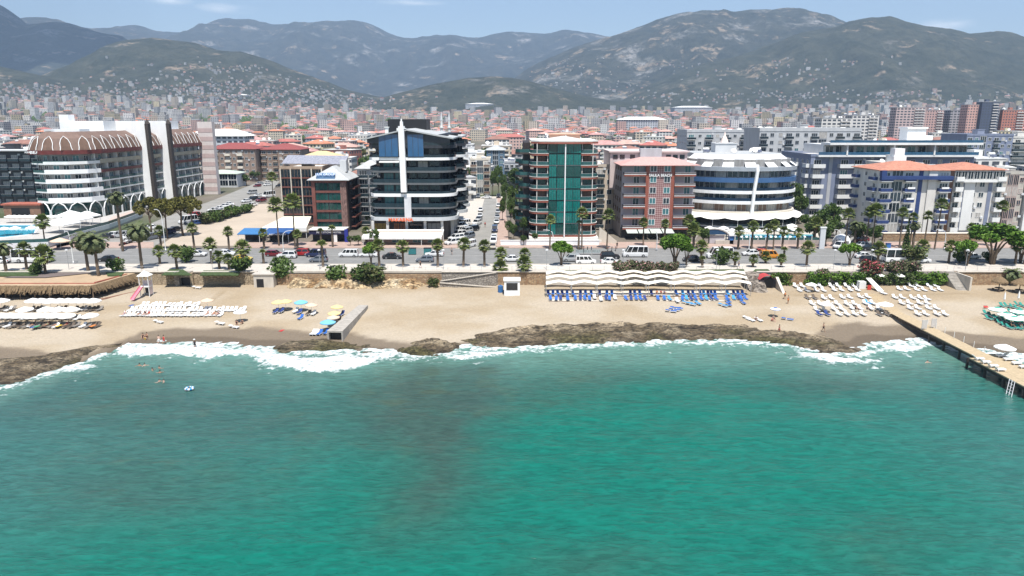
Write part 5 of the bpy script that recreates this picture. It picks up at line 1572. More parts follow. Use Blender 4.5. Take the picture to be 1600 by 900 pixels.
def tree_proto(seed,kind):
 """(trunk mesh, crown mesh) of about unit height 1 m scale-free real size"""
 rr = random.Random(seed)
 tb = MB()
 if kind=='ficus': # umbrella-shaped, on several stems
  lobes =[]
  for k in range(13):
   a,q = rr.uniform(0,6.28),rr.uniform(.1,1)**.6
   lobes.append((2.3*q*math.cos(a),2.3*q*math.sin(a),4.1+1.1*(1-q*q)+rr.uniform(-.45,.35),rr.uniform(.8,1.25),rr.uniform(.8,1.25),rr.uniform(.75,1.15)))
  for k in range(5):
   a = k*1.256+rr.uniform(-.3,.3)
   tb.path_tube([(.12*math.cos(a),.12*math.sin(a),-.2),(.25*math.cos(a),.25*math.sin(a),1.6),(.9*math.cos(a),.9*math.sin(a),3.2),(1.7*math.cos(a),1.7*math.sin(a),4.4)],[.17,.14,.10,.05],6)
  return tb.mesh('trunk',[M_bark],True),crown_mb(lobes,3400,.24,seed).mesh('crown',[LM_ficus])
 if kind=='pine':
  lobes =[]
  for k in range(15):
   a,q = rr.uniform(0,6.28),rr.uniform(.05,1)**.6
   lobes.append((3.2*q*math.cos(a),3.2*q*math.sin(a),6.6+2.2*(1-q)+rr.uniform(-.9,.7),rr.uniform(1.1,1.7),rr.uniform(1.1,1.7),rr.uniform(.9,1.4)))
  tb.path_tube([(0,0,-.2),(.15,0,2.5),(-.1,.1,5),(.1,0,7.5)],[.3,.26,.2,.1],8)
  for k in range(6):
   a = k*1.05
   tb.path_tube([(0,0,4.4+.3*k),(1.2*math.cos(a),1.2*math.sin(a),5.8+.2*k),(2.3*math.cos(a),2.3*math.sin(a),7.0)],[.12,.09,.04],5)
  return tb.mesh('trunk',[M_bark],True),crown_mb(lobes,4200,.30,seed).mesh('crown',[LM_pine])
 if kind=='broad':
  lobes =[]
  for k in range(16):
   a,q = rr.uniform(0,6.28),rr.uniform(.1,1)**.5
   lobes.append((2.0*q*math.cos(a),2.0*q*math.sin(a),4.2+rr.uniform(-1.5,2.0)*(1-.5*q),rr.uniform(.8,1.3),rr.uniform(.8,1.3),rr.uniform(.7,1.1)))
  tb.path_tube([(0,0,-.2),(.1,0,1.6),(0,.1,3.6)],[.22,.18,.09],7)
  for k in range(5):
   a = k*1.26
   tb.path_tube([(0,0,1.8),(.9*math.cos(a),.9*math.sin(a),3.4),(1.5*math.cos(a),1.5*math.sin(a),4.6)],[.1,.07,.03],5)
  return tb.mesh('trunk',[M_bark],True),crown_mb(lobes,2000,.27,seed).mesh('crown',[LM_dark])
 if kind=='cypress':
  lobes =[(0,0,.8+.75*k,.75*(1-k/9.5),.75*(1-k/9.5),.8)for k in range(9)]
  tb.path_tube([(0,0,-.2),(0,0,2)],[.15,.1],6)
  return tb.mesh('trunk',[M_bark],True),crown_mb(lobes,1100,.2,seed).mesh('crown',[LM_dark])
 if kind in('bush','scrub','oleander','redbush'):
  lobes =[]
  for k in range(9):
   a,q = rr.uniform(0,6.28),rr.uniform(.0,1)
   lobes.append((.8*q*math.cos(a),.8*q*math.sin(a),.7+rr.uniform(-.2,.5),rr.uniform(.4,.7),rr.uniform(.4,.7),rr.uniform(.4,.65)))
  for k in range(4):
   a = k*1.57
   tb.path_tube([(0,0,-.2),(.35*math.cos(a),.35*math.sin(a),.7)],[.05,.02],5)
  m ={'bush':[LM_dark],'scrub':[LM_scrub,LM_scrub,LM_dark],'oleander':[LM_olean,LM_olean,LM_scrub,LM_olean,LM_olean,LM_olean,LM_flower],'redbush':[LM_olean,LM_olean,LM_red]}[kind]
  return tb.mesh('stem',[M_bark],True),crown_mb(lobes,900,.15,seed,mats=len(m)).mesh('foliage',m)
PRO ={k:[tree_proto(s,k)for s in(11,12)]for k in('ficus','pine','broad','cypress','bush','scrub','oleander','redbush')}
def tree(kind,label,p,scale=1.0,group=None,cat=None,nm=None,sc3=None):
 bush = kind in('bush','scrub','oleander','redbush')
 nm = nm or{'ficus':'ficus_tree','pine':'umbrella_pine','broad':'leafy_tree','cypress':'cypress_tree','bush':'bush','scrub':'bush','oleander':'oleander_bush','redbush':'flowering_bush'}[kind]
 o = thing(nm,label,cat or('bush' if bush else 'tree'),p,prs.uniform(0,6.28),group)
 t,c = prs.choice(PRO[kind])
 s = sc3 or(scale,scale,scale)
 inst(t.name.split('.')[0],t,o,(0,0,0),0,s);inst(c.name.split('.')[0],c,o,(0,0,0),0,s)
 return o
def hedge(label,x0,x1,y0,y1,z0,z1,mats,seed,n=None,cat='hedge'):
 o = thing('hedge',label,cat,((x0+x1)/2,(y0+y1)/2,z0))
 W,D,H = x1-x0,y1-y0,z1-z0
 rr = random.Random(seed)
 lobes =[(rr.uniform(-W/2,W/2),rr.uniform(-D/2,D/2),rr.uniform(.2,H-.35),rr.uniform(.6,1.0),rr.uniform(.4,.7),rr.uniform(.5,.8))for _ in range(int(W*4*max(1,H/1.5)))]
 part('foliage',crown_mb(lobes,n or int(W*260*max(1,H/2)),.22,seed,mats=len(mats)),mats,o)
 part('stem',MB().path_tube([(-W/2+.3,0,.3),(0,.1,.35),(W/2-.3,0,.3)],.05,5),M_bark,o)
 return o
Gp = 'palms in a line along the promenade'
# ---- promenade palms (pixel of foot, pixel row of crown heart, crown radius, kind)
prom =[
 (10,425,388,2.4,'date'),(42,421,390,1.9,'fan'),(71,427,399,2.4,'fan'),(138,423,374,3.5,'date'),(154,430,378,3.4,'date'),
 (222,420,360,3.6,'date'),(250,412,393,1.5,'fan'),(277,421,393,1.8,'fan'),(331,412,382,1.7,'fan'),(343,420,401,1.5,'fan'),(358,421,405,1.4,'fan'),
 (381,412,388,2.0,'fan'),(412,411,396,1.0,'young'),(505,417,385,1.5,'young'),(593,417,384,1.6,'fan'),(630,417,386,1.65,'fan'),(684,417,383,1.65,'fan'),(724,417,382,1.65,'fan'),(757,417,385,1.65,'fan'),
 (782,416,397,1.7,'fan'),(820,411,397,1.6,'fan'),(1095,411,386,1.8,'fan'),(1097,418,406,1.0,'young'),(1148,417,401,1.3,'fan'),(1176,417,405,1.2,'fan'),(1196,411,401,1.3,'fan'),(1220,417,404,1.2,'fan'),(1225,404,392,1.1,'young'),
 (1260,416,388,1.75,'fan'),(1371,413,389,1.9,'fan'),(1438,409,385,1.7,'fan'),(1482,410,385,1.6,'fan'),(1586,412,384,1.7,'fan'),(1600,413,378,1.8,'fan')]
prom_l ={10:'grey trunked date palm on the lawn at the west end of the promenade',138:'tall date palm leaning by the beach bar roof, the taller of two',154:'date palm with a swollen neck beside the taller one by the beach bar',222:'tall thick date palm with orange dry fronds, alone by the paved terrace'}
spot = lambda px:('near the coach' if px<120 else 'above the tunnel steps' if px<300 else 'on the lawn by the yellow taxi' if px<400 else 'opposite the blue canopies' if px<520 else 'opposite the curved black block' if px<760 else
 'above the white beach kiosk' if px<850 else 'opposite the arched gate' if px<1110 else 'opposite the round hotel' if px<1300 else 'opposite the blue and white hotels')
for px,py,cy,r,k in prom:
 p = at(px,py,.12);h = zat(cy,p.y)-.12
 look ={'date':'feathery date palm','young':'small young fan palm','fan':('tall ' if h>4.6 else 'short bushy ' if h<2.6 else '')+'fan palm'}[k]
 palm(prom_l.get(px,f"{look} on the promenade {spot(px)}"),p,h,r,k,Gp)
for px,py,cy,r,lab in((782,441,418,2.0,'drooping fan palm growing from the beach beside the white kiosk'),(820,443,412,2.0,'bushy fan palm below the promenade on the canopy side of the white kiosk'),(1578,445,428,2.6,'dark spiky palm clump at the foot of the brown stone wall')):
 p = bat(px,py);palm(lab,p,max(.6,zat(cy,p.y)-p.z),r,'fan' if px<1500 else 'date')
 # ---- palms beyond the road
far_p =[(71,386,347,2.2,'fan'),(192,392,308,3.0,'date'),(304,390,357,1.5,'fan'),(252,388,361,1.6,'fan'),(358,390,362,1.5,'fan'),(413,388,364,1.4,'fan'),(436,384,322,2.4,'fan'),(461,386,316,2.5,'fan'),(465,389,366,1.4,'fan'),(520,386,360,1.4,'young'),(502,384,362,1.0,'young'),
 (572,380,361,1.4,'fan'),(428,330,277,2.2,'fan'),(859,389,344,1.5,'fan'),(909,389,334,1.7,'fan'),(948,389,337,1.9,'fan'),(904,389,350,1.0,'young'),(1005,384,348,1.5,'fan'),(1038,384,350,1.5,'fan'),(1075,386,345,1.9,'fan'),(1083,388,360,2.0,'fan'),
 (1153,389,362,1.5,'fan'),(1174,388,354,1.7,'fan'),(1197,389,358,1.4,'fan'),(1208,389,352,1.5,'fan'),(1222,388,362,1.4,'fan'),(1246,388,364,1.5,'fan'),(1320,388,335,1.9,'fan'),(1362,388,330,2.2,'fan'),(1352,386,332,1.9,'fan'),(1405,388,333,1.7,'fan'),(1426,388,352,1.8,'date'),(1421,388,340,1.5,'fan'),(1443,388,338,1.6,'fan'),(1460,389,320,1.8,'fan'),(1514,388,356,1.4,'fan'),(1556,386,322,1.8,'fan'),(1335,380,352,2.2,'date'),(1272,380,350,1.9,'fan')]
spot2 = lambda px:('by the pool terrace' if px<230 else 'at the edge of the bare lot' if px<400 else 'by the cream tent roof' if px<480 else 'by the navy entrance kiosk' if px<560 else 'beside the white terrace awning' if px<700 else 'before the emerald glass block' if px<930 else
 'between the emerald block and red hotel' if px<960 else 'before the red patterned hotel' if px<1100 else 'by the pool of the round hotel' if px<1280 else 'before the slate blue block' if px<1340 else 'before the white hotel with navy balconies' if px<1470 else 'before the striped hotel')
for px,py,cy,r,k in far_p:
 p = at(px,py,.1);h = zat(cy,p.y)-.1
 look ={'date':'feathery date palm','young':'small young palm','fan':('very tall slim' if h>9 else 'slim' if h>5.5 else 'short')+' fan palm'}[k]
 palm(f"{look} {spot2(px)}",p,h,r,k,'palms on the far side of the road',dead=h<7)
 # ---- trees
for k,px,py,top,wpx,lab in(('ficus',877,415,377,40,'bright green umbrella shaped ficus on the promenade above the striped beach canopies'),('ficus',1054,418,362,52,'large bright green ficus on the promenade opposite the red hotel'),('ficus',1072,417,374,26,'smaller olive ficus tucked beside the large bright green one'),
 ('ficus',1327,416,378,34,'yellowish layered ficus on the promenade by the black car'),('ficus',1510,415,373,34,'flat topped ficus beside the biggest ficus'),('ficus',1550,413,350,72,'biggest dark green ficus, on grey twisted stems, at the east end of the promenade'),('ficus',1594,410,366,40,'ficus half cut by the picture edge beyond the biggest one'),
 ('ficus',580,414,378,26,'small round lollipop shaped green tree on the promenade')):
 p = at(px,py,.1);H = zat(top,p.y);W = wpx/F*p.length
 tree(k,lab,p,sc3=(W/6.2,W/6.2,H/6.2))
for px,py,top,w,lab in((237,371,309,36,'olive green umbrella pine closest to the arched roof hotel'),(262,372,304,30,'umbrella pine in the middle of the roadside three'),(286,368,302,40,'umbrella pine nearest to the bare lot')):
 p = at(px,py,.05);H = zat(top,p.y);W = w/F*p.length
 tree('pine',lab,p,sc3=(W/6.9,W/6.9,H/9.6))
tree('cypress','slim dark cypress before the white hotel with navy balconies',at(1415,388,.1),sc3=(1.2,1.2,.86*zat(338,at(1415,388,.1).y)/7))
def mass_trees(spots,lab,kind='broad',grp=None):
 for i,(px,py,top,w)in enumerate(spots):
  p = at(px,py,.05);H = zat(top,p.y);W = w/F*p.length
  tree(kind,lab,p,sc3=(W/6.0,W/6.0,H/6.4),group=grp)
mass_trees([(785,345,308,14),(800,340,290,18),(806,360,322,18),(795,372,345,14),(812,330,280,16),(790,325,285,16),(803,374,350,14),(817,372,335,16),(798,352,312,16)],'green tree in the leafy strip between the central street and the emerald block','broad','trees beside the central street')
mass_trees([(770,306,262,16),(779,306,258,16),(786,306,268,14),(763,303,272,10)],'dense green tree closing the far end of the central street','broad','trees at the street end')
mass_trees([(727,306,262,14),(733,304,256,10)],'dark tree between the curved black block and the cream street end house','broad','trees behind the curved black block')
mass_trees([(1240,345,278,26),(1248,350,300,24),(1262,362,332,28),(1236,360,335,22),(1280,366,326,28),(1296,368,318,30),(1306,372,340,26),(1270,378,345,30),(1290,385,350,26)],'green tree in the garden between the round hotel and the slate blue block','broad','garden trees by the round hotel')
mass_trees([(1348,380,348,30),(1366,382,352,26),(1338,378,355,22)],'rounded dark tree in the garden before the white hotel with navy balconies','broad','garden trees by the blue hotel')
mass_trees([(300,352,322,22)],'thin olive tree beside the three umbrella pines','pine')
mass_trees([(452,290,262,14),(446,284,266,12),(400,283,265,18),(415,276,262,18),(385,290,272,16),(430,272,258,14)],'bright leafy tree where the side street bends','broad','trees where the side street bends')
mass_trees([(585,384,358,18),(560,384,366,18),(548,384,368,12),(575,352,330,10)],'leafy shrubby tree between the navy kiosk and the white terrace awning','broad','trees by the terrace awning')
mass_trees([(1085,384,345,22),(1098,386,352,20),(1065,386,360,16)],'greyish tree between the red patterned hotel and the arched gate','broad','trees by the arched gate')
mass_trees([(846,352,326,10),(836,380,362,12),(818,384,366,12)],'small green shrub tree at the foot of the emerald block','broad','shrub trees by the emerald block')
# bushes along the side road
for i in range(13):
 t = i/12
 p = at(322+66*t,350-19*t,.05)
 tree('bush' if i%3 else 'scrub','bush in the green row between the side road and the bare lot',p,prs.uniform(1.7,2.5),'bushes along the side road')
for px,py,s,lab in((437,441,3.0,'tall dark bush growing up over the promenade edge by the concrete outlet'),(437,424,2.2,'upper dark bush above the tall one at the promenade edge'),(522,443,2.6,'rounded dark bush on the rocky bank'),(570,446,2.6,'wild bush on the rocky bank, the darker half of the wide pair'),(582,447,3.0,'wide pale wild bush on the rocky bank with dry grass'),(590,440,2.4,'pale bush behind the wide wild bush'),(676,449,1.2,'small green bush at the foot of the rocky bank by the ramp')):
 p = bat(px,py);p.z+=.1
 tree('bush' if 'dark' in lab else 'scrub',lab,p,s)
for px,py,s,k,lab in((180,424,1.7,'bush','rounded bush on the promenade planting by the paved terrace'),(57,428,1.6,'bush','agave like bush at the lawn edge beside a fan palm'),(1126,412,2.3,'bush','dark bush on the promenade opposite the arched gate'),(1427,411,2.5,'scrub','grey green ball shaped bush beside the white bus'),(290,408,2.2,'bush','dark bush behind a fan palm above the tunnel steps'),(380,425,2.3,'bush','dark bush on the lawn below the yellow taxi'),
 (1500,410,1.7,'bush','low bush under the flat topped ficus'),(1545,409,1.5,'bush','low bush by the stems of the biggest ficus')):
 tree(k,lab,at(px,py,.12),s)
for i,px in enumerate(range(965,1056,11)):
 tree('oleander','grey green oleander on the promenade edge above the striped canopies',at(px,424+(i%2)*3,.1),prs.uniform(1.1,1.6),'oleanders above the striped canopies')
 # hedge at the eastern beach
def hx(a,b,y):return xat(a,y,-1),xat(b,y,-1)
a,b = hx(1206,1238,150.2);hedge('dark ivy hedge on the wall beside the red canopy',a,b,149.4,150.9,-2.5,.3,[LM_dark,LM_ficus],71)
a,b = hx(1261,1345,150.0);hedge('long green hedge below the promenade behind white sun loungers',a,b,149.2,150.9,-2.4,.3,[LM_dark,LM_ficus,LM_ficus],72)
a,b = hx(1346,1424,150.0);hedge('dark hedge with reddish patches behind the white umbrellas',a,b,149.2,150.9,-2.4,.2,[LM_dark,LM_dark,LM_olean],73)
a,b = hx(1425,1478,150.0);hedge('bright green hedge end beside the beach stairs',a,b,149.2,150.9,-2.4,.3,[LM_ficus,LM_ficus,LM_dark],74)
for px,k,s,lab in((1352,'redbush',2.0,'bush with red blossoms above the dark hedge'),(1368,'redbush',1.5,'smaller red flowering bush beside the larger one'),(1392,'oleander',1.8,'pale oleander above the dark hedge'),(1405,'oleander',1.9,'pink oleander above the dark hedge'),(1418,'oleander',2.0,'broad pink oleander by the ball shaped bush'),(1280,'oleander',1.4,'brownish oleander in the long green hedge')):
 tree(k,lab,at(px,424,0)+Vector((0,-1.0,-.5 if px>1300 else-1.2)),s)
 # trees among the houses
tr_ = random.Random(9)
cnt = 0
while cnt<215:
 y = 262+(1000-262)*tr_.random()**1.1;px = tr_.uniform(-20,1620)
 x = xat(px,y,5)
 if not free(x,y,1.5):continue
 z = float(town_z(x,y))
 k = tr_.choice(['broad','broad','broad','cypress','pine'])
 s = tr_.uniform(1.2,2.3)if k!='pine' else tr_.uniform(.9,1.3)
 near_ = y<520
 nm_ ={'broad':'leafy tree','cypress':'slim cypress','pine':'olive green pine'}[k]
 tree(k,f"{nm_} among the {'nearer' if near_ else 'farther'} town houses {landmark(px)}",(x,y,z),s,'trees among the town houses')
 cnt+=1
 # woods on the plain too far off to tell apart
wd = np.random.default_rng(4)
lob =[]
WV = MB()
for k in range(7500):
 y = 1000*(2900/1000)**wd.random();px = wd.uniform(-60,1660);x = xat(px,y,10)
 belt = math.exp(-((px-440)/70)**2-((y-1500)/250)**2)
 if wd.random()>.36+belt*3:continue
 z = float(town_z(x,y));s = wd.uniform(3.0,6.5)*(1.3 if belt>.3 else 1)
 j = wd.uniform(.7,1.2,8)
 P =[(x+s*j[i]*math.cos(i*.785),y+s*j[i]*math.sin(i*.785),z+s*.35*j[-i])for i in range(8)]+[(x+s*.55*j[i]*math.cos(i*.785+.3),y+s*.55*j[i]*math.sin(i*.785),z+s*1.1*j[i])for i in range(8)]+[(x,y,z+s*1.5)]
 WV.add(P,[(i,(i+1)%8,8+(i+1)%8,8+i)for i in range(8)]+[(8+i,8+(i+1)%8,16)for i in range(8)])
o = part('distant_woods',WV,LM_dark);o['kind'] = 'stuff';o['label'] = 'far dark tree clumps scattered between the distant houses'
# lawns
def lawn(pts,z=.2):
 o = part('lawn',MB().prism([(at(a,b,.12).x,at(a,b,.12).y)for a,b in pts],.05,z),M_lawn);o['kind'] = 'stuff';return o
lawn([(-60,423),(70,423),(58,431.5),(-60,431.5)]);lawn([(265,421),(285,421),(300,430),(252,430)],.22);lawn([(318,423),(378,423),(372,430.5),(312,430.5)],.22);lawn([(165,425),(196,423),(190,431),(168,431)],.22)
lawn([(1056,422),(1162,421),(1164,425),(1050,425.5)],.2);lawn([(1180,421),(1200,421),(1205,425),(1176,425)],.2);lawn([(885,423),(965,423),(965,425.5),(850,425.5)],.2)
# ================================================================== VEHICLES
M_tyre = pm('tyre_rubber',(.015,.015,.016),.85,.1);M_rim = pm('wheel_rim',(.42,.42,.43),.35,.1,metal=.6)
M_cglass = glass('car_glass',(.012,.015,.018),.06,.1)
M_lamp = pm('headlamp_glass',(.7,.7,.68),.15,0);M_tail = pm('tail_lamp',(.35,.01,.01),.25,0)
M_trimb = pm('black_trim',(.02,.02,.02),.6,.1)
def paint(name,col):
 m = pm('car_paint_'+name,col,.28,.05,.8,spec=.6)
 m.node_tree.nodes['Principled BSDF'].inputs['Coat Weight'].default_value = .5
 return m
PAINT ={'white':paint('white',(.72,.72,.71)),'black':paint('black',(.012,.012,.014)),'silver':paint('silver',(.38,.39,.40)),'grey':paint('grey',(.14,.16,.19)),'blue':paint('blue',(.02,.06,.20)),'red':paint('red',(.33,.012,.014)),'dark red':paint('dark red',(.16,.012,.02)),
 'yellow':paint('yellow',(.62,.44,.01)),'orange':paint('orange',(.60,.22,.01)),'dark blue':paint('dark blue',(.012,.02,.07)),'beige':paint('beige',(.45,.38,.30))}
# side profiles: x along the car (front at -x), z up: lower body line and cabin
SPEC ={ # length, width, body profile (top line from front to back), cabin (x0,x1 at belt, x0,x1 at roof, roof z), belt z, wheel r, wheelbase x
 'sedan':(4.5,1.76,[(-2.25,.45),(-2.2,.68),(-1.1,.86),(1.35,.92),(2.15,.90),(2.25,.55)],(-1.15,1.65,-.45,.95,1.42),.31,(-1.38,1.30)),
 'hatchback':(4.1,1.72,[(-2.05,.45),(-2.0,.70),(-1.0,.90),(1.9,.96),(2.02,.9),(2.05,.5)],(-1.1,1.98,-.4,1.55,1.47),.31,(-1.25,1.28)),
 'suv':(4.5,1.84,[(-2.25,.5),(-2.2,.85),(-1.15,1.02),(2.1,1.06),(2.22,.95),(2.25,.55)],(-1.2,2.18,-.55,1.8,1.70),.36,(-1.35,1.35)),
 'van':(4.6,1.84,[(-2.3,.5),(-2.25,.85),(-1.45,1.05),(2.22,1.10),(2.29,1.0),(2.3,.5)],(-1.5,2.27,-.9,2.15,1.88),.33,(-1.45,1.45)),
 'minibus':(6.0,2.0,[(-3.0,.5),(-2.95,.95),(-2.25,1.22),(2.92,1.3),(2.99,1.2),(3.0,.5)],(-2.3,2.98,-1.55,2.9,2.6),.36,(-1.95,1.85)),
 'bus':(8.6,2.4,[(-4.3,.45),(-4.28,1.25),(-4.2,1.3),(4.25,1.3),(4.29,1.2),(4.3,.45)],(-4.26,4.27,-4.05,4.15,3.1),.46,(-2.9,2.6)),
 }
def hexa(mb,a,b,m=0):
 """solid between two 4-point rings"""
 mb.add(list(a)+list(b),[(3,2,1,0),(4,5,6,7),(0,1,5,4),(1,2,6,5),(2,3,7,6),(3,0,4,7)],m)
_cm ={}
def car_meshes(kind,col):
 k =(kind,col)
 if k in _cm:return _cm[k]
 L_,W,prof,cab,wr,wb = SPEC[kind]
 hw = W/2
 mb = MB()
 lo = .24
 # lower body as a loft across sections with tucked-in sides
 secs =[]
 for x,z in prof:
  t = .93 if abs(x)>L_/2-.12 else 1.0
  secs.append([(x,-hw*t*.96,lo),(x,-hw*t,(lo+z)/2),(x,-hw*t*.95,z),(x,hw*t*.95,z),(x,hw*t,(lo+z)/2),(x,hw*t*.96,lo)])
 P =[p for s in secs for p in s]
 n = 6;fs =[]
 for i in range(len(secs)-1):
  for j in range(n):
   q =(j+1)%n
   fs.append((i*n+j,i*n+q,(i+1)*n+q,(i+1)*n+j))
 fs+=[tuple(range(n)),tuple(reversed(range((len(secs)-1)*n,len(secs)*n)))]
 mb.add(P,fs)
 # cabin pillars and roof
 x0,x1,r0,r1,rz = cab
 bz = np.interp([x0,x1],[p[0]for p in prof],[p[1]for p in prof])
 cw,rw = hw*.93,hw*.80 if kind not in('minibus','bus','van')else hw*.88
 mb.add([(r0,-rw,rz-.05),(r1,-rw,rz-.05),(r1,rw,rz-.05),(r0,rw,rz-.05),(r0+.1,-rw+.1,rz),(r1-.1,-rw+.1,rz),(r1-.1,rw-.1,rz),(r0+.1,rw-.1,rz)],
  [(3,2,1,0),(4,5,6,7),(0,1,5,4),(1,2,6,5),(2,3,7,6),(3,0,4,7)])
 xs =[0,.5,1]if kind in('sedan','hatchback','suv')else[0,.22,.5,.78,1]
 for s in(-1,1):
  for t in xs:
   xa_,xb = x0+(x1-x0)*t,r0+(r1-r0)*t
   d = .07
   hexa(mb,[(xa_-d,s*cw,bz[0]+(bz[1]-bz[0])*t-.05),(xa_+d,s*cw,bz[0]+(bz[1]-bz[0])*t-.05),(xa_+d,s*(cw-.06),bz[0]-.05),(xa_-d,s*(cw-.06),bz[0]-.05)],
    [(xb-d,s*rw,rz-.04),(xb+d,s*rw,rz-.04),(xb+d,s*(rw-.06),rz-.04),(xb-d,s*(rw-.06),rz-.04)])
 body = mb.mesh('body',[PAINT[col]])
 bv = None
 def cabpt(t,u,s): # t along, u up
  xa_,xb = x0+(x1-x0)*t,r0+(r1-r0)*t
  z0 = bz[0]+(bz[1]-bz[0])*t
  return(xa_*(1-u)+xb*u,s*((cw-.02)*(1-u)+(rw-.02)*u),z0*(1-u)+(rz-.05)*u)
 gl ={}
 gl['windscreen'] = MB().add([cabpt(0,0,-1),cabpt(0,0,1),cabpt(0,1,1),cabpt(0,1,-1)],[(3,2,1,0)]).mesh('windscreen',[M_cglass])
 gl['rear_window'] = MB().add([cabpt(1,0,-1),cabpt(1,0,1),cabpt(1,1,1),cabpt(1,1,-1)],[(0,1,2,3)]).mesh('rear_window',[M_cglass])
 u0 = .0 if kind!='bus' else .15
 for s,nm in((-1,'side_window'),(1,'side_window')):
  gl[nm+str(s)] = MB().add([cabpt(.0,u0,s),cabpt(1,u0,s),cabpt(1,1,s),cabpt(0,1,s)],[(0,1,2,3)]).mesh('side_window',[M_cglass])
 wh = MB().lathe([(.02,-.11),(wr*.96,-.11),(wr,-.06),(wr,.06),(wr*.96,.11),(.02,.11)],14)
 wh.v =[(p[0],p[2],p[1])for p in wh.v]
 tyre = wh.mesh('wheel',[M_tyre])
 rm = MB().lathe([(.02,-.125),(wr*.6,-.12),(wr*.62,.12),(.02,.125)],10)
 rm.v =[(p[0],p[2],p[1])for p in rm.v]
 rim = rm.mesh('rim',[M_rim])
 hz_ = prof[1][1]
 lamp = MB().box(-.06,-.17,-.08,.06,.17,.08).mesh('headlight',[M_lamp])
 tail = MB().box(-.05,-.14,-.12,.05,.14,.12).mesh('tail_light',[M_tail])
 trim = MB().box(-L_/2-.03,-hw*.85,.26,-L_/2+.1,hw*.85,.46).box(L_/2-.1,-hw*.85,.26,L_/2+.03,hw*.85,.46).mesh('bumper',[M_trimb])
 _cm[k] =(body,gl,tyre,rim,lamp,tail,trim,L_,hw,wr,wb,hz_)
 return _cm[k]
def vehicle(kind,col,label,p,rz=0.0,group=None,s=1.0,sign=False):
 body,gl,tyre,rim,lamp,tail,trim,L_,hw,wr,wb,hz_ = car_meshes(kind,col)
 nm ={'sedan':'parked_car','hatchback':'hatchback_car','suv':'off_road_car','van':'van','minibus':'minibus','bus':'bus'}[kind]
 if sign:nm = 'taxi'
 o = thing(nm,label,{'van':'van','minibus':'minibus','bus':'bus'}.get(kind,'taxi' if sign else 'car'),p,rz,group)
 if s!=1:o.scale =(s,s,s)
 inst('body',body,o)
 for k,m in gl.items():inst(m.name.split('.')[0],m,o)
 for x in wb:
  for y in(-hw+.1,hw-.1):
   w = inst('wheel',tyre,o,(x,y,wr));inst('rim',rim,w)
 for y in(-hw*.68,hw*.68):
  inst('headlight',lamp,o,(-L_/2+.03,y,hz_-.06));inst('tail_light',tail,o,(L_/2-.02,y,hz_))
 inst('bumper',trim,o)
 if sign:part('roof_sign',MB().box(-.12,-.3,0,.12,.3,.16),PAINT['yellow'],o,loc=(.1,0,SPEC[kind][3][4]))
 return o
E_,W_d = 0.0,math.pi # 0: front towards -x (west)
N_,S_ = -R(90),R(90) # front towards +y / -y
road =[ # px, py of the wheels, kind, colour, heading, label
 (44,412,'bus','white',W_d,'white coach on the road at the west end'),(0,411,'sedan','white',E_,'white car cut by the picture edge behind the white coach'),
 (169,408,'sedan','black',E_,'black car on the road below the side road junction'),(308,400,'sedan','white',W_d,'white saloon car in front of the bare lot'),
 (353,399,'sedan','white',W_d,'white saloon car just behind the yellow taxi'),(379,407,'sedan','yellow',W_d,'yellow taxi on the road before the bare lot'),(429,400,'hatchback','dark red',W_d,'dark red hatchback by the blue canopies'),
 (449,403,'suv','white',E_,'white off road car between two red cars'),(470,399,'suv','red',E_,'bright red off road car by the cream tent roof'),(494,401,'van','dark blue',E_,'dark blue van parked before the navy kiosk'),
 (498,409,'hatchback','grey',E_,'grey hatchback on the near lane below the navy kiosk'),(545,401,'van','white',E_,'white van before the navy kiosk'),(576,401,'sedan','white',E_,'white saloon behind the lollipop shaped tree'),
 (613,404,'sedan','black',W_d,'black saloon before the white terrace awning'),(664,409,'hatchback','grey',E_,'grey blue hatchback alone on the near lane'),(679,400,'sedan','white',E_,'white saloon at the corner of the central street'),
 (799,408,'sedan','white',E_,'white saloon by the white kiosk palms'),(893,408,'suv','silver',E_,'silver off road car beside the umbrella shaped ficus'),(915,412,'van','white',W_d,'white van on the near lane above the striped canopies'),
 (954,412,'sedan','white',W_d,'white saloon on the near lane above the striped canopies'),(953,404,'suv','black',W_d,'black off road car before the big white minibus'),(992,401,'minibus','white',E_,'long white minibus before the red hotel'),
 (1082,408,'sedan','black',E_,'dark saloon behind the smaller olive ficus'),(1124,403,'minibus','white',E_,'white minibus before the arched gate'),(1174,399,'sedan','white',E_,'white saloon by the pool wall of the round hotel'),
 (1203,403,'van','orange',W_d,'orange yellow taxi van by the pool wall'),(1193,398,'hatchback','red',W_d,'red car half hidden behind the orange taxi van'),(1350,403,'sedan','white',W_d,'white saloon behind the black off road car'),
 (1360,411,'suv','black',W_d,'black off road car by the yellowish ficus'),(1413,411,'bus','white',E_,'white bus before the white hotel with navy balconies'),(1437,410,'sedan','white',E_,'white car nose showing beyond the ball shaped bush'),(1515,404,'sedan','white',E_,'white saloon under the flat topped ficus'),
 ]
for px,py,k,c,h,lab in road:
 p = at(px,py,.01)
 if k=='bus':p.y = max(p.y,162.6)
 vehicle(k,c,lab,p,h,'traffic on the coast road',sign=(c=='yellow'))
 # the hotel drive and the pool corner
for px,py,k,c,h,lab in((1313,388,'van','white',R(35),'white people carrier turning out of the hotel drive'),(1347,386,'sedan','white',E_,'white saloon parked before the slate blue block'),(1357,391,'hatchback','black',E_,'black hatchback parked before the slate blue block'),
 (1326,370,'suv','black',R(50),'dark car up the hotel drive'),(1345,378,'hatchback','dark red',R(10),'dark red car in the hotel drive shade')):
 vehicle(k,c,lab,at(px,py,.02),h,'cars on the hotel drive')
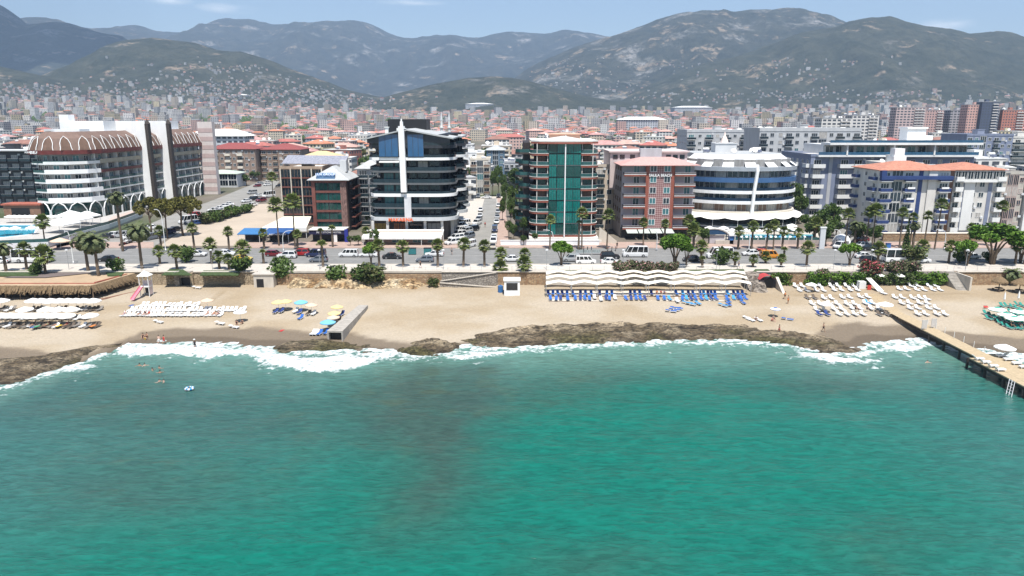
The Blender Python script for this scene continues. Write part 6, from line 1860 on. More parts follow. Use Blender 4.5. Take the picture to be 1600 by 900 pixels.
 # the central street: angled rows on its west side, a kerb row on its east side
for px,py,k,c,h in((707,382,'suv','white',40),(713,375,'suv','white',40),(717,369,'suv','white',40),(721,363,'van','white',40),(727,358,'hatchback','white',40),(733,386,'van','white',60),(732,372,'suv','grey',60),(728,364,'suv','silver',50),(738,361,'suv','black',50),(741,358,'sedan','silver',60),(745,351,'suv','white',70),
 (748,345,'hatchback','grey',80),(750,339,'sedan','white',90),(751,330,'sedan','white',90),(724,352,'van','white',40),(718,356,'suv','white',40)):
 vehicle(k,c,f'{c} {({"suv": "off road car", "sedan": "saloon", "hatchback": "hatchback", "van": "van"})[k]} parked on the black block side of the central street',at(px,py,.02),R(h),'cars parked along the central street')
for px,py,k,c in((770,388,'hatchback','beige'),(771,380,'suv','white'),(772,374,'sedan','white'),(773,362,'van','dark blue'),(776,349,'sedan','white'),(777,341,'sedan','silver'),(778,333,'hatchback','silver'),(779,323,'sedan','white')):
 vehicle(k,c,f'{c} {({"suv": "off road car", "sedan": "saloon", "hatchback": "hatchback", "van": "van"})[k]} parked on the emerald block side of the central street',at(px,py,.02),S_,'cars parked along the central street')
for px,py,k,c in((736,309,'sedan','white'),(747,309,'suv','grey'),(760,310,'sedan','white'),(779,309,'suv','black'),(729,309,'hatchback','silver')):
 vehicle(k,c,f'{c} car standing across the far end of the central street',at(px,py,.02),E_ if k=='sedan' else S_,'cars at the street end')
 # the side road by the arched roof hotel
side_dir = R(-118)
for px,py,k,c,h,lab in((303,339,'suv','red',60,'red car parked under the pines by the side road'),(294,349,'minibus','white',62,'white minibus under the pines'),(306,351,'sedan','blue',62,'blue car at the lot edge under the pines'),(317,349,'hatchback','white',62,'white hatchback at the lot edge beside the blue car'),
 (236,358,'sedan','white',20,'white saloon by the first pine'),(273,361,'sedan','black',60,'black saloon in the pine shade, nearer the pines'),(262,366,'suv','dark blue',60,'dark blue car in the pine shade'),(237,374,'van','grey',70,'grey van in the pine shade'),(204,374,'van','white',40,'white delivery van on the junction'),(209,379,'hatchback','white',20,'white small car beside the delivery van'),
 (177,371,'suv','white',10,'white off road car under the pool terrace'),(165,372,'sedan','black',10,'black saloon under the pool terrace'),(190,371,'van','silver',10,'silver van under the pool terrace'),
 (404,307,'sedan','white',62,'white saloon behind the red car on the side road'),(420,308,'minibus','white',62,'white minibus on the far side road'),(395,313,'suv','black',62,'black car driving on the side road'),(394,322,'sedan','white',62,'white saloon driving on the side road, closest of its lane'),(385,316,'sedan','white',62,'white saloon in the outer lane of the side road'),(408,315,'suv','dark red',62,'red off road car parked at the far lot corner'),
 (394,303,'van','silver',62,'silver van coming down the side road'),(418,290,'sedan','white',62,'white saloon far up the side road'),(421,284,'sedan','white',62,'white saloon at the far bend of the side road'),(402,292,'hatchback','dark red',62,'dark red hatchback parked up the side road'),(406,288,'sedan','silver',62,'silver saloon parked up the side road'),(438,292,'suv','black',20,'black car standing at the bend of the side road'),(446,293,'sedan','beige',0,'beige saloon standing at the bend of the side road')):
 vehicle(k,c,lab,at(px,py,.03),R(h),'cars along the side road')
for i,(px,py)in enumerate(((334,330),(342,327),(350,324),(357,321),(340,333),(348,330))):
 vehicle('sedan' if i%2 else 'hatchback','white' if i!=4 else 'silver','pale car in the parking row behind the green bushes',at(px,py,.03),R(20),'pale cars parked behind the green bushes')
 # motorbikes
def motorbike(label,p,rz,col,group=None):
 o = thing('motorbike',label,'motorbike',p,rz,group)
 part('frame',MB().path_tube([(-.5,0,.75),(-.1,0,.5),(.45,0,.55)],[.07,.13,.08],6).path_tube([(-.72,0,.3),(-.5,0,.95)],.035,5),PAINT[col],o)
 part('seat',MB().box(-.05,-.13,.72,.7,.13,.84),M_trimb,o)
 part('handlebar',MB().tube((-.5,-.32,.98),(-.5,.32,.98),.025),M_steel,o)
 for x in(-.72,.62):
  w = MB().lathe([(.18,-.05),(.3,-.05),(.31,0),(.3,.05),(.18,.05)],12);w.v =[(a,c,b)for a,b,c in w.v]
  part('wheel',w,M_tyre,o,loc=(x,0,.31))
 return o
for i in range(5):motorbike('motorbike parked in the row on the junction kerb',at(191+4*i,384-1.1*i,.02),R(70),['black','red','white','black','grey'][i],'motorbikes on the junction kerb')
for i in range(4):motorbike('motorbike parked before the low wall of the emerald block',at(906+6*i,391,.15),R(80),['black','red','black','blue'][i],'motorbikes by the emerald block')
for i in range(3):motorbike('motorbike parked by the gateway of the red hotel',at(950+6*i,391,.15),R(80),['red','black','dark red'][i],'motorbikes by the red hotel')
# ================================================================== BEACH, TERRACES, POOLS, PEOPLE
def stone_mat(name,a,b_,c_,scale):
 m = bpy.data.materials.new(name)
 n,l,b = nt(m)
 g = n.new('ShaderNodeNewGeometry')
 mp = n.new('ShaderNodeMapping');mp.inputs['Scale'].default_value =(1,1,1.5);l.new(g.outputs['Position'],mp.inputs['Vector'])
 v = n.new('ShaderNodeTexVoronoi');v.inputs['Scale'].default_value = scale;l.new(mp.outputs[0],v.inputs['Vector'])
 e = n.new('ShaderNodeTexVoronoi');e.feature = 'DISTANCE_TO_EDGE';e.inputs['Scale'].default_value = scale;l.new(mp.outputs[0],e.inputs['Vector'])
 sp = n.new('ShaderNodeSeparateColor');l.new(v.outputs['Color'],sp.inputs[0])
 m1 = n.new('ShaderNodeMix');m1.data_type = 'RGBA';l.new(sp.outputs[0],m1.inputs['Factor']);m1.inputs[6].default_value =(*a,1);m1.inputs[7].default_value =(*b_,1)
 r = n.new('ShaderNodeMapRange');r.inputs['From Max'].default_value = .09;l.new(e.outputs['Distance'],r.inputs['Value'])
 m2 = n.new('ShaderNodeMix');m2.data_type = 'RGBA';l.new(r.outputs['Result'],m2.inputs['Factor']);m2.inputs[6].default_value =(*c_,1);l.new(m1.outputs[2],m2.inputs[7])
 l.new(m2.outputs[2],b.inputs['Base Color']);b.inputs['Roughness'].default_value = .9
 bp = n.new('ShaderNodeBump');bp.inputs['Strength'].default_value = .8;bp.inputs['Distance'].default_value = .15;l.new(r.outputs['Result'],bp.inputs['Height']);l.new(bp.outputs['Normal'],b.inputs['Normal'])
 return m
M_stone = stone_mat('sandy_stone_wall',(.30,.23,.15),(.40,.32,.22),(.22,.17,.11),1.6)
M_stoneb = stone_mat('rusty_stone_wall',(.26,.15,.08),(.42,.29,.17),(.30,.24,.17),2.0)
M_stoneg = stone_mat('grey_stone_wall',(.24,.21,.18),(.36,.32,.27),(.16,.14,.12),1.8)
M_conc = pm('weathered_concrete',(.36,.33,.29),.9,.2,.7,bump=.2)
M_conc2 = pm('pale_concrete',(.52,.47,.40),.9,.12,.6)
M_wood = pm('deck_boards',(.41,.32,.20),.8,.14,1.2)
M_dwood = pm('shade_dark_timber',(.045,.035,.028),.8,.3,1.2)  # shade under the pier deck is put into this near-black colour
M_thatch = pm('dry_thatch',(.24,.165,.09),.95,.4,5,bump=.8,bscale=14)
M_plas = pm('white_plastic',(.74,.74,.73),.45,.04,1)
M_blue_c = pm('blue_cushion',(.015,.10,.36),.8,.15,1);M_blue_d = pm('deep_blue_cushion',(.012,.035,.16),.8,.15,1);M_blue_l = pm('sky_blue_cushion',(.04,.26,.52),.8,.12,1)
M_brown_c = pm('brown_wicker',(.10,.075,.055),.8,.2,2);M_grey_c = pm('grey_wicker',(.20,.18,.16),.8,.2,2)
M_green_c = pm('teal_green_cushion',(.02,.21,.17),.8,.12,1)
M_umbw = pm('white_parasol_cloth',(.80,.79,.76),.85,.03,1);M_umby = pm('pale_yellow_parasol_cloth',(.66,.52,.24),.85,.05,1);M_umbb = pm('light_blue_parasol_cloth',(.16,.42,.58),.85,.05,1);M_umbp = pm('peach_parasol_cloth',(.62,.46,.34),.85,.05,1)
M_umbg = pm('green_parasol_cloth',(.05,.30,.22),.85,.05,1)
M_pool = pm('pool_water',(.04,.36,.50),.06,.12,.5,spec=.6)
# ---- sea walls and terraces, west to east; the sand meets them at y about 149.5
def wx(px,y=150.4,z=-1):return xat(px,y,z)
def wall_piece(label,a,b,mat,z0=-3.4,z1=.16,y0=150.6,y1=151.95,cap=True,name='stone_wall'):
 x0,x1 = wx(a),wx(b)
 o = thing(name,label,'wall',((x0+x1)/2,y0,0))
 w =(x1-x0)/2
 part('wall',MB().box(-w,0,z0,w,y1-y0,z1),mat,o)
 if cap:part('coping',MB().box(-w,-.18,z1+.003,w,.5,z1+.17),M_conc2,o)
 return o
wall_piece('low rendered wall behind the thatched beach bar',-200,168,M_conc2)
wall_piece('sandy stone wall behind the pink slide',168,279,M_stone)
wall_piece('sandy stone wall between the tunnel mouth and the concrete outlet',302,402,M_stone)
wall_piece('rocky stone wall behind the wild bushes',432,690,M_stoneb,z1=-.3,cap=False)
wall_piece('thin kerb wall along the promenade above the wild bushes',432,690,M_conc2,z0=-.3,z1=.3,y0=151.3,cap=False,name='kerb_wall')
wall_piece('grey stone wall behind the zigzag ramp',690,778,M_stoneg)
wall_piece('rusty stone wall between the white kiosk and the striped canopies',778,853,M_stoneb)
wall_piece('pale wall behind the striped canopies',853,1168,M_conc2)
wall_piece('concrete wall around the red canopy passage',1182,1206,M_conc)
wall_piece('brown stone wall piece between two hedges',1206,1262,M_stoneb)
wall_piece('wall hidden behind the long hedge',1262,1482,M_stoneg,cap=False)
wall_piece('long brown stone wall east of the beach stairs',1496,1800,M_stoneb)
# tunnel mouth
o = thing('tunnel_mouth','dark stone tunnel mouth with steps opening onto the beach in the sandy wall','tunnel',(wx(290),149.4,-3.3))
part('side_wall',MB().box(-2.0,0,0,-1.0,2.5,3.0),M_stoneg,o);part('side_wall',MB().box(1.1,.6,0,1.7,2.5,3.4),M_stone,o)
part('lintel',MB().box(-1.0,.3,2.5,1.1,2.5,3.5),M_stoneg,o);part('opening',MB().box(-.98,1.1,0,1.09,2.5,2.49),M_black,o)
part('handrail',MB().path_tube([(-2,.3,3.5),(-.5,.2,4.3),(1.3,.3,4.4),(1.5,1.8,4.4)],.04,5),M_steel,o)
o = thing('storm_outlet','square concrete outlet house with a black doorway at the beach wall','outlet',(wx(416),148.6,-3.2))
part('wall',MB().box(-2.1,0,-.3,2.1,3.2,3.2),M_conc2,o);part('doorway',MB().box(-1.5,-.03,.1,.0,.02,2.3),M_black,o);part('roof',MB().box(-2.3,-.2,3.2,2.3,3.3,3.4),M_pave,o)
# rocky bank
bk = thing('rocky_bank','pale crumbling rock bank at the foot of the wall between the outlet and the ramp','rock bank',(wx(550),149.6,-3))
gx_,gy_ = np.meshgrid(np.arange(-15,17.5,.35),np.arange(-3.4,1.6,.3))
zz =(sstep(-3.2,.8,gy_+2.2*(fbm(gx_*.3,gy_*.4,4,401)-.5))*2.3*(.55+.7*fbm(gx_*.22,gy_*.3,5,402))+.5*(fbm(gx_*1.3,gy_*1.3,4,403,.6,True)-.5))*sstep(-15,-12,gx_)*sstep(17.5,13,gx_)-.35
cc = np.empty(gx_.shape+(3,));cc[:] = T(216,190,150);cc = blend(cc,T(150,112,70),sstep(.5,.68,fbm(gx_*.5,gy_*.8,4,405))*.8);cc = blend(cc,T(232,214,182),sstep(.55,.7,fbm(gx_*.35,gy_*.5,4,406))*.8)
inst('rock',grid_mesh('rock',gx_,gy_,zz,[M_rock],cols={'Col':cc}),bk)
# zigzag ramp
rp = thing('beach_ramp','zigzag stone ramp rising along the grey wall to the promenade','ramp',(wx(732),148.6,-3.3))
rp_w = 6.0
part('lower_flight',MB().add([(-6,0,-.5),(6,0,-.5),(6,1.2,-.5),(-6,1.2,-.5),(-6,0,1.5),(6,0,.5),(6,1.2,.5),(-6,1.2,1.5)],[(3,2,1,0),(4,5,6,7),(0,1,5,4),(1,2,6,5),(2,3,7,6),(3,0,4,7)]),M_stoneg,rp)
part('upper_flight',MB().add([(-6,1.25,-.5),(6,1.25,-.5),(6,2.4,-.5),(-6,2.4,-.5),(-6,1.25,1.6),(6,1.25,3.5),(6,2.4,3.5),(-6,2.4,1.6)],[(3,2,1,0),(4,5,6,7),(0,1,5,4),(1,2,6,5),(2,3,7,6),(3,0,4,7)]),M_stoneg,rp)
part('coping',MB().obox((0,.0,1.08),(12.05,.3,.16),ry=math.atan2(1,12)),M_conc2,rp);part('coping',MB().obox((0,1.2,2.63),(12.1,.3,.16),ry=-math.atan2(1.9,12)),M_conc2,rp)
# white kiosk
k_ = thing('beach_kiosk','small white box kiosk with one big dark window at the foot of the wall','kiosk',(wx(800,143.5,-3),142.6,-3.1))
part('wall',MB().box(-1.6,0,-.3,1.6,3,3.1),M_fwhite,k_);part('window',MB().box(-1.15,-.04,1.2,1.15,.01,2.7),M_gln,k_);part('roof',MB().box(-1.75,-.15,3.1,1.75,3.15,3.25),M_white,k_)
part('blue_tank',MB().lathe([(.05,0),(.55,.02),(.55,1.5),(.1,1.7)],12,(-2.4,2.6,0)),pm('blue_plastic',(.03,.12,.3),.5,.1),k_)
# striped canopies: three long rows of scalloped cloth on cables
for r_,(py,z)in enumerate(((432,-.2),(441,-.45),(452,-.85))):
 y ={0:148.6,1:145.8,2:142.6}[r_]
 x0,x1 = xat(853,y,z),xat([1163,1166,1172][r_],y,z)
 cn = thing('beach_canopy',['scalloped cream beach canopy, the row against the wall','scalloped cream beach canopy, the middle row of three','scalloped cream beach canopy, the row nearest the sea'][r_],'canopy',((x0+x1)/2,y,0),group='scalloped canopies over the blue sun loungers')
 nb = 8;W = x1-x0;bw = W/nb
 z =[0.35,.0,-.45][r_]
 for j in range(nb):
  mb = MB();N = 12;D = .85
  for i in range(N+1):
   u = i/N;s = abs(u-.5)*2
   hgt = .55*(1-s**1.3)
   x = -W/2+bw*(j+u)
   mb.v+=[(x,-D,z-.1+hgt*1.0),(x,-.1,z+.3+hgt*.85),(x,D*.6,z+.2+hgt*.7)]
  for i in range(N):
   for q in(0,1):
    a = 3*i+q;mb.f.append((a,a+3,a+4,a+1));mb.m.append(0)
  part('cloth',mb,M_awnc if r_<2 else pm('cream_canopy_cloth',(.78,.73,.63),.85,.05),cn)
 for j in range(nb+1):
  x = -W/2+bw*j
  part('post',MB().tube((x,-.8,-3.6),(x,-.8,z),.06).tube((x,-.8,z),(x,.5,z+.25),.03),M_steel,cn)
dk = thing('lounger_deck','long low boarded terrace in two steps under the striped canopies','deck',((wx(853)+xat(1168,141,-3.5))/2,139.4,-3.5))
Wd =(xat(1168,139,-3.5)-xat(853,139,-3.5))
part('lower_step',MB().box(-Wd/2,-.4,-.5,Wd/2,2.6,.22),M_conc2,dk);part('upper_step',MB().box(-Wd/2,2.61,-.5,Wd/2,10.5,.62),M_conc2,dk)
for k,(y,z)in enumerate(((-.42,.22),(2.59,.62))):part('riser',MB().box(-Wd/2,y-.02,-.2,Wd/2,y,z-.03),pm('brown_riser',(.20,.13,.09),.85,.2),dk)
# rock tongue with steps, red canopy passage
o = thing('rock_steps','grey rock slope with rough steps beside the red canopy','steps',(wx(1174),146,-3.4))
gx_,gy_ = np.meshgrid(np.linspace(-1.9,1.9,24),np.linspace(-4,5.2,60))
zz = sstep(-4.2,5,gy_)*3.7+.35*(fbm(gx_*1.2,gy_*1.2,4,421)-.5)+.12*np.floor(gy_*2)%.2-np.abs(gx_)**3*.06
cc = np.empty(gx_.shape+(3,));cc[:] = T(176,164,150);cc = blend(cc,T(110,98,84),sstep(.5,.7,fbm(gx_*1.1,gy_*.9,4,423)))
inst('rock',grid_mesh('rock',gx_,gy_,zz-.2,[M_rock],cols={'Col':cc}),o)
o = thing('red_canopy','red arched canopy over a dark concrete passage through the wall','canopy',(wx(1192),147.5,-3.3))
part('canopy',MB().add([(-1.9+3.4*i/8,y,2.6+.9*math.sin(math.pi*i/8))for y in(-.6,2.2)for i in range(9)],[(i,i+1,i+10,i+9)for i in range(8)]),pm('red_canopy_cloth',(.42,.05,.05),.8,.1),o)
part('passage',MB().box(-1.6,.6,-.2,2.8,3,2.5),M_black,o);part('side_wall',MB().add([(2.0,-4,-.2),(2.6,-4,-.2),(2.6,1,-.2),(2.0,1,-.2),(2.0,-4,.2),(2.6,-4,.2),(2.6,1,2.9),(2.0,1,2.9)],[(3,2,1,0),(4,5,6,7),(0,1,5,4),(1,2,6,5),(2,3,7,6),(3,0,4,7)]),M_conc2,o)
# stairs in the east
o = thing('beach_stairs','grey concrete stairs coming down between the hedge and the brown stone wall','stairs',(wx(1486),146.6,-3.2))
mb = MB()
for i in range(14):mb.box(-1.1,.42*i-1,-.4,1.1,.42*i-.58,.24*(i+1))
part('steps',mb,M_conc,o);part('landing',MB().box(-1.6,-2.6,-.4,1.5,-1.0,.1),M_conc,o);part('side_wall',MB().box(1.11,-1,-.4,1.5,5,3.3),M_conc2,o)
# ---- thatched bar
tb = thing('beach_bar','long thatched beach bar tucked under the promenade with a flat cream roof edged in red','beach bar',(xat(60,140,-1),139.5,0))
x0,x1 = xat(-150,140,-1)-tb.location.x,xat(146,140,-1)-tb.location.x
rz_ = -.25
part('roof',MB().add([(x0,-.2,rz_),(x1,-.2,rz_),(x1+3.2,10.8,rz_+.3),(x0,10.8,rz_+.3),(x0,-.2,rz_-.2),(x1,-.2,rz_-.2),(x1+3.2,10.8,rz_+.1),(x0,10.8,rz_+.1)],[(0,1,2,3),(7,6,5,4),(4,5,1,0),(5,6,2,1),(6,7,3,2)]),pm('cream_roof_felt',T(226,196,160),.85,.12,.15),tb)
part('red_edge',MB().box(x0,1.5,rz_+.03,x1-.2,1.75,rz_+.2).obox((x1+.9,5.6,rz_+.28),(.25,8.4,.22),R(-16)),pm('red_roof_edge',(.36,.11,.07),.7,.15),tb)
part('roof_mat',MB().add([(-11,6.2,rz_+.32),(-2,6.2,rz_+.32),(6,10.8,rz_+.44),(-6,10.8,rz_+.44)],[(0,1,2,3)]),pm('brown_roof_mat',(.14,.11,.10),.9,.15),tb)
th = MB();r2 = random.Random(5)
def fringe(ax,ay,bx,by,n):
 for i in range(n):
  t =(i+r2.random())/n
  x,y = ax+(bx-ax)*t,ay+(by-ay)*t
  w = r2.uniform(.10,.24);ln = r2.uniform(.8,1.7);out = r2.uniform(.25,.8)
  dx,dy =(bx-ax),(by-ay);L_ = math.hypot(dx,dy);dx,dy = dx/L_,dy/L_
  nx,ny = dy,-dx
  z = rz_+r2.uniform(-.1,.12)
  th.add([(x-dx*w,y-dy*w,z),(x+dx*w,y+dy*w,z),(x+dx*w*.6+nx*out,y+dy*w*.6+ny*out,z-ln),(x-dx*w*.5+nx*out,y-dy*w*.5+ny*out,z-ln)],[(0,1,2,3)])
for k in range(3):fringe(x0,-.2-.1*k,x1,-.2-.1*k,300);fringe(x1,-.2,x1+3.2,10.5,70)
part('thatch',th,M_thatch,tb)
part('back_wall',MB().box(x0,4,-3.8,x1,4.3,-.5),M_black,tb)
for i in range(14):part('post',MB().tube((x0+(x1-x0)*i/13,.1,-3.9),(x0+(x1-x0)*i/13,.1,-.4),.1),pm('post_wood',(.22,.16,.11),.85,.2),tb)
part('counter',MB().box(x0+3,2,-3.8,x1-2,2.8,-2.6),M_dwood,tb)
part('kerb',MB().obox((x1+4.6,5,-3.1),(.3,14,.5),R(-30)),pm('brick_kerb',(.30,.17,.12),.85,.2),tb)
# ---- slide tower
o = thing('play_tower','white wooden play tower with a pink slide standing on the sand','slide',bat(227,463))
for sx in(-.9,.9):
 for sy in(0,1.5):part('post',MB().tube((sx,sy,-.2),(sx,sy,4.4),.08),M_white,o)
part('platform',MB().box(-1,-.1,1.9,1,1.6,2.05),M_white,o);part('panel',MB().box(-.95,1.45,2.05,.95,1.55,3.0).box(.85,.1,.3,.95,1.4,3.0),pm('pale_pink_board',(.62,.50,.48),.7,.1),o)
part('roof',MB().add([(-1.2,-.3,4.2),(1.2,-.3,4.2),(1.2,1.8,4.2),(-1.2,1.8,4.2),(0,.75,5.2)],[(3,2,1,0),(0,1,4),(1,2,4),(2,3,4),(3,0,4)]),M_white,o)
part('slide',MB().add([(-.75,.05,2.05),(-.1,.05,2.05),(-.5,-3.4,.1),(-1.2,-3.4,.1),(-.8,.05,2.4),(-.05,.05,2.4),(-.45,-3.4,.4),(-1.3,-3.4,.4)],[(0,1,2,3),(0,3,7,4),(1,5,6,2)]),pm('pink_slide',(.62,.20,.26),.4,.08),o)
part('opening',MB().box(-.6,1.4,.4,.3,1.44,1.5),M_black,o)
# ---- concrete channel
p0,p1 = bat(524,533),bat(568,481)
o = thing('storm_channel','long tapering concrete channel with a black mouth running down the sand to the water','channel',(0,0,0))
d =(p1-p0).normalized();s = Vector((d.y,-d.x,0)).normalized()
zt = -2.75
a0,b0,a1,b1 = p0-s*1.35,p0+s*1.35,p1-s*.9,p1+s*.9
part('top_slab',MB().add([(a0.x,a0.y,zt-.3),(b0.x,b0.y,zt-.3),(b1.x,b1.y,zt-.5),(a1.x,a1.y,zt-.5),(a0.x,a0.y,zt),(b0.x,b0.y,zt),(b1.x,b1.y,zt-.15),(a1.x,a1.y,zt-.15)],[(3,2,1,0),(4,5,6,7),(0,1,5,4),(1,2,6,5),(2,3,7,6),(3,0,4,7)]),M_conc,o)
for q0,q1,sg in((a0,a1,1),(b0,b1,-1)):
 c0,c1 = q0+s*.25*sg,q1+s*.25*sg
 part('side_wall',MB().add([(q0.x,q0.y,-5.4),(c0.x,c0.y,-5.4),(c1.x,c1.y,-4),(q1.x,q1.y,-4),(q0.x,q0.y,zt-.3),(c0.x,c0.y,zt-.3),(c1.x,c1.y,zt-.5),(q1.x,q1.y,zt-.5)],[(3,2,1,0),(0,1,5,4),(1,2,6,5),(2,3,7,6),(3,0,4,7)]),M_conc,o)
m0 = p0+d*.8
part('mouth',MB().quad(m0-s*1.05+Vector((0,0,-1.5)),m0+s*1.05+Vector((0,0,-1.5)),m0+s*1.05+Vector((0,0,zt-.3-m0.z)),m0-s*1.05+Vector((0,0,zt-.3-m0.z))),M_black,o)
# ---- pier
PZ = -3.15
o = thing('wooden_pier','long wooden pier on dark posts running from the sand out into the sea','pier',(72,100,0))
part('deck',MB().box(-1.3,-18,PZ-.16,1.3,26.5,PZ).box(-2.6,-18,PZ-.18,-1.31,3.5,PZ-.01).box(1.31,-18,PZ-.18,3.6,5.5,PZ-.012),M_wood,o)
part('beam',MB().box(-1.2,-18,PZ-.55,-1.0,25.5,PZ-.17),M_dwood,o);part('beam',MB().box(1.0,-18,PZ-.55,1.2,25.5,PZ-.17),M_dwood,o);part('beam',MB().box(-2.55,-18,PZ-.6,-2.35,3.5,PZ-.19),M_dwood,o)
for y in np.arange(-17,19,4.2):
 for x in((-1.1,1.1)if y>4 else(-2.45,0,2.9)):part('pile',MB().tube((x,y,-7),(x,y,PZ-.17),.2,n=8),M_dwood,o)
for y in np.arange(6,22,2.6):part('rail_post',MB().tube((1.25,y,PZ),(1.25,y,PZ+1.0),.045),M_white,o)
for x,y in((-1.1,18.5),(1.1,19.5)):part('board',MB().box(x-.45,y-.04,PZ+.2,x+.45,y+.04,PZ+1.7).tube((x-.4,y,PZ),(x-.4,y,PZ+1.7),.04).tube((x+.4,y,PZ),(x+.4,y,PZ+1.7),.04),pm('grey_notice_board',(.5,.47,.44),.7,.1),o)
lad = MB()
for sx in(0,.55,1.1):lad.tube((-2.65-.2,-7+sx,PZ+.1),(-3.9,-8.2+sx,-5.3),.04)
for k in range(6):
 t = k/6;lad.tube((-2.85-1.05*t,-7-1.2*t,PZ-2.2*t),(-2.85-1.05*t,-5.9-1.2*t,PZ-2.2*t),.03)
part('ladder',lad,M_metal,o)
part('sand_ramp',MB().add([(-1.3,26.5,PZ),(1.3,26.5,PZ),(1.0,31,-3.25),(-1.0,31,-3.25)],[(0,1,2,3)]),M_wood,o)
# ---- sun loungers: frame and legs, mat and raised back
_lg ={}
def lounger_meshes(cm,fm):
 k =(cm.name,fm.name)
 if k not in _lg:
  mb = MB()
  for x in(-.32,.32):mb.box(x-.035,-.95,.26,x+.035,.45,.33)
  for x in(-.32,.32):
   for y in(-.8,.35):mb.box(x-.03,y-.03,0,x+.03,y+.03,.26)
  mb.box(-.32,-.95,.27,.32,-.89,.32);mb.box(-.32,.39,.27,.32,.45,.32)
  fr = mb.mesh('frame',[fm])
  mat = MB().box(-.31,-.98,.33,.31,.32,.41).mesh('mattress',[cm])
  bk = MB().obox((0,.62,.60),(.62,.82,.07),rx=R(42)).mesh('backrest',[cm])
  _lg[k] =(fr,mat,bk)
 return _lg[k]
lrs = random.Random(21)
def lounger(label,p,cm,fm=None,rz=0.0,group=None,up=True):
 fr,mat,bk = lounger_meshes(cm,fm or M_plas)
 o = thing('sun_lounger',label,'sun lounger',p,rz+lrs.uniform(-.05,.05),group)
 o.scale =(.92,.88,.92)
 inst('frame',fr,o);inst('mattress',mat,o)
 b = inst('backrest',bk,o)
 if not up:
  b.rotation_euler =(R(-38),0,0);b.location =(0,.13,.40)
 return o
def umb_mesh(r,m,m2=None,n=8):
 mb = MB()
 for i in range(n):
  a0,a1 = 2*math.pi*i/n,2*math.pi*(i+1)/n
  P0 =[(0,0,.0)]
  q = lambda rr_,a,z:(rr_*math.cos(a),rr_*math.sin(a),z)
  mid =(a0+a1)/2
  mi = 1 if(m2 is not None)else 0
  mb.add([(0,0,0),q(r*.42,a0,-.13*r),q(r*.42,a1,-.13*r)],[(0,1,2)],mi)
  mb.add([q(r*.42,a0,-.13*r),q(r,a0,-.36*r),q(r*.96,mid,-.38*r),q(r,a1,-.36*r),q(r*.42,a1,-.13*r)],[(0,1,2,3,4)],0)
  mb.add([q(r,a0,-.36*r),q(r,a0,-.46*r),q(r*.96,mid,-.48*r),q(r*.96,mid,-.38*r)],[(0,1,2,3)],mi)
  mb.add([q(r*.96,mid,-.38*r),q(r*.96,mid,-.48*r),q(r,a1,-.46*r),q(r,a1,-.36*r)],[(0,1,2,3)],mi)
 mats =[m]+([m2]if m2 is not None else[])
 return mb.mesh('canopy',mats)
_um ={}
def parasol(label,p,r=1.35,m=None,m2=None,h=2.3,group=None,closed=False,name='beach_parasol'):
 m = m or M_umbw
 k =(round(r,2),m.name,m2.name if m2 else '')
 if k not in _um:_um[k] = umb_mesh(r,m,m2)
 if 'pole' not in _um:_um['pole'] = MB().tube((0,0,-.1),(0,0,1),.03,n=6).mesh('pole',[M_plas])
 if 'base' not in _um:_um['base'] = MB().lathe([(.3,0),(.3,.08),(.08,.14),(.02,.15)],10).mesh('base',[M_conc])
 o = thing(name,label,'parasol',p,lrs.uniform(0,3),group)
 o.rotation_euler[0] = lrs.uniform(-.05,.05)
 inst('canopy',_um[k],o,(0,0,h));inst('pole',_um['pole'],o,scale=(1,1,h));inst('base',_um['base'],o)
 return o
GL = 'sun loungers on the beach'
# west block under big white parasols: brown and grey loungers
rows =[(485,[3,8,14,20,49,55,61,66,92,100,118,125,131,137,144,150,156]),(499,[6,14,22,30,38,46,54,62,70,78,86,100,108,115,121,130,136]),(511,[4,12,19,26,34,41,50,58,66,74,81,88,96,104,112,120,130,138,146,152])]
rn =['the row nearest the thatched bar','the middle row','the row nearest the water']
for ri,(py,xs)in enumerate(rows):
 for i,px in enumerate(xs):
  p = bat(px,py+(i%3)*.6)
  m =[M_brown_c,M_grey_c,M_grey_c,M_brown_c,M_plas][(i*7+ri)%5]
  lounger(f"{'white' if m is M_plas else 'brown' if m is M_brown_c else 'grey'} sun lounger under the big white parasols in {rn[ri]}",p,m,M_grey_c if m is not M_plas else None,lrs.uniform(-.35,-.1),'sun loungers under the big white parasols')
for py,xs,r in((473,[4,53,66,80,95,108,120,132,147],0),(487,[41,74,94,112],1),(497,[5,18,34,52,62,73,88,106,143],2)):
 for px in xs:
  p = bat(px,py+11)
  parasol(f"big white parasol {['beside the thatched bar', 'between the first two lounger rows', 'over the rows nearer the water'][r]}",p,1.5,M_umbw,None,2.3,'big white parasols of the western beach')
  # white block in tight rows
for ri,(py,a,b,n_)in enumerate(((479,222,308,14),(486.5,204,381,27),(494,193,345,24))):
 for i in range(n_):
  px = a+(b-a)*i/(n_-1)
  lounger(f"white sun lounger in the tight white block, {['short back row', 'long middle row', 'front row nearest the water'][ri]}",bat(px,py+lrs.uniform(-.4,.4)),M_plas,None,lrs.uniform(-.2,-.05),'tight block of white sun loungers',up=lrs.random()<.7)
for px,py,m,lab in((325,484,M_umbp,'single cream parasol behind the tight white lounger block'),(376,503,M_umbw,'white parasol over dark seated people at the end of the white block')):parasol(lab,bat(px,py),1.2,m)
lounger('white sun lounger lying apart on the sand before the stone wall',bat(309,451),M_plas,None,1.3,None,False)
for px,py,lab in((345,507,'white sun lounger apart near the white parasol'),(367,513,'white mat like lounger below the white parasol'),(249,505,'dark lounger lying in front of the white block')):lounger(lab,bat(px,py),M_plas if 'white' in lab else M_grey_c,None,1.2,None,False)
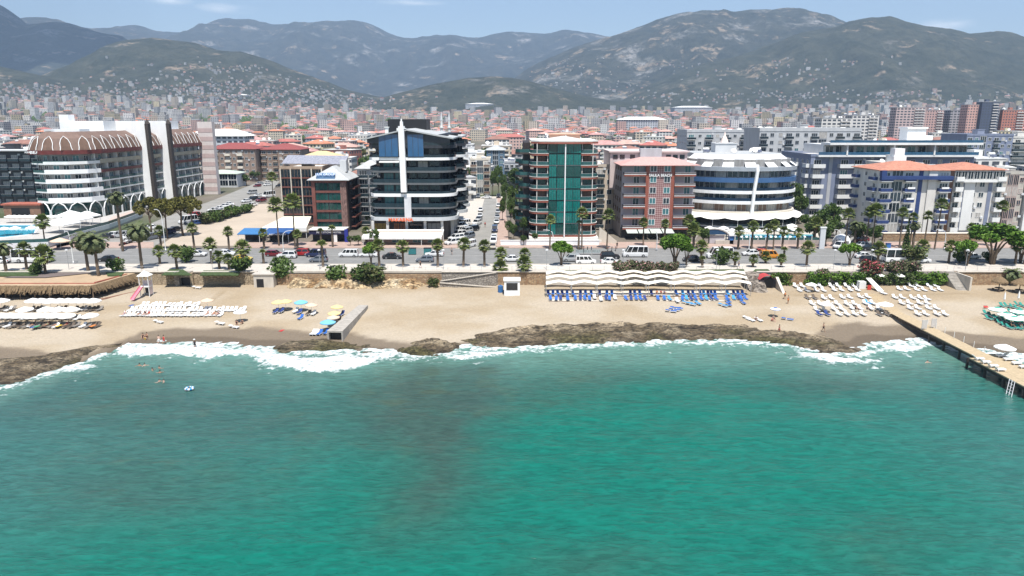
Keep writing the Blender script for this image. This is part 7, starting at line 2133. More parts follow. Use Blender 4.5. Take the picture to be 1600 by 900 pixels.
# small groups by the channel
for px,py,m,r,lab in((436,482,M_umby,1.3,'pale yellow parasol, one of two side by side'),(447,481,M_umby,1.25,'second pale yellow parasol overlapping its neighbour'),(471,482,M_umbb,1.3,'light blue parasol between the yellow pair and the peach one'),(487,487,M_umbp,1.2,'peach parasol beside the light blue one'),
 (527,490,M_umby,1.2,'yellow parasol at the top of the line along the concrete channel'),(523,500,M_umby,1.2,'yellow and white parasol second in the line along the channel'),(522,507,M_umbp,1.2,'cream parasol third in the line along the channel'),(513,514,M_umbb,1.4,'bright blue parasol lowest in the line along the channel')):
 parasol(lab,bat(px,py+3),r,m,h=2.1)
for px,py,m,lab in((431,489,M_blue_d,'deep blue sun lounger under the yellow parasol pair'),(440,488,M_blue_d,'second deep blue sun lounger under the yellow parasol pair'),(462,488,M_plas,'white sun lounger under the light blue parasol'),(468,490,M_blue_d,'deep blue sun lounger under the light blue parasol'),(482,492,M_brown_c,'brown sun lounger under the peach parasol'),(490,492,M_plas,'white sun lounger under the peach parasol'),(470,499,M_blue_c,'blue sun lounger out in front of the light blue parasol'),
 (534,493,M_blue_d,'deep blue sun lounger at the top of the channel line'),(529,503,M_brown_c,'brown sun lounger beside the channel'),(527,511,M_blue_d,'dark blue sun lounger beside the channel, lower down'),(489,523,M_plas,'white sun lounger at the wet sand edge by the channel'),(494,523,M_plas,'second white sun lounger at the wet sand edge by the channel'),(500,523,M_blue_c,'blue sun lounger at the wet sand edge by the channel'),(510,522,M_blue_c,'blue sun lounger right beside the channel mouth')):
 lounger(lab,bat(px,py),m,None,-.2)
 # under the striped canopies
c1 =[857,864,872,879,886,895,907,915,924,937,948,956,985,992,1000,1018,1057,1067,1076,1083,1094,1100,1106,1112,1117,1137,1147,1153,1160]
c2 =[860,869,876,887,899,907,914,921,947,952,978,986,994,1001,1008,1028,1038,1046,1066,1073,1080,1087,1096,1104,1112,1119,1137,1147,1154,1158,1165]
for ri,(xs,y,z)in enumerate(((c1,142.6,-2.88),(c2,139.8,-3.28))):
 for i,px in enumerate(xs):
  m =[M_blue_d,M_blue_c,M_blue_c,M_blue_l][(i*5+ri*2+(2 if px>1050 else 0))%(3 if px<1040 else 4)]
  lounger(f"{'deep blue' if m is M_blue_d else 'blue' if m is M_blue_c else 'sky blue'} sun lounger under the striped canopies on the {['upper', 'lower'][ri]} step",(xat(px,y,z),y+lrs.uniform(-.2,.2),z),m,M_plas,lrs.uniform(-.15,.15),'blue sun loungers under the striped canopies')
for px,py,lab in((929,465,'white sun lounger at the lower step of the blue rows'),(939,468,'white sun lounger set in front of the blue rows'),(961,466,'white chair like lounger between blue loungers'),(1058,470,'white sun lounger before the sky blue loungers')):lounger(lab,bat(px,py+2),M_plas)
for px,py,r,lab in((1075,475,1.0,'sky blue sun lounger turned sideways on the open sand'),(1081,477,1.0,'second sky blue sun lounger turned sideways'),(1091,476,.2,'sky blue sun lounger standing alone on the open sand'),(1131,479,.7,'pale blue sun lounger lying skewed on the open sand'),(1138,473,.1,'blue sun lounger just below the deck'),(1139,478,.1,'blue sun lounger one step farther down the sand'),(1161,475,.1,'blue sun lounger at the east end of the deck'),
 (1050,488,1.3,'blue sun lounger farthest out on the bare sand'),(1055,486,1.3,'second blue sun lounger out on the bare sand'),(1057,483,1.4,'third blue sun lounger out on the bare sand'),(1060,484,1.4,'fourth blue sun lounger out on the bare sand'),(1232,501,1.2,'blue sun lounger lying alone near the rocks')):
 lounger(lab,bat(px,py),M_blue_l if 'sky' in lab or 'pale' in lab else M_blue_c,None,r,None,False)
 # eastern pairs of white loungers with a little table between
def side_table(label,p,group=None):
 o = thing('side_table',label,'table',p,0,group)
 part('table_top',MB().lathe([(.22,.40),(.22,.44),(.01,.44)],10),M_plas,o);part('leg',MB().tube((0,0,0),(0,0,.4),.05),M_plas,o)
pairs =[(1248,447,0),(1276,447,0),(1304,447,0),(1328,447,0),(1429,447,0),(1457,447,0),(1255,454,1),(1281,454,1),(1309,453,1),(1334,453,1),(1411,452,1),(1438,453,1),(1463,453,1),
 (1267,465,2),(1293,466,2),(1322,465,2),(1350,464,2),(1404,465,2),(1432,466,2),(1275,475,3),(1302,475,3),(1329,475,3),(1358,474,3),(1415,474,3),(1443,474,3),
 (1282,484,4),(1309,483,4),(1338,482,4),(1367,482,4),(1428,482,4),(1457,482,4),(1286,491,5),(1317,491,5),(1342,491,5),(1380,491,5),(1440,491,5),(1470,491,5)]
rows6 =['first row by the hedge','second row from the hedge','third row from the hedge','fourth row from the hedge','fifth row from the hedge','sixth row, nearest the sea']
pt =[]
for px,py,r in pairs:
 m = M_brown_c if(px,py)in((1267,465),(1380,491))else M_blue_d if px==1286 else M_plas
 p = bat(px,py+2)
 for s in(-.75,.75):
  q = p+Vector((s,0,0))
  lounger(f"{'brown' if m is M_brown_c else 'deep blue' if m is M_blue_d else 'white'} sun lounger of the eastern beach pairs, {rows6[r]}",q,m,None,lrs.uniform(.05,.2),'pairs of sun loungers on the eastern beach')
 side_table(f'small white table between paired loungers, {rows6[r]}',p+Vector((0,.5,0)),'small tables between paired loungers')
for px,py,lab in((1356,475,'single sky blue lounger among the white pairs'),(1448,469,'single white lounger beside the pairs'),(1380,460,'large white lounger by the raked path')):lounger(lab,bat(px,py),M_blue_l if 'sky' in lab else M_plas,None,.3)
for px,py,h,r,m,m2,lab in((1267,456,2,1.2,M_umbw,None,'white parasol in the second row of eastern pairs'),(1288,487,2,1.35,M_umbw,None,'white parasol over deep blue loungers'),(1382,488,2.1,1.45,M_umbw,None,'white parasol beside the raked path'),(1370,445,2.6,1.35,M_umbw,M_umbg,'white parasol with a pale green trim before the dark hedge'),(1402,445,2.6,1.35,M_umbw,None,'white parasol over navy chairs before the dark hedge'),(1210,496,2,.95,M_umbw,M_blue_c,'small white and blue parasol by the rocks')):
 parasol(lab,bat(px,py),r,m,m2,h)
 # lifeguard bits in front of the hedge
o = thing('white_hut','low white hut with a sloping ramp and a red sign before the dark hedge','hut',bat(1354,452))
part('wall',MB().box(-1.6,0,0,-.2,1.2,1.6),M_white,o);part('ramp',MB().add([(0,.8,2.3),(1.1,.8,2.3),(2.6,-2.2,.1),(1.3,-2.2,.1),(0,.8,2.15),(1.1,.8,2.15),(2.6,-2.2,-.05),(1.3,-2.2,-.05)],[(0,1,2,3),(7,6,5,4),(4,5,1,0),(5,6,2,1),(7,4,0,3)]),M_offw,o);part('sign',MB().box(-.3,-.9,.1,.5,-.82,1.1),pm('red_sign',(.5,.04,.03),.6,.1),o)
# far east: green loungers and parasols, thatched shades
for i in range(26):
 px,py =[(1541,492),(1548,495),(1556,499),(1563,502),(1545,500),(1563,507),(1570,511),(1577,514),(1585,514),(1592,515),(1599,514),(1566,480),(1574,480),(1583,482),(1590,484),(1597,488),(1591,478),(1598,480),(1570,503),(1578,506),(1588,506),(1596,506),(1580,490),(1586,494),(1592,497),(1599,498)][i]
 lounger('teal green sun lounger at the east edge beside the green topped parasols',bat(px,py),M_green_c,None,lrs.uniform(-.1,.5),'teal green sun loungers at the east edge')
for px,py,lab in((1557,496,'white parasol with a green top, the one nearest the pier'),(1571,505,'green topped white parasol second from the pier'),(1583,511,'green topped white parasol lowest on the sand'),(1590,500,'white parasol with green top behind the lowest one'),(1600,510,'green topped parasol at the picture edge')):parasol(lab,bat(px,py),1.5,M_umbw,M_umbg,2.1)
for px,py,lab in((1568,476,'folded white parasol behind the green loungers'),(1590,474,'second folded white parasol behind the green loungers')):
 o = thing('folded_parasol',lab,'parasol',bat(px,py));part('canopy',MB().lathe([(.05,.9),(.22,1.1),(.16,1.9),(.03,2.6)],8),M_umbw,o);part('pole',MB().tube((0,0,-.1),(0,0,.95),.03),M_plas,o)
def thatch_shade(label,p,r,h):
 o = thing('thatched_shade',label,'sunshade',p)
 mb = MB();q = random.Random(int(p.x*10))
 mb.lathe([(r,h-.25),(r*.62,h+.25),(.1,h+.8)],16)
 for i in range(110):
  a = q.uniform(0,6.283);w = .09;rr_ = r*q.uniform(.92,1.0)
  mb.add([(rr_*math.cos(a-w),rr_*math.sin(a-w),h-.2),(rr_*math.cos(a+w),rr_*math.sin(a+w),h-.2),(rr_*1.1*math.cos(a+.03),rr_*1.1*math.sin(a+.03),h-.2-q.uniform(.25,.55))],[(0,1,2)])
 part('thatch',mb,M_thatch,o)
 part('post',MB().tube((0,0,-.1),(0,0,h),.09),M_dwood,o)
 part('table',MB().lathe([(.8,.7),(.8,.76),(.02,.76)],12),M_dwood,o)
 for a in(0,2.1,4.2):part('stool',MB().lathe([(.2,0),(.22,.45),(.02,.46)],8,(1.1*math.cos(a),1.1*math.sin(a),0)),M_brown_c,o)
thatch_shade('round thatched sunshade standing alone before the brown stone wall',bat(1560,455),1.5,2.4);thatch_shade('bigger round thatched sunshade with stools at the east edge',bat(1592,458),1.7,2.4)
o = thing('red_board','small red board lying on the sand near the green loungers','board',bat(1540,481));part('panel',MB().obox((0,0,.25),(.8,.5,.06),rx=R(30)),pm('red_sign',(.5,.04,.03),.6,.1),o);part('stand',MB().box(-.3,.1,0,.3,.16,.4),M_trimb,o)
# on the pier
for i,(x,y)in enumerate(((-2.0,2.4),(-2.0,.9),(-2.0,-.8),(-2.0,-2.4),(-2.0,-9),(-2.0,-10.6),(2.6,3.8),(2.6,2.2),(2.6,.4),(2.6,-1.2),(2.6,-3),(2.6,-4.6))):
 lounger(f"white sun lounger on the pier, {'seaward ladder side' if x < 0 else 'far side under the parasol'}",(72+x,100+y,PZ),M_plas,None,R(90)if x<0 else R(-90),'white sun loungers on the pier')
parasol('white parasol standing on the pier',(74.9,104,PZ),1.5,M_umbw,None,2.0)
# ================================================================== POOLS
o = thing('pool_terrace','raised hotel terrace with a bright blue swimming pool beside the arched roof hotel','terrace',(0,0,0))
dk_ =[(at(a,b,1.4).x,at(a,b,1.4).y)for a,b in((-120,386),(0,383),(75,380),(120,365),(170,352),(222,333),(205,328),(150,341),(60,341),(-120,341))]
part('deck',MB().prism(dk_,-.3,1.4),pm('terrace_paving',(.42,.40,.37),.8,.1,.4),o)
part('edge_band',MB().wall(dk_[:6],.5,1.75,.15,.12),pm('white_terrace_edge',(.62,.64,.66),.6,.06),o)
pl_ =[(at(a,b,1.42).x,at(a,b,1.42).y)for a,b in((-100,374),(5,371),(52,366),(60,352),(5,352),(-100,353))]
part('pool',MB().prism(pl_,1.2,1.44),M_pool,o);part('pool_rim',MB().wall(pl_+pl_[:1],1.38,1.52,.0,.5),M_fwhite,o)
part('glass_fence',MB().wall(dk_[:6],1.76,2.6,.02,.02),M_railt,o)
part('stone_ramp',MB().prism([(at(a,b,.6).x,at(a,b,.6).y)for a,b in((170,352),(218,336),(222,331),(176,345))],-.2,1.9),pm('pink_paving_ramp',(.46,.36,.31),.85,.1),o)
Gu = 'white parasols on the hotel pool terrace'
for px in range(16,108,8):parasol('white pool parasol in the row behind the pool',at(px,348,1.4),1.5,M_umbw,None,2.4,Gu)
for px,py in((25,367),(51,366),(8,368)):parasol('white pool parasol at the front edge of the pool',at(px,py,1.4),1.5,M_umbw,None,2.4,Gu)
for px,py,w,d,lab in((97,363,7.5,6,'large white pool tent closest to the road'),(121,355,7,5,'large white pool tent in the middle'),(113,349,6,5,'white pool tent under the hotel arches'),(138,350,5.5,4.5,'white pool tent nearest the pines')):
 o = thing('pool_tent',lab,'tent',at(px,py,1.4),R(-12))
 part('canopy',MB().hip(-w/2,-d/2,w/2,d/2,2.6,1.3,over=.1,under=.3),M_awn,o)
 for sx in(-1,1):
  for sy in(-1,1):part('post',MB().tube((sx*w*.47,sy*d*.47,0),(sx*w*.47,sy*d*.47,2.5),.05),M_white,o)
parasol('cream parasol over a stall on the pavement corner',at(95,389,.1),2.3,M_umbp,None,2.9)
o = thing('bar_house','low brown pool bar between the dark hotel and the arched roof hotel','building',at(36,338,1.4));part('wall',MB().box(-6,0,-1.5,6,5,3.6),pm('brown_bar_wall',(.26,.15,.10),.8,.15),o);part('roof',MB().box(-6.4,-.5,3.61,6.4,5.3,4.1),pm('red_roof_edge',(.36,.11,.07),.7,.15),o);part('doorway',MB().box(-3.5,-.05,.2,2.5,.01,2.7),M_black,o)
# pool of the round hotel
o = thing('hotel_pool','walled pool terrace with pale blue water in front of the round hotel','terrace',(0,0,0))
A_ = lambda px,y,z = 1.0:(xat(px,y,z),y)
part('deck',MB().prism([A_(1118,186.6),A_(1282,186.6),A_(1282,202),A_(1118,202)],-.3,1.1),M_pave,o)
part('wall',MB().box(A_(1146,186)[0],185.8,-.3,A_(1285,186)[0],186.2,1.3),pm('pinkish_grey_wall',(.40,.34,.31),.85,.1),o)
part('pool',MB().prism([A_(1150,190),A_(1270,190),A_(1270,196.5),A_(1150,196.5)],.9,1.14),pm('pale_pool_water',(.16,.50,.58),.06,.12,.5),o)
part('fence',MB().box(A_(1146,186)[0],185.95,1.31,A_(1285,186)[0],186.0,2.0),M_railt,o)
for i in range(12):part('fence_post',MB().box(A_(1148+12*i,186)[0]-.06,185.9,1.31,A_(1148+12*i,186)[0]+.06,186.05,2.3),M_fwhite,o)
for px,py in((1108,362),(1130,362),(1143,366),(1166,366),(1182,366),(1198,366),(1212,364),(1222,366),(1232,362),(1243,365),(1236,358)):parasol('white parasol beside the pale pool of the round hotel',at(px,py+4,1.1),1.5,M_umbw,None,2.3,'white parasols by the round hotel pool')
for i in range(16):lounger('white sun lounger along the pool of the round hotel',(A_(1152+7.6*i,188.2)[0],188.2,1.12),M_plas if i%3 else M_blue_l,None,lrs.uniform(-.1,.1),'sun loungers by the round hotel pool')
o = thing('arched_gate','white arched gateway with a dark blue sign over the path to the round hotel','gate',(A_(1113,188)[0],187,0))
part('arch',MB().path_tube([(5.2*math.cos(t),0,.3+3.9*math.sin(t))for t in np.linspace(0,math.pi,15)],.3,6),M_offw,o)
part('sign',MB().add([(3.9*math.cos(t),-.12,2.6+1.5*math.sin(t))for t in np.linspace(0,math.pi,11)],[tuple(range(11))]),pm('dark_blue_sign',(.02,.06,.13),.4,.1),o)
for x in(-1.2,3.3):part('post',MB().tube((x,0,0),(x,0,3.4),.16),M_dark,o)
part('gate_panel',MB().box(-.9,.3,.2,3,.4,2.4),M_lilac,o);part('blue_booth',MB().box(4.2,-.4,0,6.6,1.4,2.3),M_blue,o);part('booth_roof',MB().box(3.9,-.7,2.31,6.9,1.6,2.8),M_fwhite,o)
# low white walls before the emerald block and other street edge
o = thing('garden_wall','long low white wall in front of the emerald glass block','wall',(13,185,0));part('wall',MB().box(-16,0,-.3,9.8,.4,1.3),M_fwhite,o);part('coping',MB().box(-16.1,-.1,1.31,9.9,.5,1.42),M_white,o)
o = thing('stone_terrace','brown stone terrace wall under the palms of the white hotel with navy balconies','wall',(117,193,0));part('wall',MB().box(-16,0,-.3,18,.5,1.9),M_stoneb,o);part('coping',MB().box(-16.1,-.1,1.91,18.1,1.5,2.05),M_cream,o)
o = thing('white_shell','white shell shaped canopy at the corner of the hotel drive','canopy',at(1314,384,0));part('shell',MB().lathe([(2.3,0),(2.2,1.4),(1.5,2.6),(.1,3.1)],14),M_fwhite,o,smooth=True);part('opening',MB().box(-2.0,-2.25,.1,-.4,-1.2,1.8),M_black,o)
o = thing('pillar_sign','tall white slab sign by the garden trees of the round hotel','sign',at(1284,389,0));part('slab',MB().box(-.65,0,0,.65,.5,5.3),M_lgrey,o);part('cap',MB().box(-.8,-.1,5.31,.8,.6,5.6),M_white,o)
o = thing('blue_bin','blue recycling bin on the pavement before the stone terrace wall','bin',at(1387,390,.14));part('body',MB().box(-.5,-.4,.1,.5,.4,1.5),M_blue,o);part('lid',MB().box(-.55,-.45,1.51,.55,.45,1.65),M_navy,o)
for px in(918,930,944):
 o = thing('advert_bench','low advertising bench on the pavement before the emerald block','bench',at(px-12,398,.02),group='advertising benches');part('seat',MB().box(-1,0,.3,1,.5,.4),M_steel,o);part('backrest',MB().box(-1,.45,.41,1,.52,1.1),pm('printed_panel',(.3,.34,.33),.6,.4,3),o)
for px,lab in((646,'teal recycling container by the road'),(670,'second teal recycling container by the road')):
 o = thing('container',lab,'container',at(px-2,398,.02));part('body',MB().box(-.9,0,.1,.9,.9,1.5),pm('teal_container',(.03,.18,.19),.6,.15),o);part('lid',MB().box(-.95,-.05,1.51,.95,.95,1.65),M_dark,o)
 # ================================================================== LAMPS, RAILINGS
def lamp(label,p,h,lean=1.0,group='street lamps with curved arms'):
 o = thing('street_lamp',label,'street lamp',p,0,group)
 pts =[(0,0,0),(0,0,h*.62),(lean*.25,0,h*.86),(lean*1.0,0,h*.97),(lean*1.9,0,h)]
 part('pole',MB().path_tube(pts,[.11,.09,.08,.07,.05],7),M_white,o);part('lamp_head',MB().obox((lean*2.2,0,h),(.8,.28,.14)),M_lgrey,o);part('base',MB().lathe([(.25,0),(.2,.4),(.12,.5)],8),M_steel,o)
for px,py,top,ln,lab in((443,393,361,1,'white curved street lamp by the cream tent roof'),(864,383,360,-1,'white curved street lamp before the emerald glass block'),(1026,391,358,-1,'white curved street lamp before the red patterned hotel'),(1170,391,361,-1,'white curved street lamp before the round hotel pool'),(1312,382,359,-1,'white curved street lamp at the hotel drive'),(1475,390,359,-1,'white curved street lamp before the striped hotel'),
 (115,412,362,-.3,'tall white street lamp at the junction by the coach'),(259,392,328,-.6,'tall thin street lamp beside the pines')):
 p = at(px,py,.1);lamp(lab,p,zat(top,p.y),ln)
def post_lamp(label,p,h,g='thin lamp posts along the promenade'):
 o = thing('lamp_post',label,'lamp post',p,0,g);part('pole',MB().tube((0,0,0),(0,0,h),.06,.04),M_steel,o);part('lamp_head',MB().lathe([(.08,h),(.35,h+.05),(.3,h+.2),(.05,h+.3)],8),M_lgrey,o)
for px in(108,332,500,693,854,973,1119,1302,1360,1508):post_lamp(f'thin grey lamp post on the promenade {spot(px)}',at(px,421,.12),4.2)
def railing(label,a,b,y,z,group=None,cat='railing'):
 x0,x1 = xat(a,y,z),xat(b,y,z)
 o = thing('promenade_railing',label,cat,((x0+x1)/2,y,z));w =(x1-x0)/2
 part('top_rail',MB().tube((-w,0,1.0),(w,0,1.0),.035,n=6),M_steel,o);part('mid_rail',MB().tube((-w,0,.55),(w,0,.55),.02,n=6),M_steel,o)
 n_ = max(2,int(2*w/2.4))
 for i in range(n_+1):part('post',MB().tube((-w+2*w*i/n_,0,0),(-w+2*w*i/n_,0,1.0),.03,n=6),M_steel,o)
railing('steel railing along the promenade above the wild bushes',446,606,152.4,.12);railing('steel railing along the promenade edge by the ramp',612,770,152.4,.12);railing('steel railing above the striped canopies',800,1160,152.6,.12);railing('steel railing of the paved terrace by the tall date palm',196,246,152.2,.12);railing('dark railing above the long brown stone wall',1490,1600,152.3,.12);railing('steel railing above the long green hedge',1205,1480,153.0,.12)
# ================================================================== PEOPLE
SK = pm('tanned_skin',(.36,.20,.13),.6,.08);SK2 = pm('fair_skin',(.52,.33,.25),.6,.08);HAIR = pm('dark_hair',(.02,.015,.01),.7,.1)
CL ={'black':pm('black_cloth',(.015,.015,.018),.85,.1),'red':pm('red_cloth',(.42,.03,.03),.85,.1),'white':pm('white_cloth',(.7,.7,.68),.85,.05),'blue':pm('blue_cloth',(.03,.09,.3),.85,.1),'yellow':pm('yellow_cloth',(.6,.42,.05),.85,.1),'grey':pm('grey_cloth',(.2,.2,.21),.85,.1),'orange':pm('orange_cloth',(.6,.2,.05),.85,.1),'green':pm('green_cloth',(.05,.25,.12),.85,.1)}
def skin_body(joints,edges,radii,mat,name='body'):
 me = bpy.data.meshes.new(name)
 me.from_pydata([Vector(j)for j in joints],edges,[])
 o = bpy.data.objects.new('t',me);COL.objects.link(o)
 md = o.modifiers.new('s','SKIN');md.use_smooth_shade = True
 sd = o.modifiers.new('u','SUBSURF');sd.levels = 1;sd.render_levels = 1
 for v,r in zip(me.skin_vertices[0].data,radii):v.radius =(r,r)if not hasattr(r,'__len__')else r
 me.skin_vertices[0].data[0].use_root = True
 bpy.context.view_layer.update()
 out = bpy.data.meshes.new_from_object(o.evaluated_get(bpy.context.evaluated_depsgraph_get()))
 bpy.data.objects.remove(o);bpy.data.meshes.remove(me)
 out.name = name;out.materials.clear();out.materials.append(mat)
 return out
def person_pose(pose):
 """joints of a 1.72 m adult facing -y: pelvis first"""
 J ={'pel':(0,0,.95),'wai':(0,0,1.10),'che':(0,0,1.30),'nek':(0,0,1.47),'hd0':(0,-.01,1.56),'hd1':(0,-.02,1.67)}
 for s,n_ in((-1,'l'),(1,'r')):
  J['sh'+n_] =(s*.18,0,1.40);J['el'+n_] =(s*.25,.02,1.12);J['wr'+n_] =(s*.26,-.06,.88);J['ha'+n_] =(s*.26,-.09,.78)
  J['hi'+n_] =(s*.09,0,.90);J['kn'+n_] =(s*.10,-.02,.50);J['an'+n_] =(s*.10,.02,.09);J['fo'+n_] =(s*.11,-.14,.04)
 if pose=='walk':
  J['knl'] =(-.10,-.22,.53);J['anl'] =(-.10,-.26,.10);J['fol'] =(-.10,-.42,.06);J['knr'] =(.10,.08,.50);J['anr'] =(.10,.34,.17);J['for'] =(.10,.26,.04)
  J['ell'] =(-.26,.16,1.14);J['wrl'] =(-.25,.18,.90);J['hal'] =(-.25,.16,.80);J['elr'] =(.26,-.10,1.13);J['wrr'] =(.24,-.28,.95);J['har'] =(.24,-.36,.90)
 if pose=='sit':
  for k,v in list(J.items()):J[k] =(v[0],v[1],v[2]-.83)
  for s,n_ in((-1,'l'),(1,'r')):
   J['hi'+n_] =(s*.1,-.03,.12);J['kn'+n_] =(s*.16,-.42,.42);J['an'+n_] =(s*.13,-.66,.08);J['fo'+n_] =(s*.13,-.82,.05)
   J['el'+n_] =(s*.25,-.12,.36);J['wr'+n_] =(s*.2,-.34,.40);J['ha'+n_] =(s*.18,-.42,.44)
 if pose=='lie': # on a lounger, head up the beach
  J2 ={}
  for k,v in J.items():J2[k] =(v[0],v[2]-1.0-max(0,v[2]-1.1)*.2,.13+max(0,v[2]-1.0)*.62+v[1]*-.2)
  J = J2
 if pose=='swim':
  for k,v in list(J.items()):J[k] =(v[0],v[1],v[2]-1.36)
  for s,n_ in((-1,'l'),(1,'r')):J['el'+n_] =(s*.36,-.1,-.06);J['wr'+n_] =(s*.5,-.28,-.02);J['ha'+n_] =(s*.55,-.36,-.02)
 names = list(J);E =[('pel','wai'),('wai','che'),('che','nek'),('nek','hd0'),('hd0','hd1')]
 for n_ in 'lr':E+=[('che','sh'+n_),('sh'+n_,'el'+n_),('el'+n_,'wr'+n_),('wr'+n_,'ha'+n_),('pel','hi'+n_),('hi'+n_,'kn'+n_),('kn'+n_,'an'+n_),('an'+n_,'fo'+n_)]
 rad ={'pel':.13,'wai':.115,'che':.14,'nek':.055,'hd0':.085,'hd1':.09}
 for n_ in 'lr':rad|={'sh'+n_:.065,'el'+n_:.042,'wr'+n_:.03,'ha'+n_:.036,'hi'+n_:.085,'kn'+n_:.055,'an'+n_:.038,'fo'+n_:.036}
 ix ={k:i for i,k in enumerate(names)}
 return J,[J[k]for k in names],[(ix[a],ix[b])for a,b in E],[rad[k]for k in names]
POSE ={}
def ball(c,r,sz=1.0,n=10):
 return[(r*math.cos(t),c[2]+r*sz*math.sin(t))for t in np.linspace(-1.5,1.5,7)]
for ps in('stand','walk','sit','lie','swim'):
 J,P,E2,Rr = person_pose(ps)
 body ={k:skin_body(P,E2,Rr,m)for k,m in(('tan',SK),('fair',SK2))}
 h = J['hd1']
 hv = MB().lathe([(.096*math.cos(t),.11*math.sin(t))for t in np.linspace(-.3,1.5,6)],10,(h[0],h[1]+.02,h[2]+.0))
 face = MB().lathe([(.012,0),(.016,.012),(.002,.02)],6,(-.03,h[1]-.085,h[2]-.02)).lathe([(.012,0),(.016,.012),(.002,.02)],6,(.03,h[1]-.085,h[2]-.02))
 j = lambda k:Vector(J[k])
 if ps in('stand','walk'):
  tr = MB().path_tube([j('wai')-Vector((0,0,.02)),j('pel'),j('pel')-Vector((0,0,.10))],[.135,.165,.16],9)
  for n_ in 'lr':tr.path_tube([j('hi'+n_),j('hi'+n_).lerp(j('kn'+n_),.45)],[.11,.085],8)
  sh = MB().path_tube([j('pel'),j('wai'),j('che'),j('che')+Vector((0,0,.13))],[.155,.145,.175,.10],9)
  for n_ in 'lr':sh.path_tube([j('sh'+n_)+(j('che')-j('sh'+n_))*.4,j('sh'+n_).lerp(j('el'+n_),.6)],[.085,.06],7)
 else:
  tr = MB().path_tube([j('wai'),j('pel'),j('hil').lerp(j('hir'),.5)],[.135,.155,.14],9)
  sh = MB().path_tube([j('wai'),j('che'),j('che').lerp(j('nek'),.6)],[.14,.17,.10],9)
 POSE[ps] =(body,hv.mesh('hair',[HAIR],True),tr,sh,{})
def person(pose,label,p,rz=0.0,skin='tan',bottom='black',top=None,hat=None,s=1.0):
 body,hv,tr,sh,cache = POSE[pose]
 o = thing('person',label,'person',p,rz)
 if s!=1:o.scale =(s,s,s)
 inst('body',body[skin],o);inst('hair',hv,o)
 for kind,mb,c in(('shorts',tr,bottom),('shirt',sh,top)):
  if c is None:continue
  if(kind,c)not in cache:cache[(kind,c)] = mb.mesh(kind,[CL[c]],True)
  inst(kind,cache[(kind,c)],o)
 if hat:
  if('hat',hat)not in cache:
   z = max(v.co.z for v in hv.vertices);cx = sum(v.co.x for v in hv.vertices)/len(hv.vertices);cyy = sum(v.co.y for v in hv.vertices)/len(hv.vertices)
   cache[('hat',hat)] = MB().lathe([(.24,z-.06),(.12,z-.03),(.1,z+.05),(.01,z+.07)],10,(cx,cyy,0)).mesh('hat',[CL[hat]],True)
  inst('hat',cache[('hat',hat)],o)
 return o
B = bat
person('sit','person in black sitting with others near the water by the western rocks',B(224,528),.3,'tan','black','black');person('sit','person with a tan back sitting beside the one in black by the western rocks',B(230,527),-.4,'tan','orange');person('sit','child in yellow sitting in front of two adults near the water',B(227,531),2.6,'fair','yellow','yellow',s=.75)
person('walk','person in white swimwear walking into the wash',B(249,539),.2,'fair','white');person('walk','person in red swimwear walking into the wash beside one in white',B(257,539),-.2,'tan','red','red')
person('walk','person in a white hat wading at the edge of the foam',B(305,546),.4,'tan','black','black','white')
person('walk','person with bare chest walking past the rocks by the parasol',B(1217,522),R(-70),'tan','red');person('walk','person in black shorts walking alone on the wet sand',B(1286,519),R(80),'tan','black')
person('stand','person standing on the dry sand near the concrete passage',B(1231,475),.5,'tan','orange');person('walk','person in an orange and dark outfit walking by the white hut rows',B(1226,468),R(60),'tan','black','orange')
person('sit','person sitting in the shade of the small white and blue parasol',B(1208,499),.1,'tan','black','grey');person('sit','person in red sitting on the sand before the small parasol',B(1206,502),.6,'fair','red','red')
person('sit','person sitting on a towel by the white loungers near the rocks',B(1181,501),-.5,'tan','grey','grey')
for px,py,lab in((1168,500,'white lounger near the rocks, one of three'),(1174,502,'white lounger near the rocks beside the seated person'),(1186,502,'white lounger near the rocks at the parasol side')):lounger(lab,B(px,py),M_plas,None,.3,None,False)
person('sit','person in black sitting under the white parasol at the end of the white block',B(370,507),.4,'tan','black','black');person('sit','second person in black sitting under the same white parasol',B(379,506),-.2,'tan','black','black')
person('walk','person in dark clothes walking on the promenade opposite the black block',at(657,419,.12),R(90),'tan','black','black');person('stand','person standing in the central street between parked cars',at(758,355,.03),.3,'tan','black','red')
person('walk','person walking on the pinkish pavement of the central street',at(789,352,.16),3.0,'tan','black','black')
person('stand','person standing on the pavement by the gateway of the red hotel',at(964,388,.14),.2,'tan','black','black');person('walk','person crossing before the white pavement corner of the central street',at(706,398,.02),.9,'tan','black','grey')
person('walk','person on the promenade near the rock steps',at(1154,420,.12),R(-90),'tan','blue','black')
for i,(px,py,sk,lab)in enumerate(((218,571,'tan','swimmer in a group of two near the breaking wave'),(226,571,'fair','swimmer with fair shoulders beside another near the breaking wave'),(238,578,'tan','dark haired swimmer alone between two groups'),(249,575,'tan','swimmer standing chest deep, the one nearer the shore'),(250,582,'tan','swimmer chest deep just seaward of another'),(249,596,'fair','swimmer playing in the farther pair, western one'),(256,596,'fair','swimmer playing in the farther pair, eastern one'),(1449,566,'fair','lone swimmer beside the pier'))):
 person('swim',lab,at(px,py,SEA_Z+.1),i*.9,sk,None)
rg = thing('swim_ring','blue and white swim ring floating off the beach with a person in it','swim ring',at(296,608,SEA_Z+.12))
mb = MB()
for k in range(12):
 a0,a1 = 2*math.pi*k/12,2*math.pi*(k+1)/12
 mb.path_tube([(.5*math.cos(a0),.5*math.sin(a0),.1),(.5*math.cos(a1),.5*math.sin(a1),.1)],.17,8,k%2)
part('ring',mb,[M_blue_l,M_plas],rg,smooth=True);part('handle',MB().tube((.5,-.1,.27),(.5,.1,.27),.02),M_plas,rg)
person('swim','person sitting in the blue and white swim ring',at(296,608,SEA_Z+.25),.6,'tan',None)
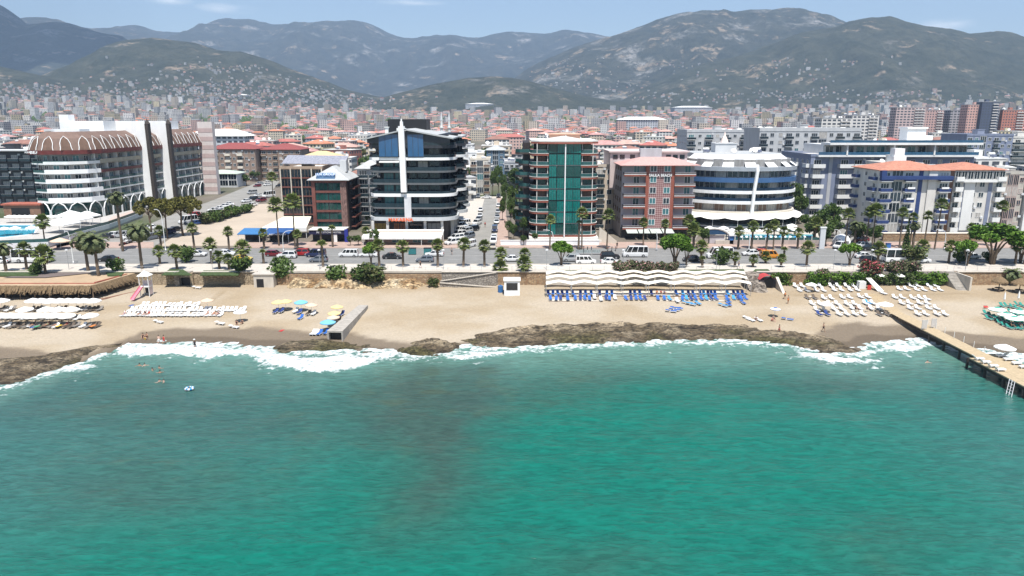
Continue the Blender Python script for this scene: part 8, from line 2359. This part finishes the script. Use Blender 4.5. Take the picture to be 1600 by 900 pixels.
for i,(px,ri)in enumerate(((194,2),(218,2),(226,2),(232,2),(324,2),(334,2),(340,2))):
 person('lie',f"person lying on a white lounger in the tight white block, {['at its western end', 'with a dark top', 'in black', 'in red', 'in dark swimwear', 'with tanned legs', 'near its eastern end'][i]}",B(px,494)+Vector((0,.1,.34)),-.1,['fair','tan'][i%2],['blue','grey','black','red','black','orange','red'][i],[None,'grey','black','red',None,None,'grey'][i])
for i,(px,py)in enumerate(((52,511),(74,511),(88,511),(104,511),(87,486),(102,486))):
 person('lie',f"person lying under the big white parasols in {['black', 'green', 'grey', 'red', 'pink red, beside the thatched bar', 'red, second from the thatched bar'][i]}",B(px,py)+Vector((0,.1,.34)),-.2,'tan',['black','green','grey','red','red','red'][i],['black',None,'grey','red','red',None][i])
for i,px in enumerate((1026,1032,1037)):person('sit',f"person sitting on the upper step of the canopy deck {['in brown', 'in red', 'in blue'][i]}",(xat(px,142,-2.9),141.8,-2.45),i*.5-.4,'tan',['black','red','blue'][i],['orange','red','blue'][i])
for i,(px,py)in enumerate(((1590,512),(1577,512),(1335,486),(1353,486))):person('sit',f"person sitting {['between green loungers in dark clothes', 'at the edge of the green loungers in black', 'beside the white pairs in black', 'near the white pairs with a grey top'][i]}",B(px,py)+Vector((0,-.3,.35)),i*.7,'tan','black',['blue','black','black','grey'][i])
# towels
for px,py,c,lab in((60,513,'green','green towel hung on a lounger of the front western row'),(94,512,'yellow','yellow towel on a lounger of the front western row'),(147,512,'orange','orange towel on a lounger at the end of the front western row'),(55,514,'blue','pale blue towel on a lounger of the front western row'),(441,516,'red','small red striped towel lying on the sand'),(207,480,'blue','blue cloth folded on a lounger of the white block')):
 tag(part('towel',MB().obox((0,-.3,.45 if 'lounger' in lab else .05),(.6,1.2,.03),R(-12)),CL[c],None,loc=B(px,py)),lab,'towel')
 # ================================================================== LABELS: each names one thing
ORD =['first','second','third','fourth','fifth','sixth','seventh','eighth','ninth','tenth','eleventh','twelfth','thirteenth','fourteenth','fifteenth','sixteenth','seventeenth','eighteenth','nineteenth','twentieth',
 'twenty-first','twenty-second','twenty-third','twenty-fourth','twenty-fifth','twenty-sixth','twenty-seventh','twenty-eighth','twenty-ninth','thirtieth','thirty-first','thirty-second','thirty-third','thirty-fourth','thirty-fifth','thirty-sixth','thirty-seventh','thirty-eighth','thirty-ninth','fortieth']
bpy.context.view_layer.update()
by ={}
for o in scene.objects:
 if o.parent is None and o.get('category'):by.setdefault(o['label'],[]).append(o)
for lab,obs in by.items():
 if len(obs)>1:
  obs.sort(key=lambda o:pix(o.matrix_world.translation)[0])
  for i,o in enumerate(obs):
   t = f"{lab}, {ORD[i]} from the left" if i<len(ORD)else lab
   if len(obs)==2:t = f"{lab}, {['left', 'right'][i]} one"
   o['label'] = t
for o in scene.objects:
 if o.parent is None and o.get('label'):
  w = o['label'].split()
  if len(w)>16:
   for a,b in((' of the town',''),(' with a ',', '),(' from the left',' from left'),(' apartment',''),(' beyond the ',' behind the '),(' the ',' ')):
    o['label'] = o['label'].replace(a,b)
    if len(o['label'].split())<=16:break
